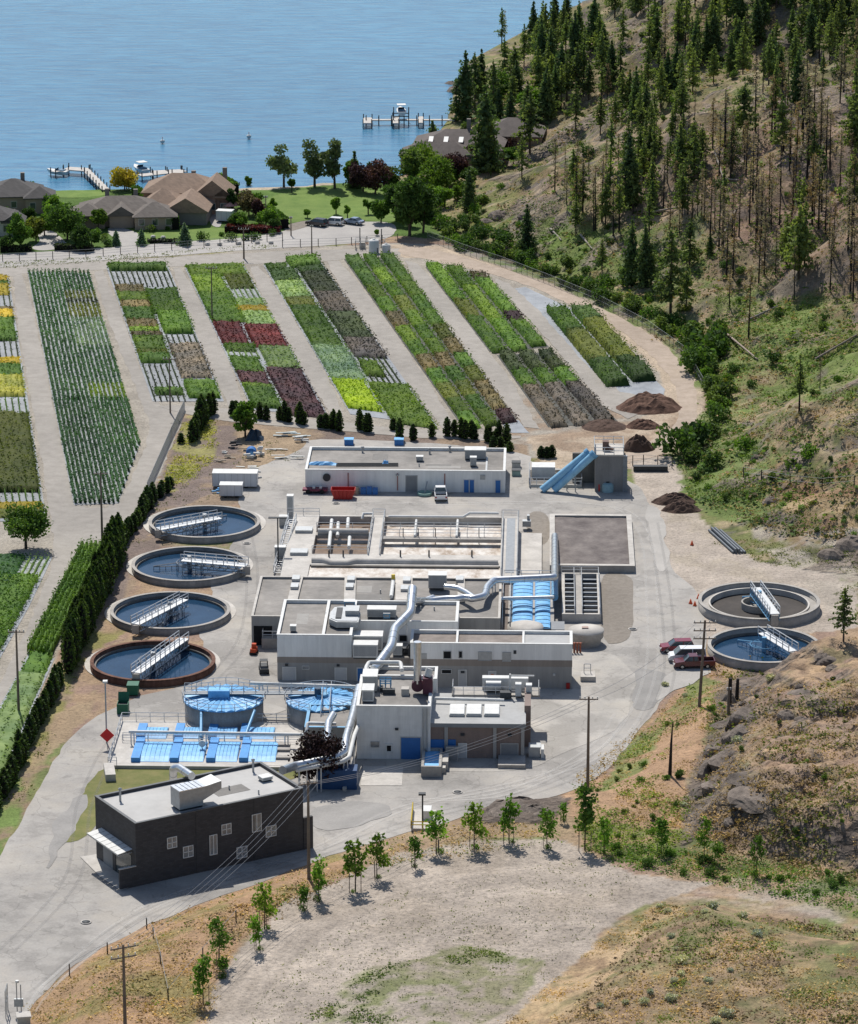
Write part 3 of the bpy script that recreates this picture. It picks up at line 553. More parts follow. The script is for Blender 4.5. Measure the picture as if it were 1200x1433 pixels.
# ---------------------------------------------------------------- nursery beds
NAMES=dict(dg='dark green',mg='mid green',lg='light green',lime='lime green',ye='yellow',rd='maroon',pu='purple black',br='brown green',gy='grey brown',bg='pale blue green',pg='pale green',bk='blackish green',ol='olive green',cg='deep green conifer',st='sparse dark',ygr='straw yellow green')
def bed(tl,tr,br_,bl,patches,where,sp=.9,clip=None,cloth=True,rowsp=.95,cm=None):
    TL,TR,BR,BL=[np.array(P(*q))[:2] for q in (tl,tr,br_,bl)]
    if cloth:
        tag(MB().add([(*TL,.055),(*TR,.055),(*BR,.055),(*BL,.055)],[(3,2,1,0)]).build('weed_cloth',cm or clothm) if clip is None else sheet('weed_cloth',clip,clothm,.055,smooth=0),kind='structure')
    dT=(TL[1]+TR[1])/2; dB=(BL[1]+BR[1])/2
    cl=WP(clip) if clip is not None else None
    for (u0,u1,y0,y1,key,h) in patches:
        v0=np.clip((dT-H/dep(y0))/(dT-dB),-.02,1.02); v1=np.clip((dT-H/dep(y1))/(dT-dB),-.02,1.02)
        wd=np.linalg.norm((TR-TL)*(1-(v0+v1)/2)+(BR-BL)*(v0+v1)/2); ln=(dT-dB)
        sparse=key.startswith('st'); rs=rowsp*(1.0 if not sparse else 1.05)
        nu=max(2,int(wd*(u1-u0)/rs)); nv=max(2,int(ln*(v1-v0)/(sp*(1.0 if not sparse else 1.1))))
        uu=u0+(np.arange(nu)+.5)/nu*(u1-u0); vv=v0+(np.arange(nv)+.5)/nv*(v1-v0)
        U,W=np.meshgrid(uu,vv); U=U.ravel(); W=W.ravel()
        L0=TL+(BL-TL)*W[:,None]; R0=TR+(BR-TR)*W[:,None]; Q=L0+(R0-L0)*U[:,None]
        if cl is not None: Q=Q[inpoly(Q[:,0],Q[:,1],cl)]
        if len(Q)==0: continue
        Q=Q[(rng.random(len(Q))>.05)&(vnoise(Q[:,0],Q[:,1],3.1,77)>.06)]; Q=Q+rng.normal(size=Q.shape)*.11; n=len(Q)
        k=3 if sparse else (9 if rowsp<.8 else 11); rad=.2 if sparse else (.20 if rowsp<.8 else .42)
        hh=h*rng.uniform(.8,1.15,n)
        C=np.repeat(np.column_stack([Q,np.zeros(n)]),k,0); r=rng.normal(size=(n*k,2))*rad*.55
        C[:,:2]+=r; C[:,2]=rng.uniform(.12,1,n*k)**.8*np.repeat(hh,k)
        v,f=cards(C,(.15 if sparse else .17 if rowsp<.8 else .19),g=rng,up=.3)
        if True:
            bv=[];bf=[]
            def W2(u,v): L0=TL+(BL-TL)*v; R0=TR+(BR-TR)*v; return L0+(R0-L0)*u
            if rowsp<.8 or sparse:
                nv2=max(2,int(ln*(v1-v0)/.9)); off=np.array([(-.20,.08),(-.12,.62*h),(.12,.62*h),(.20,.08)]) if not sparse else np.array([(-.13,.08),(-.05,.5*h),(.05,.5*h),(.13,.08)])
                for u in uu:
                    P_=[W2(u,v0+(v1-v0)*i/nv2) for i in range(nv2+1)]
                    if cl is not None: P_=[q for q in P_ if inpoly(np.array([q[0]]),np.array([q[1]]),cl)[0]]
                    if len(P_)<2: continue
                    o0=len(bv)
                    for q in P_:
                        e=rng.uniform(.8,1.15)
                        for dx_,z_ in off: bv.append((q[0]+dx_*e,q[1],z_*e if z_>.2 else z_))
                    for i in range(len(P_)-1):
                        for j in range(3): a_=o0+i*4+j; bf.append((a_,a_+1,a_+5,a_+4))
            elif cl is None or True:
                nu2=max(2,int(wd*(u1-u0)/.5)); nv2=max(2,int(ln*(v1-v0)/.6)); gu=(u1-u0)*.012+.25/wd
                o0=0
                for i in range(nv2+1):
                    for j in range(nu2+1):
                        q=W2(u0+gu+(u1-u0-2*gu)*j/nu2,v0+(v1-v0)*i/nv2); ed=(j in(0,nu2)) or (i==nv2) or i==0
                        bv.append((q[0]+rng.normal()*.05,q[1]+rng.normal()*.05,.08 if ed and not (i in (0,)) else h*rng.uniform(.5,.75)*(.8+.4*float(vnoise(q[0],q[1],4.0,55)))))
                for i in range(nv2):
                    for j in range(nu2):
                        a_=i*(nu2+1)+j
                        if cl is not None and not inpoly(np.array([bv[a_][0]]),np.array([bv[a_][1]]),cl)[0]: continue
                        bf.append((a_,a_+1,a_+nu2+2,a_+nu2+1))
            if bf: v,f=merge([(v,f),(np.array(bv),np.array(bf))])
        key2={'st':'bk','stg':'mg','stp':'pg','sty':'ye'}.get(key,key)
        o=np_mesh('nursery_plants',v,f,LM[key2])
        tag(o,f"{'thin rows of ' if sparse else 'dense block of '}{NAMES.get(key2,key2)} potted plants, {where}",'nursery plants',kind='stuff')
bed((-75,388),(12,388),(65,730),(-10,730),[(0,1,388,395,'ye',.8),(0,1,395,400,'mg',.7),(0,1,400,414,'ye',.8),(0,1,414,432,'st',1),(0,1,432,437,'br',.7),(0,1,437,448,'ye',1),(0,1,448,478,'mg',1.2),(0,1,478,500,'st',1.1),(0,1,502,510,'ye',.6),(0,1,512,530,'mg',.9),(0,1,530,556,'ygr',1.3),(0,1,560,584,'stg',1.1),(0,1,584,690,'ol',1.5),(0.7,1,640,690,'st',1),(0,1,690,706,'stg',1.5),(0,1,706,716,'ye',.7),(0,1,716,726,'ol',.7)],'leftmost bed by the photo edge',rowsp=1.0)
bed((38,381),(125,382),(223,707),(103,707),[(0,.5,381,470,'cg',.9),(.5,1,381,410,'cg',.9),(.5,1,410,420,'ol',.8),(.5,1,420,427,'bk',.8),(.5,1,427,447,'ol',.8),(.5,1,447,487,'bg',.8),(0,.5,470,560,'cg',1.0),(.5,1,487,540,'cg',.9),(.5,1,540,560,'lg',.9),(.5,1,560,707,'cg',1.1),(0,.5,560,707,'cg',1.1)],'long second bed from the left',sp=.62,rowsp=.74,clip=[(38,381),(125,382),(196,620),(165,705),(103,707)])
bed((148,373),(235,373),(313,562),(213,562),[(0,1,373,380,'mg',1.6),(0,1,381,402,'st',1),(0,.5,402,412,'br',1),(.45,1,408,440,'mg',1.2),(0,.5,412,424,'lg',1),(0,.5,424,433,'br',.9),(0,.5,433,450,'mg',1),(0,.5,450,460,'br',.9),(0,.5,460,467,'lg',.9),(0,.5,467,474,'br',.9),(.5,1,440,468,'mg',1.6),(0,.5,474,492,'lg',1.1),(0,.5,492,500,'ol',.9),(0,.5,500,509,'mg',1.5),(.5,1,470,485,'st',1),(.5,1,485,530,'gy',1.2),(0,.5,512,562,'st',1),(.5,1,537,558,'mg',1.3),(.05,.5,548,554,'mg',1.3)],'third bed beside the gravel lane')
bed((258,375),(342,373),(459,582),(353,574),[(0,1,373,387,'lg',1),(0,.55,387,412,'lg',1),(.55,1,387,405,'ol',.9),(0,.55,412,452,'mg',.9),(.5,1,405,420,'stp',.9),(.5,1,420,430,'pg',.8),(.5,1,430,438,'ye',.8),(.5,1,438,458,'pg',.8),(0,.45,454,485,'rd',1),(.45,1,458,487,'rd',1.1),(0,.5,485,494,'mg',1),(0,.5,494,503,'stp',.8),(.5,1,487,517,'pg',.9),(0,.45,503,525,'mg',.9),(0,.45,525,541,'pu',1),(.45,1,517,582,'pu',.9),(0,.45,541,548,'lg',.8),(0,.45,548,574,'mg',1.2)],'fourth bed with maroon shrubs')
bed((368,371),(447,364),(611,596),(490,580),[(.4,1,362,376,'mg',1.5),(0,.4,370,376,'dg',1),(0,.5,376,392,'dg',.8),(.5,1,376,384,'dg',.9),(0,.48,394,418,'pg',.8),(.5,1,384,412,'bk',1),(0,.48,418,430,'ol',.9),(0,.5,430,487,'mg',.9),(.5,1,412,440,'gy',1.1),(.5,1,440,476,'bk',1.2),(.5,1,476,500,'gy',1.2),(0,.5,487,535,'bg',.9),(.52,.95,500,540,'st',.9),(.5,.78,511,527,'lg',1.6),(0,.45,537,579,'lime',1),(.45,1,538,596,'lg',1)],'fifth bed with lime green corner')
b5=[]
for (u0,u1,seq) in ((0,.33,['dg','mg','lg','mg','br','lg','mg','br','mg','ol','lg','mg']),(.35,.66,['mg','lg','mg','ol','lg','mg','lg','br','mg','ol','mg','lg']),(.68,1,['mg','mg','lg','mg','mg','ol','br','mg','ol','br','br','pu'])):
    ys=np.linspace(360,597,len(seq)+1)
    for i,k in enumerate(seq): b5.append((u0,u1,ys[i]+(4 if u0>.6 else 0)*i/12,ys[i+1],k,1.2))
bed((481,363),(554,360),(722,586),(647,598),b5,'sixth bed in three checkered columns',cm=clothd)
bed((595,374),(679,384),(768,486),(685,493),[(0,.31,374,425,'mg',1.5),(0,.31,425,448,'ol',1.4),(0,.31,448,493,'mg',1.5),(.34,.65,376,405,'mg',1.5),(.34,.65,405,450,'lg',1.4),(.34,.65,450,492,'mg',1.5),(.69,1,382,390,'br',1.3),(.69,1,390,440,'mg',1.4),(.69,1,440,452,'pu',1.2),(.69,1,452,488,'mg',1.4)],'seventh bed below the tree line',cm=clothd)
bed((695,497),(774,493),(865,591),(767,598),[(u,u+.3,497,522,'bk',1.7) for u in (0,.34,.68)]+[(u,u+.3,522,542,'mg',1.5) for u in (0,.34,.68)]+[(u,u+.3,542,596,'gy',1.4) for u in (0,.34,.68)],'eighth bed of grey shrubs by the conveyor',cm=clothd)
bed((762,437),(830,436),(922,536),(845,541),[(0,.48,436,470,'mg',2.2),(.52,1,436,455,'dg',2.2),(0,.48,470,510,'ol',2.1),(.52,1,455,510,'ol',2.2),(0,.48,510,540,'dg',2.3),(.52,1,510,536,'dg',2.3)],'ninth bed by the sand track',cloth=False)
sheet('weed_cloth',[(720,404),(735,402),(800,432),(822,440),(930,545),(925,560),(860,560),(835,535),(755,438)],clothm,.05,.15,smooth=0)
sheet('weed_cloth',[(700,590),(725,588),(740,606),(710,606)],clothm,.05,.1,smooth=0)
bed((-60,778),(73,780),(-22,960),(-170,960),[(.75,1,778,806,'stp',1),(0,.75,778,820,'cg',1),(0,1,808,960,'mg',1.0)],'corner field below the round tree',sp=.7,rowsp=.8,clip=[(-60,778),(73,780),(40,850),(-5,930),(-100,960)])
bed((38,918),(76,922),(-8,1115),(-70,1115),[(0,1,918,945,'mg',1),(0,1,945,1115,'pg',.8)],'narrow field between track and fence',rowsp=1.35,sp=1.2)
bed((112,768),(154,770),(84,925),(36,914),[(0,.75,768,920,'mg',2.0)],'young hedging beside the gravel track',sp=.6,rowsp=.7,cloth=False)
# ---------------------------------------------------------------- works buildings
YAW=R(-1.7)
class Fr:
    """local frame: x to the right, y away from the photo, z up; origin = front-left foot"""
    def __init__(s,xl,yb,z0=0,yaw=YAW):
        s.o=P(xl,yb,z0); s.yaw=yaw; s.c,s.s=math.cos(yaw),math.sin(yaw)
    def loc(s,p): d=Vector(p)-s.o; return Vector((d.x*s.c+d.y*s.s,-d.x*s.s+d.y*s.c,d.z))
    def p(s,px,py,z): return s.loc(P(px,py,z+s.o.z))       # local point seen at a pixel, at local height z
    def fx(s,px,y=0):                                       # local x seen at px, at local depth y
        # iterate
        x=0
        for _ in range(6):
            wx=s.o.x+x*s.c-y*s.s; wy=s.o.y+x*s.s+y*s.c; q,_y=proj(wx,wy,s.o.z+1); x+=(px-q)/(FPX/(wy*cp_+H*sp_))
        return x
    def fz(s,x,py,y=0): wy=s.o.y+x*s.s+y*s.c; return zat(wy,py)-s.o.z
    def root(s,name,label,cat,group=None): return empty(name,s.o,s.yaw,label,cat,group)
def wallrect(mb,x0,x1,z0,z1,y=-.04,t=.06): mb.box(x0,y-t,z0,x1,y,z1)
def opening(fr,root,name,px0,py0,px1,py1,m,y=0,framem=None,proud=.05,ft=.12,label=None):
    x0,x1=fr.fx(px0,y),fr.fx(px1,y); z1,z0=fr.fz(x0,py0,y),fr.fz(x0,py1,y); z0=max(z0,.02)
    mb=MB().box(x0,y-proud,z0,x1,y+.02,z1); o=mb.build(name,m,root)
    if label: o['label']=label
    if framem:
        f=MB(); f.box(x0-ft,y-proud-.05,z1,x1+ft,y+.01,z1+ft); f.box(x0-ft,y-proud-.05,z0,x0,y+.01,z1); f.box(x1,y-proud-.05,z0,x1+ft,y+.01,z1)
        if z0>.3: f.box(x0-ft,y-proud-.07,z0-ft,x1+ft,y+.01,z0)
        f.build('frame',framem,o)
    return o
rpat=[mat('roof_patch_dark',(.215,.205,.19),.9,var=.15),mat('roof_patch_pale',(.34,.325,.30),.9,var=.15)]
def flat(root,x0,y0,x1,y1,z0,h,wallm,roofm,cop=whitem,par=.45,th=.3,cw=.1):
    wb=MB().ring(x0,y0,x1,y1,th,z0,h-.06); wb.build('wall',wallm,root)
    MB().box(x0+th+.002,y0+th+.002,h-par-.25,x1-th-.002,y1-th-.002,h-par).build('roof',roofm,root)
    MB().ring(x0-.05,y0-.05,x1+.05,y1+.05,th+cw,h-.06,h+.04).build('parapet',cop,root)
    gp=random.Random(int((x1-x0)*37+h*11)); W_,D_=x1-x0-2*th-1,y1-y0-2*th-1
    if W_>8 and D_>5:
        for k in range(int(2+W_*D_/160)):
            a_,b_=gp.uniform(1.2,min(6,W_*.3)),gp.uniform(.8,min(5,D_*.4)); xx,yy=x0+th+.5+gp.random()*(W_-a_),y0+th+.5+gp.random()*(D_-b_)
            MB().box(xx,yy,h-par,xx+a_,yy+b_,h-par+.012+.004*k).build('roof_patch',rpat[k%2],root)
        for k in range(2):
            xx,yy=x0+W_*gp.uniform(.1,.9),y0+D_*gp.uniform(.2,.9); MB().tube([(xx,yy,h-par),(xx,yy,h-par+.55)],.1,8).build('vent_pipe',galv,root)
louvm=panelmat('louvre_grey',(.36,.37,.375),.3,.7,.5,dz=.15)
def hvac(name,p,w_,d_,h_,rz,label,m=galv,group=None,fan=True,legs=.2):
    r=empty(name,p,rz,label,'roof unit',group)
    MB().box(-w_/2,-d_/2,legs,w_/2,d_/2,h_).build('casing',m,r)
    MB().box(-w_/2-.05,-d_/2-.05,h_,w_/2+.05,d_/2+.05,h_+.07).build('lid',whitem,r)
    MB().box(-w_/2+.12,-d_/2-.03,legs+.2,w_/2-.12,-d_/2,h_-.15).build('louvre',louvm,r)
    MB().box(-w_/2+.1,-d_/2+.1,0,w_/2-.1,d_/2-.1,legs).build('base',darkm,r)
    return r
def sitept(fr,px,py,z): return P(px,py,z+fr.o.z)

# --- long white workshop at the back of the yard
f=Fr(427,687.5); r=f.root('workshop_building','long low white clad workshop with pale coping and blue doors behind the yard','building')
hW=f.fz(0,657); wW=f.fx(706.5); dW=f.p(434,625,hW).y
flat(r,0,0,wW,dW,0,hW,clad,roofg)
opening(f,r,'roller_door',568,666,583,688,doorg,framem=galv)
opening(f,r,'door',649,671.5,656,689,bluep,framem=whitem); opening(f,r,'door',656.7,671.5,663,689,bluep,framem=whitem)
opening(f,r,'door',693,672,700,690,bluep,framem=whitem)
for q in (487,556,622): 
    x=f.fx(q); MB().box(x-.08,-.12,.3,x+.08,0,hW-.5).build('downpipe',mat('red_pipe',(.35,.16,.14),.6),r)
MB().tube([(f.fx(457),-.05,2.4),(f.fx(457),-.35,2.4)],.62,16).build('hose_reel',darkm,r)
for q in (556,676): 
    x=f.fx(q); MB().box(x-.25,-.25,hW-.9,x+.25,0,hW-.65).build('wall_light',galv,r)
x=f.fx(683-8); MB().box(x-.4,-.06,2.2,x+.4,0,3).build('vent',galv,r)
MB().box(wW-3.2,dW*.10,hW-.43,wW-2.9,dW*.7,hW-.3).build('cable_tray',galv,r)
zr=hW-.45
hvac('roof_unit',sitept(f,665,641,zr),6.2*.55,2.2,1.6,YAW,'large pale roof unit at the right end of the workshop roof')
hvac('roof_unit',sitept(f,662,652,zr),1.0,1.0,1.5,YAW,'narrow upright roof unit in front of the large workshop unit')
def roofvent(p,label,group='small vents on the roofs',h=.8,rr=.28):
    v=empty('roof_vent',p,0,label,'roof vent',group); MB().tube([(0,0,0),(0,0,h)],rr*.55,8).build('pipe',galv,v); MB().lathe([(0,h+.25),(rr,h+.12),(rr,h),(0,h-.02)],n=12).build('cowl',galv,v); return v
for q,lb in (((507,633),'leftmost cowl vent along the back of the workshop roof'),((601,635),'cowl vent left of the parapet step on the workshop roof'),((629,632),'cowl vent right of the parapet step on the workshop roof')): roofvent(sitept(f,*q,zr),lb)
hvac('roof_unit',sitept(f,587,645,zr),1.1,1.0,.8,YAW,'small square box vent in the middle of the workshop roof')
for i in range(3):
    a=f.p(470,648.5+i*1.6,zr+.15); b=f.p(557,648.5+i*1.6,zr+.15)
    tag(MB().tube([a,b],.11,8).build('roof_pipe',darkm,None,f.o,YAW),['far','middle','near'][i]+' dark pipe lying along the workshop roof','pipe','dark pipes lying on the workshop roof')
def tarp(p,w_,d_,h_,rz,label,m=bluec,name='tarpaulin'):
    g=np.random.default_rng(int(abs(p[0])*10)); nx_,ny_=12,6; vs=[];fs=[]
    for j in range(ny_+1):
        for i in range(nx_+1):
            u,v=i/nx_,j/ny_; e=min(u,1-u)*4; e2=min(v,1-v)*4
            vs.append(((u-.5)*w_+g.normal()*.06,(v-.5)*d_+g.normal()*.06,max(0.03,h_*min(1,e)*min(1,e2)*(.6+.5*g.random()))))
    for j in range(ny_):
        for i in range(nx_): a=j*(nx_+1)+i; fs.append((a,a+1,a+nx_+2,a+nx_+1))
    return tag(MB().add(vs,fs).build(name,m,None,p,rz),label,'tarpaulin')
tarp(sitept(f,451,650,zr),5.4,1.2,.5,YAW,'long crumpled blue tarpaulin at the left front of the workshop roof')
tarp(sitept(f,539,650,zr),1.1,1.3,.7,YAW,'small blue tarpaulin over the pipe ends on the workshop roof')
# blue bins behind
for q,lb in (((488,626),'left of two blue boxes behind the workshop roof'),((558,626),'right of two blue boxes behind the workshop roof')):
    p=P(q[0],622,0); hbx=zat(p.y,614.5); b_=empty('blue_box',p,YAW,lb,'box','blue boxes behind the workshop')
    MB().box(-.75,-.7,0,.75,.7,hbx).build('casing',bluep,b_); MB().box(-.8,-.75,hbx,.8,.75,hbx+.12).build('lid',bluec,b_)
# --- right side biofilter
f=Fr(769,801); f2=f
xw=f.fx(888); hB=f.fz(f.fx(888),793); 
hB=1.1; r=f.root('soil_filter_bed','low walled rectangular bed filled with brown grey soil','filter bed')
yb=f.p(770,719.5,hB).y
MB().ring(0,0,xw,yb,.75,0,hB).build('wall',conc,r)
MB().ring(-.02,-.02,xw+.02,yb+.02,.8,hB,hB+.06).build('coping',concl,r)
gv=[];gf=[];nn_=36
for j in range(nn_+1):
    for i in range(nn_+1):
        x=.78+(xw-1.56)*i/nn_; y=.78+(yb-1.56)*j/nn_; gv.append((x,y,hB-.35+float(fbm(x,y,2.2,3,7))*.3))
for j in range(nn_):
    for i in range(nn_): a=j*(nn_+1)+i; gf.append((a,a+1,a+nn_+2,a+nn_+1))
MB().add(gv,gf,True).build('soil',mat('filter_soil',(.155,.13,.125),.95,var=.3,scale=.35,c2=(.25,.22,.20),bump=.6,bscale=3),r)
# --- aeration basins: raised deck with three open pits
HB=2.3
f=Fr(371,806); r=f.root('aeration_basin','pale concrete basin deck with open pits of brown foaming water, pipes and rails','basin')
def q(px,py,z=HB): v=f.p(px,py,z); return v
def slabq(mb,pts,z0,z1): mb.prism([(p.x,p.y) for p in pts],z0,z1)
dk=MB()
y_b=q(440,722).y; y_f=q(440,808).y
X=lambda px,py:q(px,py).x
xl_,xr_=X(402,760),X(725,760)
yO1t,yO1b=q(0,723.5).y,q(0,771).y; yO3t,yO3b=q(0,786).y,q(0,803.5).y
xa,xb=X(441,750),X(517,750); xc,xd=X(535,750),X(701,750); xr2=X(725,750)
dk.box(xl_,y_f,0,xa,y_b+.6,HB); dk.box(xb,yO1b,0,xc,y_b+.6,HB-.004); dk.box(xd,y_f+1,0,xr2,y_b+.6,HB)
dk.box(xa,yO3t,0,xd,yO1b,HB-.008); dk.box(xa,y_b,0,xb,y_b+.6,HB-.01); dk.box(xc,y_b,0,xd,y_b+.6,HB-.01)
dk.box(xa,y_f-.3,0,xd,yO3b,HB-.01)
dk.build('deck',concl,r)
MB().box(xa,yO1b-.2,-.5,xb,y_b,1.2).build('water',mat('water_brown',(.20,.125,.075),.35,var=.3,c2=(.26,.18,.12)),r)
fo=bpy.data.materials.new('water_foam'); t,b,N,L=nodes(fo)
L.new(mix(t,ramp(t,noise(t,.45,6,.72,sc=(1,.6,1)),[(.36,(.26,.19,.13)),(.47,(.45,.39,.33)),(.60,(.60,.57,.52))]),g3(1),0),b.inputs['Base Color']); b.inputs['Roughness'].default_value=.6
MB().box(xc,yO1b-.2,-.5,xd,y_b,1.2).build('water',fo,r)
MB().box(xa,yO3b-.1,-.5,xd,yO3t,HB-.3).build('water',fo,r)
# channel beam & walkways over the pits
ym=q(0,747).y
MB().box(xc,ym-.9,HB-.5,xd,ym+.5,HB+.05).build('walkway',conc,r)
MB().box(xa,ym+.6,HB-.5,xb,ym+2.2,HB+.05).build('walkway',conc,r)
rl=MB()
for yy in (ym+.5,ym+4.2): rl.rail([(xc,yy,HB),(xd,yy,HB)],1.1,2.5,.08)
rl.rail([(xa,ym+3.8,HB),(xb,ym+3.8,HB)],1.1,2.5,.08); rl.rail([(xa,yO1b+.6,HB),(xb,yO1b+.6,HB)],1.1,2.5,.08)
rl.rail([(xb+.1,yO1b,HB),(xb+.1,y_b,HB)],1.1,3,.08); rl.rail([(xc-.1,yO1b,HB),(xc-.1,y_b,HB)],1.1,3,.08)
rl.rail([(xd+.2,y_f+2,HB),(xd+.2,y_b,HB)],1.1,3,.08); rl.rail([(xr2-.1,y_f+2,HB),(xr2-.1,y_b,HB)],1.1,3,.08)
rl.rail([(xa-5,y_b+.4,HB),(xa,y_b+.4,HB)],1.1,2,.08); rl.rail([(xb,y_b+.4,HB),(xc,y_b+.4,HB)],1.1,2,.08); rl.rail([(xd,y_b+.4,HB),(xr2,y_b+.4,HB)],1.1,2,.08)
rl.build('handrail',railm,r)
MB().box(xd+.8,y_f+3,HB+.0,xd+2.1,y_b-.6,HB+.06).build('grating',gratem,r)
p1=MB(); yy=yO3t+1.4
p1.tube([(xa+.2,yy,HB+.05),(xa+2,yy,HB+.05),(xa+3.2,yy-.9,HB-.1),(xa+5.5,yy-.9,HB-.1),(xa+6.8,yy-.2,HB+.05),(xd-.3,yy-.2,HB+.05)],.62,14)
p1.build('main_pipe',concl,r)
MB().box(xa+.2,yO3t-.55,HB-1.5,xd-.2,yO3t-.02,HB-.02).build('soffit_shade',concd,r)  # dark concrete strip stands in for the shadow under pipe and channel
p1=MB().tube([(xa+.3,ym+1.4,HB+.35),(xb-.2,ym+1.4,HB+.35)],.55,14); p1.build('main_pipe',concl,r)
p1=MB()
for px_,a,bb in ((464,733,768),(473,737,752),(487,731,742),(489,757,768)):
    u=q(px_,a); v=q(px_-4 if px_<470 else px_-1,bb); p1.tube([(u.x,u.y,HB+.6),(v.x,v.y,HB+.2)],.28,10)
p1.tube([(xa+6.7,y_b-1.5,HB),(xa+6.9,y_b-.9,HB+.7),(xb,y_b-.8,HB+.7)],.2,10)
p1.tube([(xc+.5,y_b-.6,HB+.2),(xd-6,y_b-.6,HB+.2),(xd-5,y_b-.4,HB+.8),(xd-.5,y_b-.4,HB+.8)],.22,10)
for px_ in (582,640): u=q(px_,735); p1.tube([(u.x,u.y+1,HB+.5),(u.x,ym,HB+.2)],.2,8)
p1.build('cross_pipe',whitem,r)
for px_ in (564,585,609,642,670): u=q(px_,750); MB().tube([(u.x,u.y-.5,0.7),(u.x,u.y-.5,HB+1.4)],.07,6).build('valve_stem',darkm,r)
for px_ in (460,480,560,600,660): u=q(px_,779); MB().tube([(u.x,u.y,HB),(u.x,u.y,HB+1.0)],.12,6).build('valve_stem',darkm,r)
for px_,py_ in ((425,744),(418,775),):
    u=q(px_,py_); MB().box(u.x-1.3,u.y-.8,HB,u.x+1.3,u.y+1.4,HB+.45).build('hatch',galv,r)
# lower slab east & west of the basins
MB().box(xr2,y_f+2,0,xr2+3.6,y_b-2.5,.6).build('apron',concl,r)
e=MB(); u=f.p(738,736,.6); e.box(u.x-.8,u.y-.5,.6,u.x+.5,u.y+.6,1.5); e.box(u.x-.1,u.y+.2,.6,u.x+.3,u.y+1,2.2); e.build('pump',galv,r)
# stair and lamp on the west side
u0=q(388,803,.1); u1=q(409,728,HB)
st=MB()
for s_ in (-.55,.55): st.tube([(u0.x+s_,u0.y,.3),(u1.x+s_,u1.y,HB+.1)],.09,6)
for k in range(26): tt=k/25; st.box(u0.x+(u1.x-u0.x)*tt-.55,u0.y+(u1.y-u0.y)*tt-.12,.3+(HB-.2)*tt,u0.x+(u1.x-u0.x)*tt+.55,u0.y+(u1.y-u0.y)*tt+.12,.34+(HB-.2)*tt)
for s_ in (-.6,.6): st.rail([(u0.x+s_,u0.y,.3),(u1.x+s_,u1.y,HB+.1)],1.1,2,.08)
st.build('stairway',railm,r)
for px_,py_,h_,w_,lb in ((406,716,3.6,1.0,'tall white cabinet at the back left corner of the aeration basins'),(397,728,1.6,1.4,'low white cabinet beside the tall one at the basin corner'),(392,778,2.4,1.6,'grey cabinet at the foot of the basin stairway')):
    c_=empty('cabinet',P(px_,py_+8,0),YAW,lb,'cabinet'); MB().box(-w_/2,-.6,0,w_/2,.6,h_).build('casing',galv if w_>1.2 else whitem,c_); MB().box(-w_/2-.04,-.64,h_,w_/2+.04,.64,h_+.08).build('lid',whitem,c_); MB().box(-w_/2+.15,-.64,.3,w_/2-.15,-.6,h_-.2).build('door',galv,c_)
# --- grey-roofed building row behind (B1)
f=Fr(352,903); 
h1=f.fz(0,862); r=f.root('basin_service_building','wide flat grey roofed service building with raised concrete bands across the roof','building')
d1=f.p(369,806.5,h1).y; w1=f.fx(700,6)
flat(r,0,0,w1,d1,0,h1,lowerw,roofg,concl,par=.3,th=.25)
for (a,b_,c_,d_) in ((410,424,402,416),(482,498,481,497),(553,577,553,577),(640,650,640,650)):
    zz=h1+.0
    A=[f.p(a,807,zz),f.p(b_,807,zz),f.p(d_,840,zz),f.p(c_,840,zz)]
    ob=MB(); slabq(ob,A[::-1],h1-.28,h1+.08); ob.build('roof_band',concl,r)
for px_,py_ in ((414,811),(412,822),(491,812),(489,822),(569,813),(566,825),(643,812)):
    u=f.p(px_,py_,h1+.1); ob=MB().box(u.x-.55,u.y-1,h1+.082,u.x+.55,u.y+1,h1+.5); ob.build('roof_hatch',galv,r)
MB().box(.3,-.06,0,2.9,0,2.9).build('opening',blackm,r)
u=f.p(550,815,h1); MB().tube([(u.x,u.y,h1+.3),(f.p(547,838,h1).x,f.p(547,838,h1).y,h1+.3)],.28,10).build('roof_pipe',whitem,r)
MB().tube([(u.x,u.y,h1),(u.x,u.y,h1+1.2)],.28,8).build('valve',yelp,r)
# landing & steps by its left front
lf=Fr(366,908); l=lf.root('entrance_landing','concrete landing with handrail at the dark doorway','landing'); MB().box(0,0,0,3,4,1.5).build('base',conc,l)
MB().rail([(.1,4,1.5),(.1,.1,1.5),(2.9,.1,1.5)],1.1,1,.07).build('handrail',railm,l)
# --- L-shaped white building (B2) with lower storey
f=Fr(388,952); h2=f.fz(0,888); r=f.root('filter_building','L shaped white clad building over a grey lower storey with pale parapets','building')
FB=f
xL1=f.fx(492); yBk=f.p(404,839,h2).y
yM=f.p(540,869,h2).y; xR=f.fx(640,yM)
hL=f.fz(0,919)
flat(r,0,0,xL1,yBk,hL,h2,clad,roofg)
flat(r,xL1-.3,yM,xR,yBk-.02,hL,h2-.02,clad,roofg)
x_=f.fx(452); MB().box(f.p(452,887,h2).x-.2,.3,h2-.4,f.p(452,887,h2).x+.2,yBk-.3,h2+.03).build('roof_divider',whitem,r)
xe=f.fx(612)
MB().box(0,.03,0,xe,yBk-.1,hL).build('lower_storey',lowerw,r)
MB().box(-.02,0,hL-.85,xe+.02,.03,hL).build('wall_band',tanw,r)
MB().box(xL1,.1,hL,xe,yM,hL+.05).build('lower_roof',roofg,r)
for a in ((396,934,413,952),(469,935,484,952)): opening(f,r,'door',*a,doorw,framem=whitem)
opening(f,r,'door',500,935,512,953,bluep,framem=whitem)
opening(f,r,'sign_panel',423,932,432,936,glassb,framem=whitem,ft=.06)
opening(f,r,'louvre',559,889,569,897,blackm,y=yM,framem=galv)
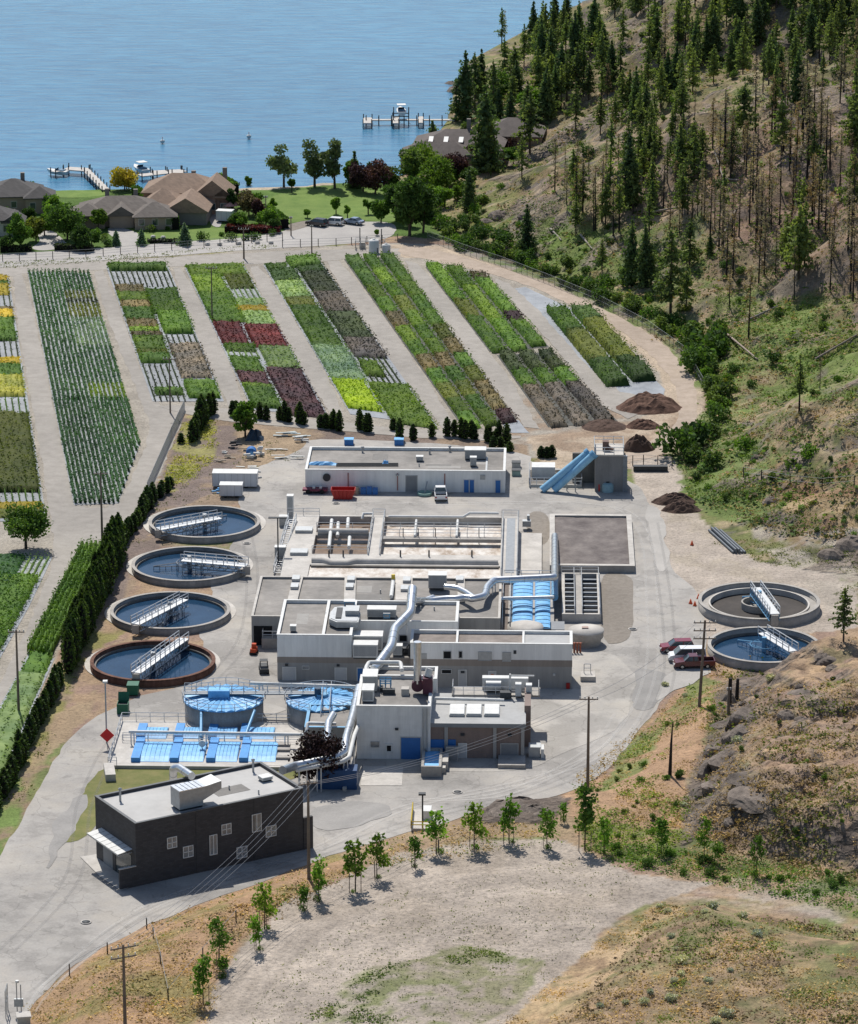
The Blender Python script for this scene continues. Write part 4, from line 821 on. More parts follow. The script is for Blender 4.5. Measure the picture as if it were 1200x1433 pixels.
for x_ in (401,473): x0=f.fx(x_); MB().box(x0-.2,-.3,hL-1.25,x0+.2,-.02,hL-1.0).build('wall_light',darkm,r)
def rp(fr,px,py,z): return P(px,py,z+fr.o.z)
zr=h2-.45
# curved air handler on the roof
c_=empty('air_handler',rp(f,485,872,zr),YAW,'large rounded grey air handler on the left white roof','roof unit')
pp=[(-3.3,-1.6),(-1.8,-3),(2.4,-3),(2.6,1.3),(1.4,3.6),(-1.2,4.4),(-2.6,4.0),(-3.3,1.6)]
MB().prism([(x*.72,y*.95) for x,y in pp],.25,1.1).build('casing',galv,c_)
MB().prism([(x*.66,y*.84) for x,y in pp],1.1,1.18).build('lid',mat('unit_top',(.44,.46,.47),.5,.2),c_)
MB().box(-.2,-.3,1.2,1.7,2.2,1.9).build('hood',galv,c_)
MB().box(-1.5,-1.6,1.19,-.7,3.0,1.32).build('louvre',darkm,c_)
hvac('roof_unit',rp(f,489,852,zr),1.5,1.2,1.2,YAW,'small blue roof box behind the rounded air handler',m=blues)
hvac('roof_unit',rp(f,534,863,zr),4.0,1.8,1.3,YAW,'wide grey roof unit right of the rounded air handler')
hvac('roof_unit',rp(f,541,866,zr),.9,.9,.9,YAW,'little blue fan box in front of the wide grey roof unit',m=blues)
hvac('roof_unit',rp(f,410,884,zr),.8,.8,.9,YAW,'small lone vent box at the left front of the white roof')
zl=hL+.05
hvac('roof_unit',rp(f,514,908,zl),4.2,2.4,2.2,YAW,'rear white box unit on the lower roof in the recess',m=whitem)
hvac('roof_unit',rp(f,511,919,zl),3.4,2.0,2.0,YAW,'front white box unit on the lower roof in the recess',m=whitem)
hvac('roof_unit',rp(f,556,917,zl),1.3,1.2,1.5,YAW,'grey box by the duct foot on the lower roof')
st=MB(); u=f.p(562,918,zl); st.tube([(u.x,u.y,zl),(u.x+1.6,u.y+2,zl+2.3)],.12,6); st.tube([(u.x+1,u.y,zl),(u.x+1.2,u.y,zl+1.8)],.2,8); st.box(u.x-.2,u.y+.6,zl,u.x+1.7,u.y+1.4,zl+.9)
tag(st.build('roof_pump',darkm,None,f.o,YAW),'dark pump with slanting pipes beside the low roof wall','pump')
# --- long building on the right (B3)
f=Fr(574,962); h3=f.fz(0,899.5); r=f.root('control_building','long two tone building with white upper wall and grey lower wall beside the round tank','building')
FC=f
w3=f.fx(800); d3=f.p(578,881,h3).y
hb=f.fz(0,922)
flat(r,0,0,w3,d3,hb,h3,clad,rooft)
MB().box(0.02,.02,0,w3-.02,d3-.02,hb).build('lower_storey',lowerw,r)
MB().box(-.02,0,hb-.95,w3+.02,.02,hb).build('wall_band',tanw,r)
for pxx in (639,732): u=f.p(pxx,899,h3); MB().box(u.x-.15,.3,h3-.4,u.x+.15,d3-.3,h3+.02+.001*(pxx>700)).build('roof_divider',whitem,r)
MB().box(f.fx(733),.32,h3-.44,w3-.32,d3-.32,h3-.38).build('pale_roof',roofl,r)
opening(f,r,'window',620.5,911.5,630.5,921,blackm,framem=galv,ft=.08)
opening(f,r,'window',642,911.5,646,920,blackm,framem=galv,ft=.08)
opening(f,r,'louvre',669,912.5,687,924,galv,framem=galv,ft=.06); opening(f,r,'louvre',703,913,714,925,galv,framem=galv,ft=.06)
opening(f,r,'vent',580,914,597,922,galv); opening(f,r,'vent',718,910,722,915,darkm)
opening(f,r,'sign_panel',618,937,631,942,blackm,framem=whitem,ft=.06)
opening(f,r,'door',642,938,652,960,doorw,framem=whitem); opening(f,r,'door',684,940,693,961,doorw,framem=whitem)
opening(f,r,'notice',686.5,943,690.5,948,mat('orange_notice',(.6,.2,.08),.6),proud=.12)
x0=f.fx(647); MB().box(x0-.25,-.35,hb-1.9,x0+.25,-.02,hb-1.65).build('wall_light',darkm,r)
x0=f.fx(775); MB().box(x0-.15,-.2,hb-2.2,x0+.15,-.02,hb-1.9).build('wall_light',whitem,r)
x0=f.fx(793); MB().box(x0-.1,-.2,.1,x0+.4,-.02,.9).build('hydrant_box',redp,r)
# section behind it with grating pits
f=Fr(690,872+10); r=f.root('covered_channel','channel with a ribbed blue arched cover and railings beside the grey roofs','channel')
MB().box(0,0,0,f.fx(775),f.p(700,800,1.6).y,1.3).build('base',conc,r)
def archcover(mb,x0,x1,y0,y1,z,rise,n=5,ribs=9,alongx=False):
    """corrugated arched cover; the arch spans x"""
    dy=(y1-y0)/ribs
    for k in range(ribs):
        ya=y0+k*dy; yb_=ya+dy*.86
        for (p0,p1,e) in ((ya,yb_,.10),(yb_,ya+dy,.0)):
            vs=[];m_=8
            for yy in (p0,p1):
                for i in range(m_+1):
                    a=math.pi*i/m_; vs.append((x0+(x1-x0)*(1-math.cos(a))/2,yy,z+(rise+e)*math.sin(a)**.7))
            mb.add(vs,[(i,i+1,m_+2+i,m_+1+i) for i in range(m_)],False)
    for yy in (y0,y1): 
        mb.add([(x0+(x1-x0)*(1-math.cos(math.pi*i/8))/2,yy,z+rise*math.sin(math.pi*i/8)**.7) for i in range(9)],[tuple(range(9))])
x0,x1,x2,x3=f.p(716,872,1.4).x,f.p(745,872,1.4).x,f.p(748,872,1.4).x,f.p(770,872,1.4).x
ya,yb_=f.p(0,872,1.4).y,f.p(0,804,1.4).y
mb=MB(); archcover(mb,x0,x1,ya,yb_,1.3,.25,ribs=13); mb.build('cover',bluec,r)
mb=MB(); archcover(mb,x2,x3,ya,yb_,1.3,.22,ribs=13); mb.build('cover',bluec,r)
MB().rail([(x0-1.4,ya-.4,1.3),(x0-1.4,yb_+1.2,1.3),(x3+1,yb_+1.2,1.3)],1.1,2,.08).rail([(x0-.3,ya,1.3),(x0-.3,yb_+.6,1.3)],1.1,2,.08).build('handrail',railm,r)
MB().box(x0-4.2,ya-1,0,x0-3.5,yb_+1,1.9).box(x0-3.5,ya-1,1.301,x0-.6,yb_+1,1.33).build('curb',mat('gravel_strip',(.17,.14,.12),.9),r)
MB().box(x3+.1,ya-.5,1.302,x3+2.0,ya+3.2,1.4).build('hatch',doorg,r)
f=Fr(786,871); r=f.root('open_settling_channels','open concrete channels with grating walkways and cross beams beside the round tank','channel')
x1=f.fx(841,.5); y1=f.p(786,803,1.1).y
MB().ring(0,0,x1,y1,.45,0,1.3).build('wall',concl,r)
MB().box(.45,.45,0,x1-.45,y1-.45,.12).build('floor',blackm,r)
xm=x1*.5
MB().box(xm-1.05,.45,.9,xm+.15,y1-.45,1.25).build('walkway',conc,r)
for k in range(1,9):
    yy=.45+(y1-.9)*k/9; MB().box(.45,yy-.35,.9,xm-1.05,yy+.1,1.15).build('cross_beam',gratem,r); MB().box(xm+.15,yy-.35,.9,x1-.45,yy+.1,1.15).build('cross_beam',gratem,r)
for s_ in (-1.0,.1): MB().rail([(xm+s_,.5,1.25),(xm+s_,y1-.5,1.25)],1.05,1.6,.08).build('handrail',railm,r)
MB().rail([(x1-.2,.1,1.3),(x1-.2,y1-.2,1.3),(0,y1-.2,1.3)],1.0,2,.07).build('handrail',railm,r)
# round concrete tank by the control building
rr=24/S(885)
c_=P(820,882,2.0); r=empty('round_concrete_tank',(c_.x,c_.y,0),0,'squat round concrete tank with a flat lid at the end of the long building','tank')
MB().lathe([(rr*.86,0),(rr*.86,.7),(rr*1.0,1.1),(rr,2.0)]).build('wall',conc,r); MB().lathe([(rr*1.03,1.95),(rr*1.03,2.15),(0.01,2.3)],n=48).build('lid',concl,r)
MB().box(-.6,-.2,2.28,.3,.5,2.45).build('hatch',mat('hatch_pink',(.45,.33,.28),.8),r)
c_=P(735,876,1.6); r=empty('domed_hatch',(c_.x,c_.y,0),0,'half hidden round pale lid beside the blue covered channel','tank lid'); MB().lathe([(2.6,0),(2.6,1.6),(1.8,1.9),(.01,2.0)]).build('lid',concl,r)
for k in range(4):
    p=P(799+k*4.2,914,0); v=empty('red_standpipe',p,0,'rust red standpipe in the row of four at the round tank foot','standpipe','red standpipes by the round tank'); MB().tube([(0,0,0),(0,0,1.5)],.14,8).build('pipe',mat('rust_red_pipe',(.30,.10,.06),.7),v); MB().tube([(0,0,1.35),(0,0,1.55)],.2,8).build('cap',mat('rust_red_pipe',(0,0,0)),v)
p=P(822,950,0); v=empty('manhole_block',p,YAW,'square concrete manhole block with two thin posts casting a shadow on the apron','manhole'); MB().box(-1,-1.3,0,1,1,.75).build('block',concl,v); MB().rail([(-.5,.3,.75),(.4,.3,.75)],1.3,1,.09).build('post',railm,v)
# --- front white tower building
f=Fr(499,1062); h4=f.fz(0,987.5); r=f.root('headworks_building','tall white block building with a blue roller door and roof plant in the front centre','building')
FT=f
w4=f.fx(602); d4=f.p(508,944,h4).y
flat(r,0,0,w4,d4,0,h4,panelmat('wall_pale_block',(.78,.77,.74),1.2,.93,.7,dz=.6,mortar=.02),roofg)
opening(f,r,'roller_door',561,1032,588,1064,bluep,framem=galv,ft=.1)
opening(f,r,'window',541,1043,547,1051,blackm,framem=whitem,ft=.25)
opening(f,r,'louvre',519,1038,530,1045,glassb,framem=galv,ft=.06)
x0=f.fx(555); MB().box(x0-.22,-.3,4.1,x0+.22,-.02,4.35).build('wall_light',darkm,r)
for q_ in (592,597): x0=f.fx(q_); MB().tube([(x0,-.15,.3),(x0,-.15,h4-.2)],.1,8).build('downpipe',galv,r)
zr=h4-.45
hvac('roof_unit',rp(f,518,964,zr),1.9,3.0,2.2,YAW,'rear tall grey unit on the tower roof left edge')
hvac('roof_unit',rp(f,515,979,zr),1.5,2.6,1.7,YAW,'front white unit on the tower roof left edge',m=whitem)
v=empty('roof_pump',rp(f,540,968,zr),YAW,'small blue pump frame on the tower roof','pump')
MB().rail([(-.8,0,.5),(.6,0,.5)],1.2,.5,.14).rail([(-.8,.9,.5),(.6,.9,.5)],1.2,.5,.14).build('frame',blues,v); MB().box(-.4,-1.2,0,1.2,-.4,.7).box(-.8,-.2,0,-.4,1,.6).build('motor',darkm,v)
v=empty('exhaust_stack',rp(f,585,971,zr),YAW,'tall silver exhaust stack with a dark red fan on the tower roof','exhaust stack')
MB().tube([(-.1,0,1.5),(-.1,0,7.2)],.52,16).build('stack',silver,v)
MB().tube([(-.1,-.5,1.2),(-.1,.5,1.2)],.78,18).build('fan_housing',mat('maroon_paint',(.10,.03,.05),.4),v)
MB().box(.6,-.9,.3,1.9,.7,2.4).build('fan_motor',mat('maroon_paint',(0,0,0)),v); MB().tube([(1.2,0,2.4),(1.5,.3,3.4)],.5,12).build('flexible_cowl',whitem,v); MB().box(-2.2,-.8,0,-1.2,.4,.9).build('box',concl,v)
# back annex with pipes loops
fx0,fx1=f.p(512,941,h4-1).x,f.p(612,941,h4-1).x
yk=f.p(0,928,h4-.6).y
flat(r,fx0,d4+.01,fx1,yk,0,h4-.5,clad,roofg,par=.4)
# --- brown building on the right
f=Fr(602,1063); r=f.root('blower_building','low brown block building with a pale roof and three white skylights','building')
FR=f
h5=f.fz(0,1013.5); w5=f.fx(733,1.5)
d5=f.p(615,985,h5).y; d5=max(d5,12)
MB().box(0,.6,0,w5,d5,h5-.35).build('wall',brickb,r)
MB().box(0,.3,h5-.35,w5+.2,d5+.2,h5).build('roof',roofl,r)
MB().box(0,.25,h5-.5,w5+.25,.3,h5+.05).build('fascia',doorg,r)
for q_ in (624,692,731): x0=f.fx(q_,.4); MB().box(x0-.22,.35,0,x0+.22,.6,h5-.36).build('pilaster',lowerw,r)
opening(f,r,'door',642,1041,652,1064,doorw,y=.6,framem=whitem)
opening(f,r,'roller_door',701,1041,724,1066,doorg,y=.6,framem=galv)
for q_ in (647,713): x0=f.fx(q_,.6); MB().box(x0-.25,.2,3.2,x0+.25,.6,3.45).build('wall_light',darkm,r)
MB().box(f.fx(697,0),-3.2,0,f.fx(735,0),.5,.55).build('loading_step',conc,r)
for q_ in (639.5,663,688):
    u=f.p(q_,996,h5); v=empty('skylight',rp(f,q_,996,h5),YAW,{639.5:'left',663:'middle',688:'right'}[q_]+' of three white square skylights on the brown building','skylight','white skylights on the brown building'); MB().box(-1.0,-2.0,0,1.0,2.0,.3).build('curb',galv,v); MB().box(-.93,-1.9,.3,.93,1.9,.42).build('dome',whitem,v)
MB().tube([(f.p(608,983.5,h5).x,f.p(608,983.5,h5).y,h5+.6),(f.p(705,986,h5).x,f.p(705,986,h5).y,h5+.6)],.22,10).build('roof_pipe',whitem,r)
v=empty('roof_platform',rp(f,690,975,h5),YAW,'cluster of white and silver roof plant with railings on the brown building','roof plant')
MB().box(-5.5,0,0,6.2,3.2,.25).build('platform',conc,v)
MB().tube([(-1.0,1.2,1.1),(1.0,1.2,1.1)],.7,16).build('fan_drum',galv,v); MB().box(-1.5,2,.3,4.6,3.2,1.9).build('duct_box',whitem,v)
MB().box(2.9,-.6,.3,3.7,.6,1.9).build('elbow_box',whitem,v); MB().box(4.3,-.6,.3,5.1,.6,1.8).build('elbow_box',whitem,v); MB().tube([(2.2,0,.3),(2.2,0,3.2)],.14,8).tube([(2.2,.2,2.9),(5.4,.2,2.9)],.12,8).build('pipe',whitem,v)
MB().rail([(-5.4,.1,.25),(6,.1,.25),(6,3.1,.25)],1.1,1.3,.07).rail([(-5.4,.1,.25),(-5.4,3.1,.25)],1.1,1.3,.07).build('handrail',railm,v)
MB().box(.9,-1.2,.25,2.4,-.2,1).build('gearbox',darkm,v)
# side annex right of the brown building
w6=f.fx(742,4)
MB().box(w5,5.0,0,w6,d5+1,h5+.9).build('side_wall',brickb,r)
p=P(749,1058,0); v=empty('utility_box',p,YAW,'small grey utility box beside the brown building end wall','box'); MB().box(-.9,-.8,0,.6,.9,1.4).box(-.9,-.8,1.4,.7,1,1.5).build('casing',galv,v); MB().box(.7,-1,0,1.1,.9,1.3).build('bollard',whitem,v)
# blue loading trough
v=empty('loading_hopper',P(603,1088,0),YAW,'open blue lined loading trough with stepped concrete sides','hopper')
MB().ring(-1.3,0,1.3,7,.35,0,1.5).build('wall',conc,v); MB().box(-.95,.35,.6,.95,6.65,1.15).build('lining',bluec,v); MB().box(1.31,2.6,0,2.1,6,1.2).box(1.31,1.4,0,1.8,2.6,.8).build('step',concl,v)
MB().box(-1,7.05,0,3,7.6,2.6).build('back_panel',bluep,v)
v=empty('electrical_box',P(632,1066,0),YAW,'grey upright electrical box against the brown wall','box'); MB().box(-.8,0,0,.8,.6,2).build('casing',galv,v); MB().box(-.7,-.04,.2,.7,0,1.9).build('door',doorg,v)
# --- dark brick building in the foreground
A=P(191,1232,0); 
hD=zat(P(191,1241).y,1152.5)
bl=P(191,1241,0); br_=P(424.5,1189.5,0)
yaw2=math.atan2(br_.y-bl.y,br_.x-bl.x)
f=Fr(191,1241,0,yaw2)
hD=f.fz(0,1152.5)
L5=(br_-bl).length
bk=f.p(368,1066.5,hD); bk2=f.p(138,1111.5,hD); dD=(bk.y+bk2.y)/2
r=f.root('dark_brick_building','two storey dark brick building with a flat grey roof in the foreground','building')
flat(r,0,0,L5,dD,0,hD,brickd,mat('roof_membrane',(.47,.46,.44),.85,var=.12,scale=.15,bump=.1),mat('dark_coping',(.10,.105,.11),.5),par=.35,th=.35,cw=.02)
for x_ in (.355,.70): MB().box(L5*x_-.05,-.03,0,L5*x_+.05,.01,hD-.1).build('wall_joint',darkm,r)
for a in ((235,1173.5,247,1187),(257,1186,269.5,1200),(311,1155,323,1168),(331.5,1187,344.5,1201),(372.5,1157.5,385.5,1171)):
    o=opening(f,r,'window',*a,glassb,framem=whitem,ft=.09,proud=.03)
    x0,x1=f.fx(a[0]),f.fx(a[2]); xm=(x0+x1)/2; z1=f.fz(x0,a[1]);z0=f.fz(x0,a[3]); MB().box(xm-.05,-.1,z0,xm+.05,-.03,z1).box(x0,-.1,(z0+z1)/2-.04,x1,-.031,(z0+z1)/2+.04).build('mullion',whitem,o)
for a in ((294,1170,303,1196),(353.5,1141,365,1164)):
    o=opening(f,r,'window',*a,glassb,framem=whitem,ft=.09,proud=.03)
    x0,x1=f.fx(a[0]),f.fx(a[2]); z1=f.fz(x0,a[1]);z0=f.fz(x0,a[3]); MB().box((x0+x1)/2-.05,-.1,z0,(x0+x1)/2+.05,-.03,z1).build('mullion',whitem,o)
MB().box(-2.2,0.0,0,-.0,.3,2.6).build('wing_wall',brickd,r)
MB().box(-2.25,-.03,2.6,0,.33,2.68).build('wing_coping',concl,r)
MB().box(L5+.001,-.1,0,L5+1.3,.3,4.2).build('wing_wall',brickd,r)
# entrance side (left end wall)
MB().box(-.06,1.2,0,0,5.2,3.6).build('entrance_glazing',glass,r); MB().box(-.06,6.2,0,0,dD-2,3.8).build('roller_door',doorg,r)
MB().box(-.1,5.3,0,0,6.1,3.8).build('pier',darkm,r)
cn=MB()
nn_=7
for k in range(nn_):
    y0=.9+(dD-2.4)*k/nn_; cn.add([(0,y0,4.5),(0,y0+(dD-2.4)/nn_*.93,4.5),(-2.0,y0+(dD-2.4)/nn_*.93,4.2),(-2.0,y0,4.2)],[(0,1,2,3)]); cn.box(-2.0,y0,4.1,-1.92,y0+(dD-2.4)/nn_*.93,4.24)
cn.build('canopy',whitem,r)
MB().box(-1.9,1,3.95,0,1.15,4.09).box(-1.9,dD-1.7,3.95,0,dD-1.55,4.09).box(-1.85,.9,3.9,-1.7,dD-1.5,4.05).build('canopy_frame',galv,r)
zr=hD-.35
u=f.p(268,1128,zr)
v=empty('roof_air_unit',f.o+Matrix.Rotation(f.yaw,3,'Z')@Vector((u.x,u.y,zr)),f.yaw,'big silver box unit with a flared end on the dark building roof','roof unit')
MB().box(-2.2,-1.1,.3,1.0,1.2,2.6).build('casing',galv,v)
MB().add([(1.0,-1.1,.9),(1.0,1.2,.9),(1.0,1.2,2.6),(1.0,-1.1,2.6),(3.4,-1.3,2.0),(3.4,1.4,2.0),(3.4,1.4,3.0),(3.4,-1.3,3.0)],[(0,3,7,4),(3,2,6,7),(1,5,6,2),(0,4,5,1),(4,7,6,5)]).build('flared_hood',galv,v)
g=MB()
for k in range(6): g.box(-2.2+k*.62,-1.15,2.6,-1.7+k*.62,1.25,2.68)
g.build('lid',silver,v); MB().box(-2,-.9,0,1.0,1,.3).build('base',darkm,v)
hvac('roof_unit',f.o+Matrix.Rotation(f.yaw,3,'Z')@Vector((*f.p(371,1092,zr).xy,zr)),1.4,1.2,.55,f.yaw,'low square hatch at the right of the dark building roof')
for q_,lb in (((168,1121),'vent pipe at the left end of the dark building roof'),((354,1080),'vent pipe at the back right of the dark building roof')): roofvent(f.o+Matrix.Rotation(f.yaw,3,'Z')@Vector((*f.p(*q_,zr).xy,zr)),lb,h=1.5,rr=.25)
sheet('concrete_slab',[(112,1200),(136,1196),(192,1240),(168,1247),(140,1228)],concl,.11,smooth=0)
FD=f
# ---------------------------------------------------------------- round clarifiers
def clarifier(cx,cy,halfw,wallm,label,b0,b1,zr=1.0,zw=.2,empty_=False,deckm=railm,zd=1.9,yawoff=0,col_=galv):
    r_=halfw/S(cy,zr); c=P(cx,cy,zr); r=empty('clarifier_tank',(c.x,c.y,0),0,label,'tank','round clarifier tanks')
    MB().lathe([(r_,0),(r_,zr),(r_-.45,zr),(r_-.45,-.5)],n=72).build('wall',wallm,r)
    MB().lathe([(r_+.03,zr-.02),(r_+.03,zr+.05),(r_-.48,zr+.05),(r_-.48,zr-.02)],n=72,sm=False).build('rim',wallm if wallm is rustwall else conc,r)
    MB().lathe([(r_-.45,.5 if not empty_ else .7),(r_-(.8 if not empty_ else 1.5),.5 if not empty_ else .7),(r_-(.8 if not empty_ else 1.5),.05)],n=72,sm=False).build('launder',concd if not empty_ else conc,r)
    if empty_:
        MB().lathe([(r_-1.5,.7),(r_-1.5,.95),(r_-1.75,.95),(r_-1.75,.06)],n=72,sm=False).build('weir',concl,r)
        MB().lathe([(.01,.12),(r_-1.1,.12)],n=72).build('floor',mat('tank_floor',(.055,.046,.04),.8,var=.4,scale=.3),r)
        MB().lathe([(2.6,.13),(2.6,1.15),(2.35,1.15),(2.35,.2),(.01,.2)],n=40,sm=False).build('centre_well',conc,r)
    else:
        MB().lathe([(.01,zw),(r_-.44,zw)],n=72).build('water',MT['clarifier_water'],r)
    c0=Vector((c.x,c.y,0)); p0=P(*b0,zd)-c0; p1=P(*b1,zd)-c0
    p0.z=p1.z=zd; dr=(p1-p0); L_=dr.length; dr.normalize(); nrm=Vector((-dr.y,dr.x,0)); hw=.75
    wd=MB(); a,b_,c_,d_=[tuple(v)[:2] for v in (p0-nrm*hw,p1-nrm*hw,p1+nrm*hw,p0+nrm*hw)]
    wd.prism([a,b_,c_,d_],zd-.12,zd); 
    br=wd.build('walkway_bridge',deckm,r)
    mb=MB()
    for s_ in (-hw,hw): mb.rail([p0+nrm*s_,p1+nrm*s_],1.05,1.5,.12)
    mb.build('handrail',railm,br)
    mb=MB(); dn=Vector((0,0,-1.0)); n=max(4,int(L_/1.2))
    for s_ in (-hw,hw):
        mb.bar(p0+nrm*s_+dn,p1+nrm*s_+dn,.16); 
        for k in range(n): mb.bar(p0+nrm*s_+dr*L_*k/n,p0+nrm*s_+dn+dr*L_*(k+.5)/n,.1); mb.bar(p0+nrm*s_+dn+dr*L_*(k+.5)/n,p0+nrm*s_+dr*L_*(k+1)/n,.1)
    mb.build('truss',col_,br)
    mb=MB(); mb.tube([(0,0,-.2),(0,0,zd+.3)],.35,12); mb.build('centre_column',col_,r)
    # cage and skimmer arms
    mb=MB(); zc_=zw+.35; ra=2.0
    if not empty_:
        for k in range(12):
            a=k*math.pi/6; mb.bar((ra*math.cos(a),ra*math.sin(a),zw-.1),(ra*math.cos(a),ra*math.sin(a),zc_+.7),.08)
            mb.bar((ra*math.cos(a),ra*math.sin(a),zc_+.7),(ra*math.cos(a+.5236),ra*math.sin(a+.5236),zc_+.7),.12)
    for a in (math.atan2(-dr.y,-dr.x)+.35+yawoff,math.atan2(dr.y,dr.x)+.35+yawoff):
        e=Vector((math.cos(a),math.sin(a),0))*(r_*(.5 if empty_ else .62)); mb.bar((0,0,zd-.5),e+Vector((0,0,zw+.5)),.14); mb.bar((0,0,zw+.4),e+Vector((0,0,zw+.4)),.14)
        for k in range(3,7): q_=e*k/6; mb.bar(q_+Vector((0,0,zw-.15)),q_+Vector((0,0,zw+.5)),.08)
    mb.build('skimmer_arm',col_,r)
    for s_ in (0,1): 
        q_=p1 if s_ else p0
        if q_.length>r_*.7: MB().box(q_.x-.5,q_.y-.4,zr-.5,q_.x+.5,q_.y+.4,zd-.12).build('bridge_foot',conc,r)
    return r
wmt=bpy.data.materials.new('clarifier_water'); t,b,N,L=nodes(wmt); MT['clarifier_water']=wmt
L.new(mix(t,ramp(t,noise(t,.35,4,.6),[(.3,(.010,.034,.072)),(.7,(.018,.052,.105))]),ramp(t,noise(t,1.6,6,.75),[(.60,(0,0,0)),(.72,(.05,.055,.03))]),1.0,'ADD'),b.inputs['Base Color']); b.inputs['Roughness'].default_value=.12; b.inputs['IOR'].default_value=1.33
bn=N.new('ShaderNodeBump'); bn.inputs['Strength'].default_value=.12; bn.inputs['Distance'].default_value=.05; L.new(noise(t,2.5,3,.6),bn.inputs['Height']); L.new(bn.outputs[0],b.inputs['Normal'])
clarifier(286,729.5,78,tankwall,'rearmost of the four left clarifiers, grey rim, bridge from its left side',(221,740),(307,724))
clarifier(265,788.5,81,tankwall,'second clarifier from the back on the left, bridge reaching its right rim',(255,783),(345,791))
clarifier(238,853.5,84,tankwall,'third clarifier from the back on the left, white bridge, level with the tall hedge end',(189,873),(257,838))
clarifier(213.5,924,87.5,rustwall,'nearest left clarifier with a rust brown wall and white bridge',(190,941),(257,893))
clarifier(1062,840,85,conc,'upper right clarifier, drained, with a blue bridge and inner well',(1057,822),(1084,859),empty_=True,zr=1.35,zw=.15,deckm=railm,zd=2.5,col_=blues)
clarifier(1069,902,79,conc,'lower right clarifier partly hidden by the rocky knoll, full of blue water',(1067,885),(1110,911),zr=1.2,zd=2.0,col_=blues)
# ---------------------------------------------------------------- blue covered digesters and channels in front
def covtank(cx,cy,half,z,label,stair=False):
    r_=half/S(cy,z); c=P(cx,cy,z); r=empty('covered_tank',(c.x,c.y,0),0,label,'tank','round tanks under blue segmented covers')
    MB().lathe([(r_,0),(r_,z-.15),(r_-.2,z-.15)],n=56).build('wall',mat('digester_concrete',(.38,.36,.335),.85,var=.3,scale=.8,streak=True),r)
    ns=26; V_=[];F_=[]
    for k in range(ns):
        a0=2*math.pi*k/ns; a1=a0+2*math.pi/ns*.86; am=(a0+a1)/2
        for (x0,x1,e0,e1) in ((a0,am,0,.16),(am,a1,.16,0),(a1,a0+2*math.pi/ns,-.06,-.06)):
            n=len(V_); R1=r_+.12
            V_+=[(.8*math.cos(x0),.8*math.sin(x0),z+.55+e0*.3),(R1*math.cos(x0),R1*math.sin(x0),z+e0),(R1*math.cos(x1),R1*math.sin(x1),z+e1),(.8*math.cos(x1),.8*math.sin(x1),z+.55+e1*.3)]
            V_+=[(R1*math.cos(x0),R1*math.sin(x0),z-.14),(R1*math.cos(x1),R1*math.sin(x1),z-.14)]
            F_+=[(n,n+1,n+2,n+3),(n+1,n+4,n+5,n+2)]
    MB().add(V_,F_).build('cover',bluec,r)
    MB().tube([(0,0,z+.3),(0,0,z+.9)],.9,16).build('centre_cap',blues,r)
    hr=MB(); n=20
    pts=[((r_+.3)*math.cos(2*math.pi*k/n),(r_+.3)*math.sin(2*math.pi*k/n),z-.1) for k in range(n+1)]
    for k in range(n):
        if stair and k in (14,15): continue
        hr.rail([pts[k],pts[k+1]],1.1,5,.07)
    hr.build('handrail',railm,r)
    return r,r_
r,ra=covtank(313,977,55,2.9,'left round tank with a blue segmented cover and railing')
MB().box(-ra,-.7,3.6,ra+8.5,.6,3.75).build('walkway',gratem,r); MB().rail([(-ra,-.7,3.75),(ra+8.5,-.7,3.75)],1.1,1.5,.07).rail([(-ra,.6,3.75),(ra+8.5,.6,3.75)],1.1,1.5,.07).build('walkway_rail',railm,r)
MB().box(-2,-1.4,3.4,.8,-.2,4.4).build('drive_unit',bluec,r)
r,ra=covtank(450,979,49,2.9,'right round tank with a blue segmented cover, a mixer and a short stair',True)
st=MB()
for k in range(12): st.box(.0,-ra-.6-3.0+k*.25,0.1+k*.24,1.2,-ra-.45-3.0+k*.25,.16+k*.24)
st.rail([(0,-ra-3.6,.1),(0,-ra-.4,2.9)],1,1,.07).rail([(1.2,-ra-3.6,.1),(1.2,-ra-.4,2.9)],1,1,.07)
st.build('stair',railm,r); MB().box(.1,-ra,2.9,1.2,ra*.8,3.1).build('walkway',gratem,r); MB().rail([(.1,-ra,3.1),(.1,ra*.8,3.1)],1.1,1.5,.07).rail([(1.2,-ra,3.1),(1.2,ra*.8,3.1)],1.1,1.5,.07).build('walkway_rail',railm,r)
MB().tube([(-.5,-.2,3),(-.5,-.2,4.6)],.45,12).build('mixer_motor',mat('motor_blue',(.03,.07,.12),.5),r)
f=Fr(150,1076); r=f.root('covered_clarifier_channels','two rows of ribbed blue covers on a concrete deck with railings','channel')
zt=.5; xr_=f.p(415,1068,zt).x
c0,c1,c2,c3=f.p(150,1071,zt),f.p(415,1071,zt),f.p(470,1012,zt),f.p(178,1008,zt)
y0=c0.y; y1=c3.y
MB().box(0,y0,0,c1.x,y1,zt).build('deck',concl,r)
covb=[[(190,232),(243,279),(290,330),(335,382)],[(183,236),(237,284),(288,331),(334,385)]]
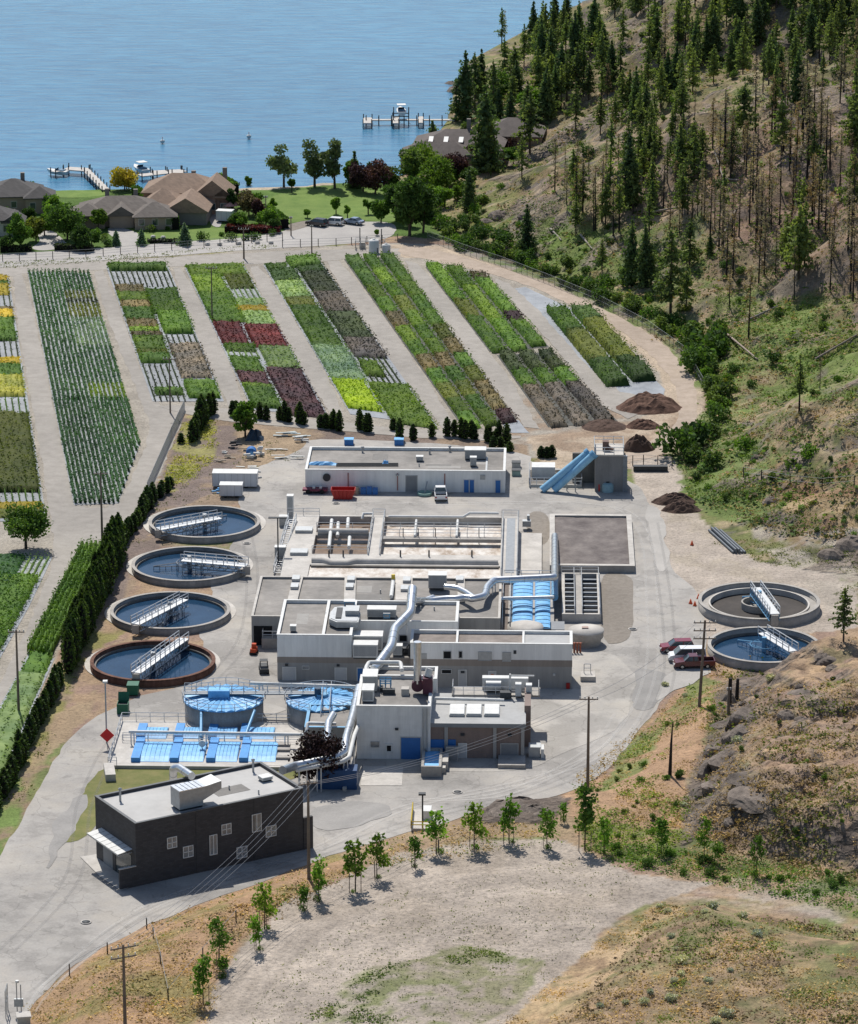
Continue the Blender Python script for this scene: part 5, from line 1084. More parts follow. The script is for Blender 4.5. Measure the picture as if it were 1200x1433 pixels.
for row,(ya_,yb2) in enumerate(((1034,1018),(1066,1038))):
    for a,b_ in covb[row]:
        u=f.p(a,ya_,zt); v=f.p(b_,ya_,zt); w_=f.p(a,yb2,zt); yl,yh=u.y,w_.y; x0,x1=u.x,v.x; bw=1.15
        if row==0 and a>330: x1,xs=x1,x0
        mb=MB(); ns=6
        for k in range(ns):
            xa_=x0+bw+(x1-x0-bw)*k/ns; xb_=xa_+(x1-x0-bw)/ns*.86
            for (p0,p1,e) in ((xa_,xb_,.10),(xb_,xa_+(x1-x0-bw)/ns,0.0)):
                vs=[(xx,yl+(yh-yl)*i/6,zt+.05+(.35+e)*math.sin(math.pi*i/6)**.6) for xx in (p0,p1) for i in range(7)]
                mb.add(vs,[(i,i+7,i+8,i+1) for i in range(6)])
        for xx in (x0+bw,x1): mb.add([(xx,yl+(yh-yl)*i/6,zt+.05+.35*math.sin(math.pi*i/6)**.6) for i in range(7)],[tuple(range(7))])
        o=mb.build('cover',bluec,r)
        MB().box(x0,yl-.1,zt,x0+bw-.03,yh+.1,zt+.6).build('drive_cover',mat('blue_cover_deep',(.07,.30,.66),.45),o)
hr=MB()
hr.rail([(0.1,y0+.1,zt),(0.1,y1,zt),(c1.x,y1,zt)],1.1,1.8,.08); hr.rail([(.1,y0+.1,zt),(1.2,y0+.1,zt)],1.1,1,.08)
for yy in (f.p(0,1033,zt).y,f.p(0,1036,zt).y): hr.rail([(1,yy,zt),(c1.x,yy,zt)],1.0,3,.07)
hr.build('handrail',railm,r)
MB().box(c1.x-4.5,y0+.5,zt,c1.x-.6,y1-1,zt+.03).build('deck_panel',concl,r)
for q_ in ((289,1037,272,1066),): pass
for (a,b_) in (((274,1020),(281,1036)),((349,1021),(342,1037))):
    u=f.p(*a,zt); v=f.p(*b_,zt); MB().tube([(u.x+.6,u.y+1.5,zt+2.2),(v.x,v.y,zt+.5)],.2,8).build('vent_duct',blues,r)
lb=MB(); u=f.p(283,1052,zt); lb.tube([(u.x,u.y-.3,zt+1.2),(u.x,u.y-.15,zt+1.2)],.45,16); lb.box(u.x-.06,u.y-.15,zt,u.x+.06,u.y-.05,zt+1.6); lb.build('life_ring',whitem,r)
for q_ in (1044,1051,1062): u=f.p(396,q_,zt); MB().box(u.x-.9,u.y-.4,zt+.03,u.x+.9,u.y+.6,zt+.35).build('hatch',conc,r)
# planter wall/concrete block at its left
tag(MB().box(-.6,-3.2,0,.7,1.2,1.0).build('concrete_block',concl,None,P(152,1082,0),R(8)),'low concrete end block beside the grass left of the blue covers','block')
# open square basin between blue channels and tower
f=Fr(426,1050); r=f.root('pump_chamber','square open chamber with a pale roof panel left of the tower','chamber')
MB().ring(0,0,6,9,.35,0,3.2).build('wall',lowerw,r); MB().box(.35,.35,2.4,5.65,8.65,2.7).build('roof',roofg,r); MB().ring(-.02,-.02,6.02,9.02,.4,3.2,3.26).build('parapet',blues,r)
# ---------------------------------------------------------------- silver ducts: real pipes on stands
seamm=mat('seam_metal',(.46,.48,.50),.4,.8)
def duct(name,pts,r_,m,label,stands=(),cat='duct',zg=None):
    path=[P(a,b,z) for a,b,z in pts]; rt=empty(name,path[0],0,label,cat); o=path[0]
    loc=[p-o for p in path]
    # soften the elbows
    sm=[loc[0]]
    for i in range(1,len(loc)-1):
        a,b,c=loc[i-1],loc[i],loc[i+1]; k=min(r_*1.3,(a-b).length*.45,(c-b).length*.45)
        p,q_=b+(a-b).normalized()*k,b+(c-b).normalized()*k
        for t_ in (0,.25,.5,.75,1): sm.append(p*(1-t_)**2+b*2*t_*(1-t_)+q_*t_*t_)
    sm.append(loc[-1])
    MB().tube(sm,r_,16).build('pipe',m,rt)
    fl=MB(); 
    for i in range(len(loc)-1):
        L_=(loc[i+1]-loc[i]).length; n=int(L_/3.0); d_=(loc[i+1]-loc[i]).normalized()
        for k in range(1,n+1):
            c_=loc[i].lerp(loc[i+1],k/(n+1)); (r_>.4) and MB().tube([c_-d_*.05,c_+d_*.05],r_*1.045,16).build('seam_band',seamm,rt)

    if stands:
        s_=MB()
        for (i,t_,z0) in stands:
            c_=loc[i].lerp(loc[i+1],t_); w0=o.z+c_.z
            for e in (-r_*.9,r_*.9): s_.bar((c_.x+e,c_.y,c_.z-r_*.4),(c_.x+e,c_.y,z0-o.z),.14)
            s_.bar((c_.x-r_*1.1,c_.y,c_.z-r_),(c_.x+r_*1.1,c_.y,c_.z-r_),.14)
        s_.build('support_stand',railm,rt)
    return rt
hz=h1+1.3
duct('silver_duct',[(776,750,1.5),(776,800,hz-1),(776,808,hz),(690,812,hz),(681,822,hz),(678,834,hz),(662,838,hz),(650,836,hz),(640,838,hz),(625,838,hz),(600,841,hz),(578,841,h2+1)],.52,silver,'long silver duct running from beside the soil bed left over the grey roofs',stands=((3,.2,1.3),(3,.6,1.3),(8,.5,h1)))
duct('silver_duct',[(662,836,hz+.1),(652,829,hz+.1),(640,823,hz+.1),(622,821,hz+.1)],.42,silver,'short silver duct loop joining the grey box on the service roof')
hvac('roof_unit',P(612,822,h1),2.6,2.0,2.1,YAW,'grey blue box unit where the duct loop starts on the service roof')
duct('silver_duct',[(606,836,hz),(590,842,hz),(580,846,hz)],.42,silver,'short silver branch duct just right of the big leaning duct')
duct('silver_duct',[(577,824,h2+3.6),(574,858,h2+2.4),(552,880,h2+1.8),(547,905,h2+1.5),(523,938,h2+.6),(516,948,h4+.4)],.66,silver,'thick bright silver duct slanting down across the white roof to the tower',stands=((1,.5,h2),(3,.4,hL)))
duct('white_pipe',[(775,836,2.6),(700,838,2.6),(697,845,2.6),(695,872,2.4),(640,874,2.4)],.3,silver,'thin silver pipe crossing the blue arched cover')
duct('silver_duct',[(776,801,1.6),(776,836,2.6)],.5,blues,'blue upright pipe at the end of the arched cover')
duct('white_pipe',[(512,958,h4+.5),(512,934,h4+.9),(516,927,h4+1.0),(560,927,h4+1.0),(562,938,h4+.6)],.28,whitem,'white pipe loop behind the tower roof')
duct('white_pipe',[(350,956,4.2),(500,961,4.2)],.22,whitem,'long white pipe crossing above the blue round tanks',stands=((0,.1,0),(0,.55,0)))
duct('white_pipe',[(180,1024,2.2),(425,1028,2.2),(429,1024,3.2),(430,1012,4.0),(470,1013,4.0)],.22,whitem,'long white pipe above the flat blue covers',stands=((0,.02,0),(0,.45,0),(0,.9,0)))
duct('silver_duct',[(502,962,5.2),(494,1000,4.9),(484,1034,4.6),(482,1052,4.2),(470,1060,4.0),(412,1072,3.8),(395,1078,4.6)],.55,silver,'thick silver duct descending left of the tower towards the dark building',stands=((1,.5,0),(3,.5,0),(4,.3,0),(4,.8,0)))
duct('white_pipe',[(508,1000,4.6),(495,1030,4.4),(488,1060,4.0),(478,1066,3.7),(414,1078,3.4)],.28,whitem,'slimmer white pipe beside the thick duct left of the tower',stands=((1,.4,0),(2,.5,0),(3,.5,0)))
duct('silver_duct',[(466,1000,4.4),(459,1012,4.2),(457,1042,3.6)],.5,silver,'short silver duct dropping to the pump chamber')
duct('silver_duct',[(242,1090,hD-2.5),(242,1076,hD+.2),(250,1074,hD+.5),(268,1086,hD+.6)],.5,silver,'silver elbow duct rising behind the dark building to its roof unit')
st=MB()
for a in ((418,1095),(432,1098),(446,1092),(462,1088),(474,1080),(484,1072),(488,1092)):
    p=P(*a,0); st.tube([(p.x,p.y,0),(p.x,p.y,3.6)],.13,6)
a,b_=P(418,1095,0),P(488,1090,0); st.box(min(a.x,b_.x),a.y-.2,3.4,b_.x,a.y,3.65)
tag(st.build('pipe_rack',railm),'white steel posts carrying the ducts in front of the tree','pipe rack')
tag(MB().box(0,0,0,5.2,2.4,2.6).build('blue_container',mat('container_blue',(.02,.07,.18),.5),None,P(442,1105,0),YAW),'dark blue container under the duct rack','container')
kb=MB(); kb.prism([tuple(P(*a,0))[:2] for a in ((493,1066),(496,1067),(484,1108),(479,1107))],0,.5)
tag(kb.build('concrete_kerb',concl),'low concrete kerb wall left of the pale slab','kerb')
# ---------------------------------------------------------------- conveyor tower
f=Fr(832,688); r=f.root('hopper_tower','grey concrete hopper tower with railed top at the foot of the twin conveyors','tower')
hT=f.fz(0,638); wT=f.fx(871)
MB().box(0,0,0,wT,4.6,hT).build('wall',concd if False else mat('hopper_wall',(.23,.225,.22),.85,var=.25,scale=.6,streak=True),r)
MB().box(-.1,-.1,hT,wT+.1,6.6,hT+.25).build('top_deck',concl,r)
MB().rail([(-.1,-.1,hT+.25),(wT+.1,-.1,hT+.25),(wT+.1,6.6,hT+.25),(-.1,6.6,hT+.25),(-.1,-.1,hT+.25)],1.2,1.2,.09).build('handrail',railm,r)
st=MB(); st.box(wT+.02,0,0,wT+.7,.8,hT)
for k in range(10): st.box(wT+.02,-.1,k*.45,wT+.8,0,k*.45+.1)
st.build('ladder_shaft',gratem,r)
MB().box(1.2,2,hT+.25,2.2,3.2,hT+1.8).tube([(1.5,2.5,hT+1.2),(2.8,1.5,hT+.6)],.3,8).build('drive_motor',mat('rusty_motor',(.16,.10,.08),.7),r)
MB().box(-3.6,5,0,wT+.5,5.6,hT-1).build('rear_screen',concd,r)
for i in (0,1):
    a=P(758+i*17,686,.3); b_=P(822+i*8,634+i*2.5,hT+.2); v=empty('screw_conveyor',a,0,('left' if i==0 else 'right')+' of two inclined pale blue conveyor tubes rising to the hopper tower','conveyor','twin inclined blue conveyors')
    MB().tube([(0,0,0),b_-a],.62,14).build('tube',mat('conveyor_blue',(.27,.52,.72),.4),v); MB().tube([(b_-a)*.97,(b_-a)*1.04],.75,14).build('end_flange',blues,v)
    MB().bar((b_-a)*.55,(b_-a)*.55*1+Vector((0,0,-((b_-a)*.55).z-.3)),.15).build('prop',galv,v)
f=Fr(740,682); r=f.root('feed_pit','railed feed pit with a white cabinet at the bottom of the conveyors','pit')
MB().ring(0,0,8.5,9,.3,0,.5).build('curb',concl,r); MB().rail([(0,9,.5),(0,0,.5),(8.5,0,.5),(8.5,9,.5)],1.1,1.2,.09).build('handrail',railm,r); MB().box(.3,.3,0,8.2,8.7,.1).build('floor',concd,r)
MB().box(.4,5.2,.1,4.2,8.2,1.9).build('cabinet',whitem,r)
for px_,py_,m_,lb in ((850,688,mat('teal_tank',(.28,.42,.45),.5),'pale teal drum at the foot of the hopper tower'),(838,687,redp,'small red drum at the foot of the hopper tower')):
    v=empty('drum',P(px_,py_,0),0,lb,'drum'); k_=.95 if px_==850 else .45; MB().lathe([(k_,0),(k_,1.2),(k_*.6,1.5),(.01,1.5)],n=20).build('body',m_,v); MB().lathe([(k_*.3,1.5),(k_*.3,1.7),(.01,1.7)],n=12).build('cap',darkm,v)
for i,(px_,py_) in enumerate(((722,654),(722,665))):
    v=empty('floor_box',P(px_,py_,0),YAW,['brownish','greenish'][i]+' small box on the ground right of the workshop','box'); MB().box(-.7,-.7,0,.7,.7,.9).build('casing',[galv,mat('pale_green_box',(.3,.42,.38),.6)][i],v); MB().box(-.75,-.75,.9,.75,.75,1).build('lid',darkm,v)
# ---------------------------------------------------------------- vehicles
def vehicle(kind,p,rz,paint,label,group=None):
    r=empty({'pickup':'pickup_truck','van':'parked_van','suv':'parked_car','sedan':'parked_car'}[kind],p,rz,label,{'pickup':'truck','van':'van'}.get(kind,'car'),group)
    L_,W_={'pickup':(5.7,1.95),'van':(5.2,2.0),'suv':(4.7,1.85),'sedan':(4.6,1.8)}[kind]; h=L_/2
    # side profile (x forward), body below the glass line then cabin above
    bodyp={'pickup':[(-h,.5),(-h,1.15),(-.35,1.15),(.1,1.15),(1.3,1.15),(h-.15,1.0),(h,.7),(h,.4),(-h+.1,.4)],
           'van':[(-h,.4),(-h,1.15),(1.5,1.15),(h-.2,1.0),(h,.7),(h,.38)],
           'suv':[(-h,.4),(-h,1.0),(1.0,1.02),(h-.15,.88),(h,.6),(h,.35)],
           'sedan':[(-h,.4),(-h,.85),(-h+.8,.95),(1.1,.95),(h-.15,.78),(h,.55),(h,.35)]}[kind]
    cabp={'pickup':[(-.55,1.15),(-.4,1.78),(.75,1.78),(1.45,1.15)],'van':[(-h+.05,1.15),(-h+.2,1.95),(1.0,1.95),(1.8,1.15)],
          'suv':[(-h+.05,1.0),(-h+.35,1.6),(.3,1.62),(1.1,1.02)],'sedan':[(-h+.7,.95),(-h+1.3,1.38),(.2,1.4),(.95,.95)]}[kind]
    def ext(prof,w0,w1,zr):
        n=len(prof); vs=[]
        for s_ in (-1,1):
            for x,z in prof: k=(z-zr[0])/(zr[1]-zr[0]); vs.append((x,s_*(w0+(w1-w0)*max(0,min(1,k)))/2,z))
        return vs,[tuple(range(n)),tuple(range(n,2*n))[::-1]]+[(i+n,(i+1)%n+n,(i+1)%n,i) for i in range(n)]
    v,fc=ext(bodyp,W_*.97,W_,(.3,1.1)); b=MB().add(v,fc)
    if kind=='pickup':
        b=MB(); vv,ff=ext([(-.4,.45),(-.4,1.15),(1.3,1.15),(h-.15,1.0),(h,.7),(h,.4)],W_,W_,(.3,1.1)); b.add(vv,ff)
        b.box(-h,-W_/2,.45,-.4,-W_/2+.1,1.15).box(-h,W_/2-.1,.45,-.4,W_/2,1.15).box(-h,-W_/2+.1,.45,-h+.1,W_/2-.1,1.15).box(-h+.1,-W_/2+.1,.45,-.4,W_/2-.1,.6)
    body=b.build('body',paint,r)
    zt=max(z for x,z in cabp); zb=min(z for x,z in cabp)
    v,fc=ext(cabp,W_*.96,W_*.78,(zb,zt)); MB().add(v,fc).build('window_band',glass,r)
    rf=MB(); xs=[x for x,z in cabp if z>zt-.1]; x0,x1=min(xs),max(xs)
    rf.box(x0-.02,-W_*.4,zt-.03,x1+.02,W_*.4,zt+.03)
    for s_ in (-1,1):
        for xp in (x0,(x0+x1)/2,x1):
            xb_=xp if abs(xp-(x0+x1)/2)<.01 else (min(x for x,z in cabp) if xp==x0 else max(x for x,z in cabp))
            rf.bar((xp,s_*W_*.395,zt),(xb_,s_*W_*.485,zb),.10)
    rf.build('roof',paint,r)
    if kind=='pickup': MB().box(-h+.12,-W_/2+.12,.61,-.42,W_/2-.12,.66).build('load_bed',darkm,r)
    for x in (-h*.62,h*.62):
        for s_ in (-1,1):
            w_=empty('wheel',(x,s_*(W_/2-.1),.36)); w_.parent=r
            MB().tube([(0,-.12,0),(0,.12,0)],.37,16).build('tyre',tyre,w_); MB().tube([(0,-.13,0),(0,.13,0)],.2,10).build('rim',rimm,w_)
    for s_ in (-1,1):
        MB().box(h-.06,s_*W_*.36-.2,.62,h+.02,s_*W_*.36+.2,.8).build('headlight',whitem,r); MB().box(-h-.02,s_*W_*.42-.12,.7,-h+.03,s_*W_*.42+.12,.95).build('tail_light',redp,r)
    MB().box(h-.02,-W_*.3,.4,h+.06,W_*.3,.55).box(-h-.06,-W_*.45,.42,-h+.02,W_*.45,.56).build('bumper',galv,r)
    return r
redcar=mat('car_red',(.20,.015,.03),.25,var=.05,spec=.6); marn=mat('truck_maroon',(.10,.012,.018),.25,var=.05,spec=.6)
whc=mat('car_white',(.75,.75,.75),.25,var=.03,spec=.6); slc=mat('car_silver',(.38,.41,.45),.25,.3,var=.05); dkc=mat('car_dark',(.05,.045,.05),.25,var=.05,spec=.6); blc=mat('car_blue',(.25,.32,.42),.25,.2,var=.05)
c_=P(971,928,.6); vehicle('pickup',(c_.x,c_.y,.035),math.pi+R(4),marn,'dark maroon crew cab pickup truck, front of the three parked vehicles')
c_=P(961,917,.8); vehicle('van',(c_.x,c_.y,.035),math.pi+R(2),whc,'white and grey van parked between the two red vehicles')
c_=P(955,908,.6); vehicle('suv',(c_.x-.8,c_.y+.8,.035),math.pi+R(6),redcar,'bright crimson car parked behind the white van')
c_=P(616,693,.4); vehicle('pickup',(c_.x,c_.y,.035),math.pi/2+R(2),whc,'white pickup truck seen from behind in front of the workshop')
for kind,px,py,rz,m_,lb in (('suv',443,315,R(150),dkc,'dark car parked on the lawn edge lane, leftmost of three'),('suv',465,313.5,R(160),whc,'white car parked in the middle of three by the park lawn'),('sedan',494,312.5,R(150),blc,'pale blue grey car parked rightmost of three by the park lawn'),('van',164,313,R(178),whc,'white minivan on the driveway of the brown roofed house'),('sedan',64,318,R(100),slc,'small grey car half hidden by driveway trees')):
    c_=P(px,py,.2); vehicle(kind,(c_.x,c_.y,.06),rz,m_,lb)
# ---------------------------------------------------------------- poles, lamps, wires
def upole(px,pb,pt,label,arm=2.4,z=None,rz=0,arms=1,lean=0,r_=.16,name='utility_pole'):
    b=G(px,pb) if z is None else P(px,pb,z); h=zat(b.y,pt)-b.z; v=empty(name,b,rz,label,'pole')
    MB().tube([(0,0,-.3),(lean*h,0,h)],[r_*1.15,r_*.7],10).build('post',woodp,v)
    for k in range(arms):
        zz=h-.35-1.1*k; MB().box(lean*h-arm/2,-.06,zz-.07,lean*h+arm/2,.06,zz+.07).build('crossarm',woodp,v)
        ins=MB()
        for s_ in (-.46,-.2,.2,.46): ins.tube([(lean*h+s_*arm,0,zz+.07),(lean*h+s_*arm,0,zz+.35)],.07,6)
        ins.build('insulator',whitem,v)
    return v,b,h
tops={}
for key,a in dict(a=(296.5,447,373,'thin power pole standing in the maroon shrub bed'),b=(238,578,500,'power pole at the corner of the gravel track by the third bed'),c=(143,766,660,'power pole beside the young hedging and gravel track'),d=(26,1000,881,'power pole in the narrow field at the left photo edge'),e=(341,362,319,'dark power pole with a transformer by the village road'),g=(436,355,315,'plain pole behind the lawn lane near the fence'),h=(407,330,303,'short plain pole beside the dark parked car'),i=(372,318,274,'thin pole by the tan house garden')).items():
    v,b_,h_=upole(*a,z=0,r_=.13 if key in 'abghi' else .17,arm={'g':.6,'h':.6,'i':.8}.get(key,2.2)); tops[key]=b_+Vector((0,0,h_-.3))
v,b_,h_=upole(978,990,868,'tall leaning power pole with three crossarms by the parked vehicles',arm=3.0,arms=3,lean=.045,r_=.2); tops['p']=b_+Vector((.5,0,h_-.3))
v,b_,h_=upole(822,1104,975,'power pole on the grassy bank edge in front of the brown building',arm=2.4,r_=.19); tops['q']=b_+Vector((0,0,h_-.3))
v,b_,h_=upole(432,1230,1093,'brown power pole in front of the dark brick building right corner',arm=2.4,r_=.2,rz=R(20)); tops['r']=b_+Vector((0,0,h_-.3))
v,b_,h_=upole(175,1445,1322,'power pole with two crossarms on the dry bank at the lower left',arm=2.9,arms=2,r_=.19,rz=R(25)); tops['s']=b_+Vector((0,0,h_-.3))
v,b_,h_=upole(1019,1000,962,'left charred post on the rocky knoll edge',arm=.5,r_=.2)
wires=[]
def wire(a,b,sag,n,off,lb):
    for k in range(n):
        o_=Vector((((k/(max(1,n-1)))-.5)*off,0,0)); pts=[]
        for i in range(17): t_=i/16; p=a.lerp(b,t_)+o_; p.z-=sag*4*t_*(1-t_); pts.append(p)
        tag(MB().tube([p-pts[0] for p in pts],.022,4,sm=False).build('power_line',mat('wire',(.35,.35,.36),.5,.2) ,None,pts[0]),lb,'power line','power lines')
wire(tops['r'],tops['s'],1.6,4,2.2,'one of the parallel power lines crossing in front of the dark brick building')
wire(tops['r'],tops['q'],1.6,3,2.2,'one of the parallel power lines sweeping past the brown building front')
wire(tops['q'],tops['p'],1.2,2,2.0,'one of the power lines between the bank pole and the leaning pole')
v=empty('yard_lamp',P(389,792,0),0,'dark lamp post with a flat head left of the basin stairway','lamp post'); hh=zat(v.location.y,725); MB().tube([(0,0,0),(0,0,hh)],.1,8).build('post',darkm,v); MB().box(-1.4,-.3,hh,1.4,.3,hh+.14).build('lamp_head',darkm,v)
v=empty('yard_lamp',P(149,1040,0),0,'slim white lamp post left of the blue covered channels','lamp post'); hh=zat(v.location.y,955); MB().tube([(0,0,0),(0,0,hh)],.1,8).build('post',galv,v); MB().box(-.3,-.35,hh,.3,.35,hh+.25).build('lamp_head',whitem,v)
v=empty('yard_lamp',P(591,1162,0),0,'dark lamp post by the yellow railed gate island','lamp post'); hh=zat(v.location.y,1112); MB().tube([(0,0,0),(0,0,hh)],.1,8).build('post',darkm,v); MB().box(-.5,-.35,hh,.4,.35,hh+.2).build('lamp_head',darkm,v)
v=empty('warning_sign',P(150,1048,0),0,'red diamond warning sign on a post by the channel corner','sign'); MB().tube([(0,0,0),(0,0,1.6)],.05,6).build('post',galv,v)
MB().add([(0,-.08,.95),(.95,-.08,1.9),(0,-.08,2.85),(-.95,-.08,1.9),(0,-.02,.95),(.95,-.02,1.9),(0,-.02,2.85),(-.95,-.02,1.9)],[(0,1,2,3),(7,6,5,4),(0,4,5,1),(1,5,6,2),(2,6,7,3),(3,7,4,0)]).build('panel',mat('sign_red',(.65,.03,.03),.5),v)
# yellow island
f=Fr(575,1163); r=f.root('fuel_island','pale equipment pad with yellow rails by the lamp post on the yard edge','equipment pad')
MB().box(0,0,0,2.9,6.5,.35).build('pad',concl,r); MB().rail([(0,0,.35),(0,6.4,.35)],1.0,1.6,.12).rail([(0,0,.35),(2.9,0,.35)],.9,1.4,.12).build('handrail',yelp,r); MB().box(1.3,3,.35,2.4,5,1.5).build('cabinet',whitem,r)
v=empty('gate_keypad',P(24,1422,0),0,'small gate control panel with twin posts at the lower left road edge','gate control'); hh=zat(v.location.y,1375); MB().tube([(0,0,0),(0,0,hh)],.06,6).tube([(.45,0,0),(.45,0,hh*.95)],.06,6).build('post',galv,v); MB().box(-.3,-.2,1.2,.7,.1,2.1).build('panel',galv,v); MB().tube([(0.1,0,hh),(.1,0,hh+.25)],.2,8).build('camera_dome',whitem,v); MB().rail([(-1.2,-.6,0),(-1.2,1.6,0)],3.2,1,.08).build('gate_frame',galv,v)
v=empty('concrete_box',P(33,1436,0),R(10),'squat grey box beside the gate control at the lower left corner','box'); MB().box(-.7,-.6,0,.7,.7,1.2).build('casing',galv,v); MB().box(-.8,-.7,1.2,.8,.8,1.4).build('lid',concl,v)
# ---------------------------------------------------------------- yard things
def skip(p,rz,m_,label,w_=5.5,d_=2.2,h_=1.7,name='skip',cat='skip'):
    r=empty(name,p,rz,label,cat); b=w_/2; t_=b*.72
    def shell(o_,zz): return [(-t_+o_,-d_/2+o_,zz),(t_-o_,-d_/2+o_,zz),(t_-o_,d_/2-o_,zz),(-t_+o_,d_/2-o_,zz)],[(-b+o_,-d_/2+o_,h_),(b-o_,-d_/2+o_,h_),(b-o_,d_/2-o_,h_),(-b+o_,d_/2-o_,h_)]
    l,u=shell(0,.1); li,ui=shell(.1,.25)
    MB().add(l+u+li+ui,[(3,2,1,0),(0,1,5,4),(1,2,6,5),(2,3,7,6),(3,0,4,7),(8,9,10,11),(8,12,13,9),(9,13,14,10),(10,14,15,11),(11,15,12,8),(4,5,13,12),(5,6,14,13),(6,7,15,14),(7,4,12,15)]).build('hopper',m_,r)
    ribs=MB()
    for k in range(5): x=-t_+.3+k*(2*t_-.6)/4; ribs.bar((x,-d_/2-.05,.1),(x*1.25,-d_/2-.05,h_-.05),.12)
    ribs.build('rib',m_,r); return r
skip(P(480,697,0),YAW,redp,'red open skip standing in front of the workshop left half',3.9,2.1,1.6)
v=empty('low_trailer',P(441,687,0),YAW,'dark red low flat trailer against the workshop left end','trailer'); v.location.y-=1.2; MB().box(-2,-.7,.5,2,.7,.8).build('bed',mat('trailer_red',(.18,.03,.06),.5),v)
for s_ in (-1,1): MB().tube([(s_*1.1,-.75,.4),(s_*1.1,.75,.4)],.38,12).build('wheel',tyre,v)
MB().box(-.4,-.3,.8,.0,.3,1.1).box(.7,-.3,.8,1.1,.3,1.15).build('load',whitem,v)
v=empty('blue_pallet_stack',P(515,689,0),YAW,'stack of bright blue drums and crates by the workshop wall','crates'); v.location.y-=1.0
mb=MB()
for k in range(3): mb.box(-1.2+k*.95,-.4,0,-.35+k*.95,.5,1.0+.15*(k%2))
mb.build('crate',bluep,v); MB().tube([(-2.0,0,0),(-2,0,1.2)],.55,14).build('drum',mat('tan_drum',(.42,.36,.27),.6),v)
v=empty('green_dish',P(594,693,0),0,'round pale green dish and pipe lying by the white pickup','dish'); MB().lathe([(1.15,.1),(1.2,.5),(1.0,.5),(.9,.25),(.01,.2)],n=24).build('bowl',mat('dish_green',(.25,.40,.35),.5),v); MB().tube([(0,.3,.3),(.4,1.3,1.9)],.12,8).build('arm',galv,v)
def box_body(name,p,rz,w_,d_,h_,m_,label,cat,roof=whitem,doors=None):
    r=empty(name,p,rz,label,cat); MB().box(0,0,.35,w_,d_,h_).build('body',m_,r); MB().box(-.05,-.05,h_,w_+.05,d_+.05,h_+.08).build('roof',roof,r)
    rb=MB(); n=int(w_/1.0)
    for k in range(n+1): rb.box(k*w_/n-.03,-.03,.35,k*w_/n+.03,0,h_)
    rb.build('seam',galv,r)
    for x in (w_*.25,w_*.75): MB().tube([(x,.2,.35),(x,d_-.2,.35)],.36,12).build('wheel',tyre,r)
    return r
whx=panelmat('box_white',(.62,.63,.65),1.2,.92,.5)
box_body('box_trailer',P(297,683.5,0),YAW,7.2,2.5,2.5,whx,'long white box trailer in the storage corner','trailer')
box_body('box_trailer',P(307,697,0),YAW,3.6,2.0,2.1,whx,'short white box trailer in front of the long one','trailer')
for px,py,m_,lb in ((172,1003,greenp,'front left green dumpster with an open lid near the rust rimmed clarifier'),(186,977,greenp,'closed green dumpster behind the open one')):
    v=empty('dumpster',P(px,py-6,0),YAW,lb,'dumpster'); MB().ring(-.75,-.9,.75,.9,.08,.12,1.45).build('body',m_,v); MB().box(-.66,-.81,.12,.66,.81,.25).build('base',m_,v)
    if px==186: MB().box(-.8,-.95,1.45,.8,.95,1.53).build('lid',greenp,v)
    else: MB().box(-.66,-.81,.9,.66,.81,1.1).build('rubbish',darkm,v); MB().add([(-.75,.9,1.45),(.75,.9,1.45),(.75,1.3,2.5),(-.75,1.3,2.5)],[(0,1,2,3)]).build('lid',greenp,v)
    mb=MB()
    for a in (-.6,.6):
        for b_ in (-.7,.7): mb.tube([(a-.05,b_,.07),(a+.05,b_,.07)],.08,8)
    mb.build('castor',tyre,v)
v=empty('parked_utility_cart',P(369,940,0),R(95),'small black utility cart parked left of the two tone building','cart')
MB().box(-1.4,-.6,.35,1.4,.6,.85).build('body',darkm,v); MB().box(-.6,-.55,1.7,.5,.55,1.76).build('roof',darkm,v)
mb=MB(); [mb.bar((a,b_,.85),(a,b_,1.7),.08) for a in (-.55,.45) for b_ in (-.5,.5)]; mb.build('roof_post',darkm,v)
for x in (-.95,.95):
    for s_ in (-1,1): MB().tube([(x,s_*.5,.3),(x,s_*.68,.3)],.3,12).build('wheel',tyre,v)
v=empty('red_machine',P(355,915,0),R(80),'small orange red machine by the landing','machine'); MB().box(-.7,-.4,.3,.6,.4,.9).prism([(-.2,-.3),(.4,-.3),(.4,.3),(-.2,.3)],.9,1.5).build('body',mat('orange_red',(.55,.07,.02),.4),v); [MB().tube([(x,-.5,.25),(x,.5,.25)],.25,10).build('wheel',tyre,v) for x in (-.5,.5)]
for px,py,s_ in ((872,733,0),(968,763,1),(977,838,2),(972,848,3),(966,845,4)):
    v=empty('traffic_cone',P(px,py,0),0,['orange cone on the east road edge by the soil bed','orange cone lying far out on the bare ground','orange cone nearest the drained clarifier rim','orange cone below the drained clarifier, right of a pair','orange cone below the drained clarifier, left of a pair'][s_],'traffic cone'); MB().lathe([(.28,.06),(.05,.75),(.01,.75)],n=12).build('cone',mat('cone_orange',(.7,.12,.04),.6),v); MB().box(-.3,-.3,0,.3,.3,.06).build('base',darkm,v)
mb=MB()
a=P(992,742,.2); b_=P(1026,773,.2)
for k in range(5): o_=Vector((k*.45,0,0)); mb.tube([a+o_,b_+o_],.2,8)
mb.tube([a+Vector((.4,0,.38)),b_+Vector((.4,0,.38))],.2,8).tube([a+Vector((.9,0,.38)),b_+Vector((.9,0,.38))],.2,8)
tag(mb.build('steel_pipe_bundle',mat('pipe_grey',(.13,.145,.16),.5,.3)),'bundle of long dark grey pipes lying on the bare eastern ground','pipes')
tag(MB().box(0,-.5,0,5.6,.5,.75).box(0,-.55,.75,5.6,.55,.9).build('steel_channel',darkm,None,P(886,659,0)),'long dark steel trough on the ground right of the hopper tower','trough')
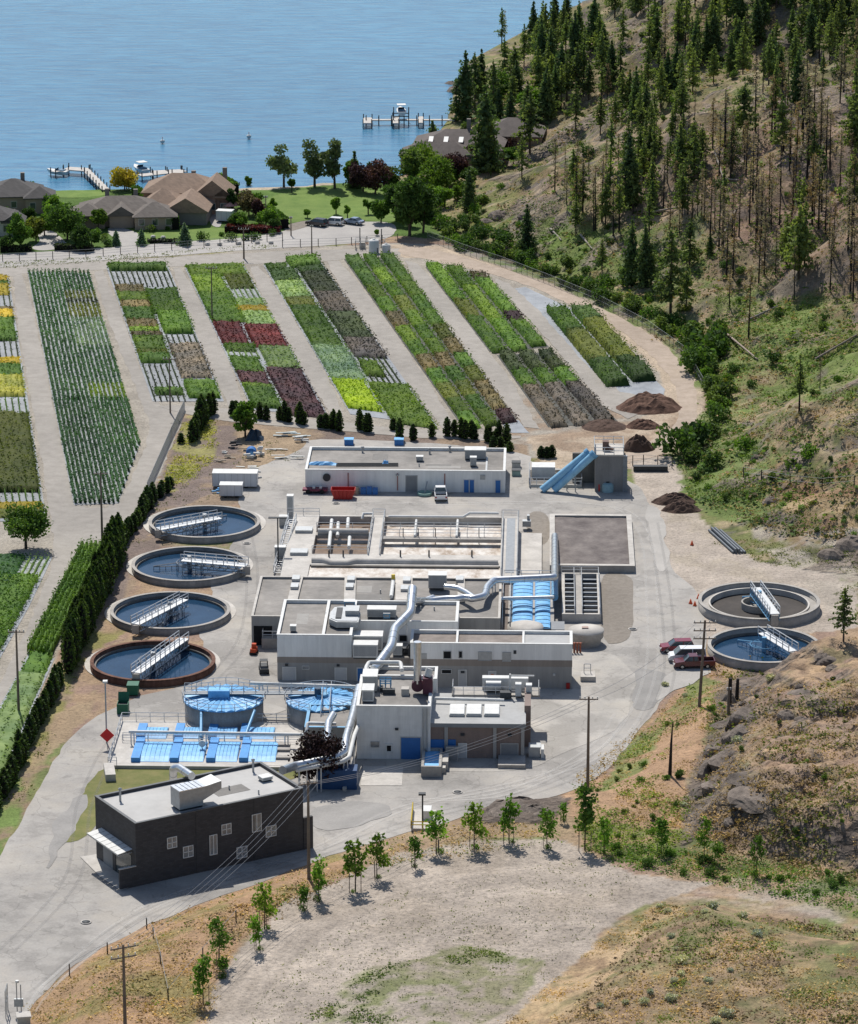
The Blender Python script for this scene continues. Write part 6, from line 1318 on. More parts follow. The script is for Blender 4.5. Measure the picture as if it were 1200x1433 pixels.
def pile(px,py,wpx,h_,m_,label,seed,asp=.75):
    c_=P(px,py,0); r_=wpx/2/S(py); n=26; vs=[];fs=[]
    for j in range(n+1):
        for i in range(n+1):
            u,v_=(i/n-.5)*2,(j/n-.5)*2; rr_=math.hypot(u,v_); k=max(0,1-rr_**1.9*(.85+.4*float(fbm(u*3,v_*3,1.1,3,seed))))
            vs.append((u*r_*1.15,v_*r_*1.15*asp,-.05+h_*k*(.55+.9*float(fbm(u*6+9,v_*6,1.3,4,seed+3)))))
    for j in range(n):
        for i in range(n): a=j*(n+1)+i; fs.append((a,a+1,a+n+2,a+n+1))
    return tag(MB().add(vs,fs,False).build('mulch_pile',m_,None,c_),label,'pile')
mulm=mat('mulch',(.15,.08,.052),.95,var=.4,scale=1.5,c2=(.21,.12,.085),bump=.8,bscale=6); muld=mat('mulch_dark',(.11,.068,.05),.95,var=.4,scale=1.5,bump=.8,bscale=6)
pile(908,571,84,2.4,mulm,'largest reddish brown mulch pile inside the track bend',1); pile(900,597,44,1.4,mulm,'small mulch pile below the largest one',2); pile(893,629,42,2.2,muld,'dark mulch pile beside the hopper tower top',3)
pile(943,703,56,1.5,muld,'low brown pile east of the hopper tower, rear of a pair',4,.6); pile(953,714,50,1.5,muld,'low brown pile east of the hopper tower, front of a pair',5,.6); pile(845,597,60,1.0,muld,'low dark pile behind the hopper tower',6,.9)
# storage-corner clutter
gj=np.random.default_rng(4)
def junk(px,py,w_,d_,h_,m_,label,rz=0,name='salvage_piece'):
    c_=P(px,py,0); mb=MB(); n=int(3+w_)
    for k in range(n):
        x,y=gj.uniform(-w_/2,w_/2),gj.uniform(-d_/2,d_/2); a=gj.uniform(-.4,.4)
        mb.box(x-w_*.28,y-d_*.12,h_*k/n,x+w_*.28,y+d_*.12,h_*(k+1)/n,rot=a)
    return tag(mb.build(name,m_,None,c_,rz),label,'scrap')
tan2=mat('scrap_tan',(.42,.36,.28),.8,var=.3); palew=mat('scrap_white',(.62,.62,.58),.7,var=.25)
for a in ((408,611,4.5,1.6,.7,mat('pale_sheet',(.52,.58,.57),.5,var=.2),'pale green sheets stacked behind the workshop corner'),(417,618,2.4,1.2,1.0,galv,'grey metal scrap in front of the pale sheets'),(404,642,4.0,1.2,.6,palew,'white trestle like boards left of the workshop'),(352,643,2.0,1.4,1.3,palew,'white crates in the clutter beside the blue drum'),(363,637,1.4,1.4,1.6,whitem,'white upright tank box in the clutter'),(324,641,1.8,1,.5,tan2,'tan boards at the left of the clutter'),(313,634,1.3,1,.4,palew,'white slabs at the far left of the clutter'),(329,627,2.0,.9,1.2,darkm,'dark bench with a pale top in the clutter'),(308,647,1.6,1,.5,tan2,'tan slab just behind the long trailer'),(345,655,2.6,1.4,.25,palew,'pale sheets flat on the ground behind the trailer'),(382,630,3.5,1,.3,palew,'thin white boards in the weeds behind the clutter'),(340,632,1.5,.8,.5,tan2,'small tan box in the weeds'),(360,668,1.0,1,1,galv,'grey machine at the right end of the long trailer'),(305,690,1.6,1,.8,bluec,'light blue heap at the left of the short trailer')): junk(*a)
v=empty('blue_drum',P(351,641,0),0,'deep blue drum amid white clutter','drum'); MB().tube([(0,0,.8),(0,1.6,.8)],.85,18).build('shell',bluep,v); MB().tube([(0,-.05,.8),(0,0,.8)],.35,12).build('hub',bluec,v)
tarp(P(356,614,0),3.0,3.0,1.7,0,'dark blue covered boat shape beneath the round tree',mat('tarp_dark',(.025,.045,.07),.5))
for i,(px,py) in enumerate(((523,354),(540,353))):
    v=empty('storage_tank',P(px,py,0),0,['left larger','right smaller'][i]+' white plastic tank by the pump enclosure at the head of the beds','tank'); r_=[1.0,.85][i]*1.05; h_=[2.5,1.4][i]
    MB().lathe([(r_,0),(r_,h_),(r_*.8,h_+.25),(.25,h_+.35),(.25,h_+.5),(.01,h_+.5)],n=24).build('shell',whitem,v); MB().tube([(r_*.7,-r_*.8,.2),(r_*.7,-r_*.8,h_*.5)],.08,6).build('valve',darkm,v)
v=empty('pump_enclosure',P(497,350,0),0,'fenced dark pump enclosure left of the white plastic tanks','enclosure'); MB().rail([(0,0,0),(6,0,0),(6,3,0),(0,3,0),(0,0,0)],1.9,1,.08).build('fence_frame',galv,v); MB().box(.8,1,0,2,2,1.3).box(2.8,.8,0,4,1.8,1.8).build('pump',conc,v); MB().tube([(.9,2,0),(.9,2,4.2)],.1,6).tube([(5.3,2,0),(5.3,2,4)],.1,6).build('mast',darkm,v)
# ---------------------------------------------------------------- fences
def fence(name,pts,h_,sp,m_,label,mesh_=False,z=None,rails=1,t_=.07):
    W_=[(G(*p) if z is None else P(*p,z)) for p in pts]; o=W_[0]; r=empty(name,o,0,label,'fence'); po=MB(); wr=MB()
    n_posts=0
    for a,b_ in zip(W_[:-1],W_[1:]):
        L_=(b_-a).length; n=max(1,int(L_/sp))
        prev=None
        for k in range(n+1):
            p=a.lerp(b_,k/n); p.z=float(Z(p.x,p.y)) if z is None else z; p=p-o
            po.tube([p,p+Vector((0,0,h_))],t_,6,sm=False)
            if prev is not None:
                for q_ in range(rails): wr.bar(prev+Vector((0,0,h_*(1-q_/(rails+.0)) if rails>1 else h_)),p+Vector((0,0,h_*(1-q_/(rails+.0)) if rails>1 else h_)),.04)
            prev=p
    pst=po.build('post',m_,r); wr.build('wire',galv,r)
    if mesh_:
        mm=MB()
        for a,b_ in zip(W_[:-1],W_[1:]):
            n=max(1,int((b_-a).length/5))
            for k in range(n):
                p,q_=a.lerp(b_,k/n)-o,a.lerp(b_,(k+1)/n)-o; mm.add([p,q_,q_+Vector((0,0,h_*.97)),p+Vector((0,0,h_*.97))],[(0,1,2,3)])
        mm.build('mesh_panel',mesh_,r)
    return r
postm=mat('fence_post',(.13,.11,.09),.9,var=.3)
fence('wire_fence',[(-20,367),(120,360),(240,350),(330,342),(395,336)],1.6,3.2,postm,'post and wire fence along the verge below the village road',z=0,rails=3,t_=.08)
fence('wire_fence',[(395,346),(470,344),(556,338)],1.6,3.0,postm,'post and wire fence between the lane end and the bed heads',z=0,rails=3,t_=.08)
fence('chain_link_fence',[(258,574),(240,612),(206,690)],1.9,1.0,galv,'grey chain link fence beside the curving gravel track',z=0,rails=5,t_=.05,mesh_=trmat('link_mesh_pale',(.55,.56,.56),.45))
fence('chain_link_fence',[(598,336),(650,356),(700,372),(760,395),(832,424),(905,462),(958,500),(986,548)],2.0,2.0,mat('fence_dark',(.16,.17,.15),.7),'tall dark fence along the outer edge of the sand track',z=0,rails=2,t_=.04,mesh_=trmat('link_mesh_dark',(.14,.15,.13),.22))
fence('wire_fence',[(1040,668),(1065,672),(1105,680),(1150,684),(1195,680)],1.7,4.5,postm,'sparse post fence crossing the dry slope',rails=2,t_=.09)
fence('wire_fence',[(872,655),(885,652),(900,651),(940,655)],1.8,2,postm,'short fence between hopper tower and shrubs',z=0,rails=3,t_=.07)
fence('wire_fence',[(97,1365),(150,1335),(205,1300),(235,1400),(330,1290)],1.4,9,postm,'scattered low posts on the dry grass bank',rails=1,t_=.07)
# ---------------------------------------------------------------- houses
roofbr=panelmat('shingle_tan',(.30,.21,.15),.5,.8,.9,dz=.3,var=.25); roofdk=panelmat('shingle_charcoal',(.095,.088,.085),.5,.8,.9,dz=.3,var=.3); roofgy=panelmat('shingle_brown_grey',(.17,.145,.125),.5,.8,.9,dz=.3,var=.3)
roofst=mat('roof_stone_grey',(.135,.115,.105),.9,var=.25,scale=.5)
stuc=mat('stucco_tan',(.36,.28,.22),.85,var=.1); stucp=mat('stucco_pinkish',(.40,.25,.19),.85,var=.12); stucw=mat('stucco_pale',(.52,.49,.44),.85,var=.1); stucg=mat('stucco_grey',(.22,.20,.18),.85,var=.1)
def hip(w_,d_,z0,h_,ov=.5,gable=False,hipk=.5):
    x0,x1,y0,y1=-w_/2-ov,w_/2+ov,-d_/2-ov,d_/2+ov; mb=MB()
    if w_>=d_: k=0 if gable else (d_/2+ov)*hipk*2*.5*2*.5; k=0 if gable else min((d_/2+ov),w_/2); A,B_=(x0+k,0,z0+h_),(x1-k,0,z0+h_)
    else: k=0 if gable else min((w_/2+ov),d_/2); A,B_=(0,y0+k,z0+h_),(0,y1-k,z0+h_)
    vs=[(x0,y0,z0),(x1,y0,z0),(x1,y1,z0),(x0,y1,z0),A,B_,(x0,y0,z0-.2),(x1,y0,z0-.2),(x1,y1,z0-.2),(x0,y1,z0-.2)]
    if w_>=d_: fs=[(0,1,5,4),(1,2,5),(2,3,4,5),(3,0,4)]
    else: fs=[(0,1,4),(1,2,5,4),(2,3,5),(3,0,4,5)]
    return mb.add(vs,fs+[(6,9,8,7),(0,6,7,1),(1,7,8,2),(2,8,9,3),(3,9,6,0)])
def house(name,p,rz,vols,wm_,rm_,label,chim=(),cat='house'):
    """vols: (cx,cy,w,d,wall h,roof h,gable,rot,windows)"""
    r=empty(name,p,rz,label,cat)
    for i,(cx,cy,w_,d_,hw_,rh,gb,ro,nw) in enumerate(vols):
        M_=Matrix.Translation((cx,cy,0))@Matrix.Rotation(R(ro),4,'Z')
        w=MB().box(-w_/2,-d_/2,0,w_/2,d_/2,hw_+.002*i)
        if gb:
            if w_>=d_: w.add([(-w_/2,-d_/2,hw_),(-w_/2,d_/2,hw_),(-w_/2,0,hw_+rh*.86),(w_/2,-d_/2,hw_),(w_/2,d_/2,hw_),(w_/2,0,hw_+rh*.86)],[(0,2,1),(3,4,5)])
            else: w.add([(-w_/2,-d_/2,hw_),(w_/2,-d_/2,hw_),(0,-d_/2,hw_+rh*.86),(-w_/2,d_/2,hw_),(w_/2,d_/2,hw_),(0,d_/2,hw_+rh*.86)],[(0,1,2),(3,5,4)])
        o=w.build('wall',wm_,r); o.matrix_local=M_
        o=hip(w_,d_,hw_,rh,.5,gb).build('roof',rm_,r); o.matrix_local=M_
        for k in range(nw):
            x=-w_/2+w_*(k+.5)/nw; wn=MB().box(x-.55,-d_/2-.06,1.0,x+.55,-d_/2,2.3).build('window',glass,r); wn.matrix_local=M_
            fr_=MB().box(x-.65,-d_/2-.08,.9,x+.65,-d_/2-.01,1.0).box(x-.65,-d_/2-.08,2.3,x+.65,-d_/2-.01,2.4).box(x-.65,-d_/2-.08,1,x-.55,-d_/2-.01,2.3).box(x+.55,-d_/2-.08,1,x+.65,-d_/2-.01,2.3).build('frame',stucw,wn)
            if hw_>4.5:
                wn=MB().box(x-.55,-d_/2-.06,3.6,x+.55,-d_/2,4.8).build('window',glass,r); wn.matrix_local=M_
    for (x,y,z0,z1) in chim: MB().box(x-.45,y-.45,z0,x+.45,y+.45,z1).build('chimney',stucg,r)
    return r
b_=P(272,296,0); house('tan_roofed_house',b_,R(-4),[(-3,6,16,11,3.9,3.2,False,0,4),(4.2,1.5,7,8,4.2,3.2,True,0,1),(-6,-3.2,8,8,2.8,2.8,False,0,0),(6.5,-.5,3.5,4,3.8,1.8,True,0,1)],stucp,roofbr,'large two storey house with tan gabled roofs by the lake',chim=((5.5,9,4,7.8),(-1,7,4,7.4)))
b_=P(260,316,0); house('tan_roofed_garage',b_+Vector((0,1.5,0)),R(-4),[(0,4,9.5,8.6,2.9,2.9,True,90,0)],stucg,roofbr,'tan roofed garage with a broad front gable before the large tan house',cat='garage')
b_=P(170,318,0); house('brown_grey_house',b_,R(4),[(0,6,17,11,2.8,2.7,False,0,4),(7,1,8.5,8,2.8,2.3,False,0,3),(-7,3,7,8,2.8,2.0,False,0,2),(0,2,5,6,2.8,1.9,True,0,0)],stuc,roofgy,'long low house with brown grey hipped roofs behind the minivan',chim=((-3,8,4,6.6),(3,8,4,6.4)))
b_=P(26,296,0); house('charcoal_roofed_house',b_,R(6),[(-1,5,12,11,3.4,2.8,False,0,3),(4.5,1,6,7,3.4,2.0,False,0,2)],stuc,roofdk,'dark roofed two storey house at the left photo edge near the lake',chim=((1,7,4,7),))
b_=P(2,330,0); house('charcoal_roofed_house',b_,R(2),[(-2,4,9,9,3.4,2.4,False,0,3),(2.5,2,4,5,3,1.6,True,0,1)],stucw,roofdk,'dark roofed pale walled house cut off by the left photo edge')
b_=P(628,238,.5); b_.z=float(Z(b_.x,b_.y+8))*.5
hs=house('lakeside_grey_house',Vector((b_.x,b_.y,max(.5,b_.z))),R(-6),[(1,14,20,14,3.4,3.2,False,0,4),(12,26,14,12,4,3.2,False,0,2),(-3,5,16,8,3,2.4,False,0,4)],stuc,roofst,'large grey roofed lakeside house with white skylights among the trees',chim=((3,15,5,8.8),))
for k in range(3): o=MB().box(-.5,-1.1,0,.5,1.1,.12).build('skylight',whitem,hs); o.location=(-5+3.4*k,9.2,5.05); o.rotation_euler=(R(22),0,0)
v=box_body('boat_trailer',P(302,311,0),R(-12),3.4,2.2,2.4,whx,'white covered trailer on the drive beside the tan house','trailer')
for i,(px,py) in enumerate(((330,300),(322,301))):
    v=empty('garden_umbrella',P(px,py,0),0,['right','left'][i]+' faded pink garden umbrella beside the white covered trailer','umbrella'); MB().tube([(0,0,0),(0,0,2.5)],.05,6).build('pole',whitem,v); MB().lathe([(1.4,2.1),(.01,2.8)],n=8,sm=False).build('canopy',mat('umbrella_pink',(.62,.33,.27),.8),v)
# ---------------------------------------------------------------- docks & boats
def dock(name,segs,label,deckm_=mat('dock_deck',(.50,.47,.43),.8,var=.15)):
    pts=[(P(a,b_,.3),P(c,d,.3),w_) for a,b_,c,d,w_ in segs]; o=pts[0][0]; r=empty(name,o,0,label,'dock'); dk=MB(); pl=MB()
    for k,(a,b_,w_) in enumerate(pts):
        a=a-o;b_=b_-o; d=(b_-a).normalized(); n=Vector((-d.y,d.x,0))*w_/2
        dk.prism([tuple(p)[:2] for p in (a-n,b_-n,b_+n,a+n)],-.12+.004*k,.12+.004*k)
        m_=max(1,int((b_-a).length/3))
        for i in range(m_+1):
            p=a.lerp(b_,i/m_)
            for s_ in (-1,1): pl.tube([p+n*s_*.96+Vector((0,0,-3)),p+n*s_*.96+Vector((0,0,1.0))],.12,6)
    dk.build('deck',deckm_,r); pl.build('piling',darkm,r); return r
dock('boat_dock',[(148,266,119,237,1.8),(122,238,92,236,3.4),(92,237,74,241,1.6)],'angled pale boat dock reaching from the lawn at the left')
dock('boat_dock',[(195,246,258,239,2.6),(212,242,255,240,4.0)],'pale boat dock behind the big tan house')
dock('boat_dock',[(636,168,512,168,1.5),(508,169,520,169,7.0),(549,168,558,168,9),(585,168,592,168,8)],'long straight boat dock with three cross platforms by the headland')
def boat(p,rz,label,L_=6,m_=whitem,canopy=True):
    r=empty('moored_boat',p,rz,label,'boat'); h=L_/2; w_=1.15
    st_=[(-h,w_*.9,.1,.9),(-h*.3,w_,.05,.95),(h*.4,w_*.85,.15,1.0),(h*.8,w_*.4,.4,1.15),(h,.02,.9,1.25)]
    vs=[];fs=[]
    for x,hw_,zb,zt in st_: vs+=[(x,-hw_,zt),(x,-hw_*.6,zb),(x,0,zb-.15),(x,hw_*.6,zb),(x,hw_,zt)]
    for i in range(len(st_)-1):
        for j in range(4): a=i*5+j; fs.append((a,a+5,a+6,a+1))
    fs.append((0,1,2,3,4)); fs+=[(i*5,i*5+4,i*5+9,i*5+5)[::-1] for i in range(len(st_)-1)]
    MB().add(vs,fs).build('hull',m_,r); MB().box(-h*.7,-w_*.7,1.0,h*.1,w_*.7,1.15).build('seat',mat('boat_blue',(.1,.2,.3),.6),r)
    MB().add([(.1*h,-w_*.7,1.0),(.1*h,w_*.7,1.0),(-.1*h,w_*.6,1.6),(-.1*h,-w_*.6,1.6)],[(0,1,2,3)]).build('windscreen',glass,r)
    if canopy: MB().box(-h*.6,-w_*.9,2.3,h*.1,w_*.9,2.4).build('canopy',whitem,r)
    return r
p=P(561,159,1.6); boat(p,R(95),'white boat raised on a lift beside the long straight dock')
lf=MB(); [lf.tube([(p.x+a,p.y+b_,-3),(p.x+a,p.y+b_,2.8)],.12,6) for a in (-1.8,1.8) for b_ in (-2,2)]; lf.box(p.x-1.8,p.y-2.1,1.2,p.x+1.8,p.y-1.9,1.4).box(p.x-1.8,p.y+1.9,1.2,p.x+1.8,p.y+2.1,1.4)
tag(lf.build('boat_lift',darkm),'dark framed boat lift under the white boat','boat lift')
boat(P(196,240,-.6),R(120),'white speedboat moored beside the tan house dock')
boat(P(80,244,-.6),R(160),'small white boat at the left end of the angled dock',5,canopy=False)
for i,(px,py) in enumerate(((227,201),(348,194))):
    v=empty('buoy',P(px,py,-.9),0,['left','right'][i]+' white mooring buoy alone on the lake','buoy'); MB().lathe([(.01,0),(.5,.3),(.6,.7),(.3,.9),(.08,1.0),(.08,1.3),(.01,1.3)],n=14).build('float',whitem,v); MB().tube([(0,0,1.25),(0,0,1.5)],.09,6).build('eye',redp,v)

for i,(px,py,r_) in enumerate(((640,1108,.5),(865,760,.5),(470,704,.45),(345,760,.45),(885,880,.5),(240,1215,.5),(120,1290,.5))):
    v=empty('manhole_cover',P(px,py,.12),0,['dark round cover on the yard south of the loading trough','dark round cover on the lane east of the soil bed','dark round cover in front of the red skip','dark round cover between clarifiers and basin stairway','dark round cover on the apron east of the round tank','dark round cover in the shade strip by the dark brick wall','dark round cover on the road at the lower left'][i],'manhole cover'); MB().lathe([(r_,0),(r_,.03),(.01,.03)],n=20).build('lid',darkm,v); MB().lathe([(r_+.15,-.02),(r_+.15,.02),(r_,.02)],n=20).build('frame',concl,v)
# ---------------------------------------------------------------- vegetation
PROTO=[]
def stem(mb,h,r0,r1,lean=0,n=7):
    mb.tube([(0,0,-.4),(lean*h*.5,0,h*.5),(lean*h,0,h)],[r0,(r0+r1)/2,r1],n)
def reg(r): KIDS[r.name]=list(r.children); return r
def tree_root(name): return empty(name,(0,0,0))
def conifer(h,R0,key,z0=.18,dens=1.0,seed=0,droop=.25,gap=.0,name='pine_tree',cs=.42):
    g=np.random.default_rng(seed); r=tree_root(name); mb=MB(); stem(mb,h,h*.013+.06,.03,g.uniform(-.02,.02))
    C=[];z=h*z0
    lean=0
    while z<h*.99:
        t_=(z-h*z0)/(h*(1-z0)); rad=R0*(1-t_)**.75*(.75+.5*g.random())*(.6+.4*min(1,t_*6)); nb=max(3,int((6 if t_<.8 else 4)*dens*g.uniform(.8,1.2)))
        a0=g.uniform(0,6.28)
        for k in range(nb):
            if g.random()<gap: continue
            a=a0+k*6.283/nb+g.normal()*.2; L_=rad*g.uniform(.6,1.15)
            if L_>1.2 and g.random()<.5: mb.bar((0,0,z),(math.cos(a)*L_*.8,math.sin(a)*L_*.8,z-L_*droop*.6),.05)
            m_=max(2,int(L_/(cs*.55)))
            for i in range(m_):
                s=(i+.6)/m_
                for _ in range(2): C.append((math.cos(a)*L_*s+g.normal()*.16*(.4+s)*L_**.5,math.sin(a)*L_*s+g.normal()*.16*(.4+s)*L_**.5,z-L_*s*droop+g.normal()*.14))
        z+=h*.028*g.uniform(.8,1.3)+.15
    C.append((0,0,h))
    mb.build('trunk',bark if gap<.35 else charb,r); v,f=cards(np.array(C),cs,flat=-.3,g=g); np_mesh('crown',v,f,LM[key],r)
    return reg(r)
def burnt(h,seed,key='rust',dens=.5):
    g=np.random.default_rng(seed); r=tree_root('burnt_tree'); mb=MB(); stem(mb,h,h*.011+.05,.03,g.uniform(-.03,.03)); C=[]
    for z in np.arange(h*.25,h*.98,h*.022+.1):
        t_=z/h
        for k in range(int(g.integers(1,4))):
            a=g.uniform(0,6.28); L_=(1-t_)*h*.12*g.uniform(.5,1.3)+.35; e=(math.cos(a)*L_,math.sin(a)*L_,z-L_*.25)
            mb.add([(0,0,z-.05),(0,0,z+.05),e],[(0,1,2)]); mb.add([(.05,0,z),(-.05,0,z),e],[(0,1,2)])
            if g.random()<dens:
                for s in (.3,.5,.65,.8,.9,1.0,1.1): C.append((e[0]*s+g.normal()*.16,e[1]*s+g.normal()*.16,z-L_*.25*s+g.normal()*.1))
    mb.build('trunk',charb,r)
    if C: C=np.repeat(np.array(C),2,0)+g.normal(size=(len(C)*2,3))*.12; v,f=cards(C,.15,g=g); np_mesh('crown',v,f,LM[key],r)
    return reg(r)
def broad(h,w_,key,seed,name='leafy_tree',ncl=14,trunk_h=.3,nl=70,cs=.32,asp=1.0,barkm=bark):
    g=np.random.default_rng(seed); r=tree_root(name); mb=MB(); mb.tube([(0,0,-.3),(0,0,h*trunk_h),(g.normal()*.2,g.normal()*.2,h*.7)],[h*.025+.05,h*.02+.04,.04],7)
    C=[]; zc=h*(trunk_h+(1-trunk_h)*.5); hz_=h*(1-trunk_h)*.5
    for k in range(ncl):
        for _ in range(20):
            p=g.uniform(-1,1,3)
            if .15<np.linalg.norm(p)<1: break
        c=np.array([p[0]*w_*.38,p[1]*w_*.38*asp,zc+p[2]*hz_*.78]); rr_=w_*.20*g.uniform(.7,1.25)
        mb.bar((0,0,h*trunk_h*.9+max(0,(c[2]-h*trunk_h)*.3)),tuple(c),.06+.01*h*.3)
        q_=g.normal(size=(int(nl*1.7),3)); q_/=np.linalg.norm(q_,axis=1,keepdims=True); q_*=g.uniform(.5,1.1,(len(q_),1))*rr_*1.12; q_[:,2]*=.8; C.append(c+q_)
    C=np.concatenate(C); C=C[C[:,2]>.15]
    mb.build('trunk',barkm,r); v,f=cards(C,cs*.8,g=g); np_mesh('crown',v,f,LM[key],r); return reg(r)
def column(h,w_,key,seed,name='columnar_cedar'):
    g=np.random.default_rng(seed); r=tree_root(name); prof=[(.35,0),(.95,.12),(1,.35),(.85,.65),(.45,.9),(.02,1)]
    n=int(230*h/4); t_=g.uniform(0.02,1,n); pr=np.interp(t_,[p[1] for p in prof],[p[0] for p in prof]); a=g.uniform(0,6.283,n); rr_=w_/2*pr*g.uniform(.8,1.12,n)
    C=np.column_stack([np.cos(a)*rr_,np.sin(a)*rr_,t_*h]); v,f=cards(C,.22,g=g); 
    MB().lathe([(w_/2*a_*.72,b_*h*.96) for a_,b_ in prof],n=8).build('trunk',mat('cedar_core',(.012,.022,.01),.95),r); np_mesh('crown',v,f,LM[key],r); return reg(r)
def shrub(w_,h,key,seed,name='shrub',nl=150,cs=.22):
    nl=int(nl*1.7); cs=cs*.8
    g=np.random.default_rng(seed); C=[]
    for k in range(5):
        c=np.array([g.uniform(-.5,.5)*w_*.6,g.uniform(-.5,.5)*w_*.6,h*g.uniform(.3,.62)]); q_=g.normal(size=(nl//5,3)); q_/=np.linalg.norm(q_,axis=1,keepdims=True); q_*=g.uniform(.5,1,(nl//5,1)); q_[:,0]*=w_*.32; q_[:,1]*=w_*.32; q_[:,2]*=h*.42; C.append(c+q_)
    C=np.concatenate(C); C[:,2]=np.maximum(C[:,2],.05); v,f=cards(C,cs,g=g); o=np_mesh(name,v,f,LM[key]); KIDS[o.name]=[]; return o
USED=set()
def put(proto,p,label,cat,group=None,sc=1,rz=None):
    rz=random.uniform(0,6.28) if rz is None else rz
    if proto.name in USED: o=copy_tree(proto,p,rz,sc,label,group)
    else:
        USED.add(proto.name); o=proto; o.location=p; o.rotation_euler=(0,0,rz); o.scale=sc if hasattr(sc,'__len__') else (sc,)*3; o['label']=label
        if group: o['group']=group
    o['category']=cat
    if group is None and 'group' in o: del o['group']
    return o
pines=[conifer(14+i*.6,3.5+.22*i,'pine',.16+.06*(i%3),.85,100+i,gap=.22+.12*(i%2),cs=.36,droop=.12+.1*(i%2)) for i in range(6)]
firs=[conifer(13+i*.8,3.4,'fir',.06,1.1,200+i,droop=.45,gap=.08,name='fir_tree',cs=.38) for i in range(4)]
thin=[conifer(14,2.3,'pine',.35,.7,300+i,gap=.38,cs=.34) for i in range(4)]
burns=[burnt(13+i*.7,400+i,['rust','twig','twig','rust','twig','twig'][i],[.9,.7,.3,.6,1.0,.5][i]) for i in range(6)]
baseh={}
for l in (pines,firs,thin,burns):
    for o in l: baseh[o.name]=max(v.co.z for c in o.children for v in c.data.vertices)
GRP={'pine':'green pines on the hillside','fir':'dark firs on the hillside','burnt':'burnt trees on the hillside'}
LBL={'pine':'green pine with an open crown growing on the forested hillside','fir':'dense dark fir growing on the forested hillside','burnt':'charred thin tree with bare dead branches on the burnt hillside'}
def at_hill(px,py,hpx,kind,label=None,sc=None):
    p=G(px,py)
    if p.z<-.3: return
    lst={'pine':pines,'fir':firs,'thin':thin,'burnt':burns}[kind]; o=random.choice(lst); k=hpx/(ppm(p)*.96)/baseh[o.name]
    kd='pine' if kind=='thin' else kind
    return put(o,p,label or LBL[kd],'tree',None if label else GRP[kd],(k*random.uniform(.9,1.15),k*random.uniform(.9,1.15),k))
random.seed(5)
named=[(651,168,95,'fir'),(664,150,75,'pine'),(678,240,118,'fir'),(690,175,90,'pine'),(706,60,45,'burnt'),(746,65,62,'fir'),(774,62,58,'fir'),(741,215,85,'pine'),(730,250,60,'pine'),(656,296,62,'fir'),(638,170,60,'pine'),(673,140,70,'fir'),(776,268,75,'burnt'),(790,262,60,'burnt'),(737,352,65,'fir'),(762,170,70,'fir'),(720,120,60,'pine'),(785,130,70,'fir'),
(883,400,92,'fir'),(902,402,88,'fir'),(938,438,118,'pine'),(911,400,60,'pine'),(960,435,65,'pine'),(842,380,45,'pine'),(880,288,100,'fir'),(912,300,48,'fir'),(885,300,80,'pine'),(947,265,70,'thin'),(993,358,32,'fir'),(895,235,60,'pine'),(1118,578,82,'thin'),(1047,473,100,'burnt'),(1020,430,60,'burnt'),(1147,545,45,'burnt'),(1025,240,70,'pine'),(955,208,55,'thin'),
(1180,898,78,'pine'),(833,322,90,'burnt'),(842,310,95,'burnt'),(815,300,80,'burnt'),(806,270,60,'burnt'),(858,330,85,'burnt'),(866,325,80,'thin'),(853,300,90,'thin'),(985,310,60,'burnt'),(1000,320,70,'burnt'),(1010,345,85,'burnt'),(962,300,70,'burnt')]
for a in named: 
    lb=None
    if a[:2]==(1118,578): lb='lone thin pine on the open slope above the drained clarifier'
    if a[:2]==(1180,898): lb='scraggly small pine on the rocky knoll beside the right clarifiers'
    if a[:2]==(1047,473): lb='tall lone burnt trunk standing apart at the foot of the burnt forest'
    if a[:2]==(737,352): lb='lone leaning dark fir by the bend of the sand track'
    if a[:2]==(656,296): lb='lone dark fir just above the road end by the lakeside house'
    at_hill(*a,label=lb)
def scatter_px(poly,n,kinds,hr,mind):
    pts=[];xs=[p[0] for p in poly]; ys=[p[1] for p in poly]; tr_=0
    while len(pts)<n and tr_<n*40:
        tr_+=1; x,y=random.uniform(min(xs),max(xs)),random.uniform(min(ys),max(ys))
        if not inpoly(np.array([x]),np.array([y]),poly)[0]: continue
        if any((x-a)**2+((y-b)*1.6)**2<mind**2 for a,b in pts): continue
        pts.append((x,y)); at_hill(x,y,random.uniform(*hr),random.choices([k for k,_ in kinds],[w_ for _,w_ in kinds])[0])
scatter_px([(700,70),(760,45),(850,10),(1000,-10),(1200,-10),(1230,110),(1090,150),(1000,120),(950,150),(870,190),(800,195),(760,200),(720,140)],150,[('pine',5),('fir',3.6),('thin',2.5),('burnt',1)],(48,78),8)
scatter_px([(640,180),(700,110),(760,190),(740,230),(690,250)],9,[('pine',2),('fir',2)],(50,75),12)
scatter_px([(985,200),(1080,150),(1230,110),(1230,440),(1130,430),(1060,400),(1000,390),(975,300)],115,[('burnt',8),('thin',1.1),('pine',.8)],(62,105),7)
scatter_px([(850,200),(960,150),(1010,200),(980,300),(990,380),(930,370),(880,310),(800,340),(790,270)],50,[('burnt',3.5),('thin',2),('pine',2.4)],(45,80),11)
scatter_px([(855,190),(960,160),(1000,220),(960,260),(880,260)],14,[('pine',2),('thin',2)],(35,60),10)
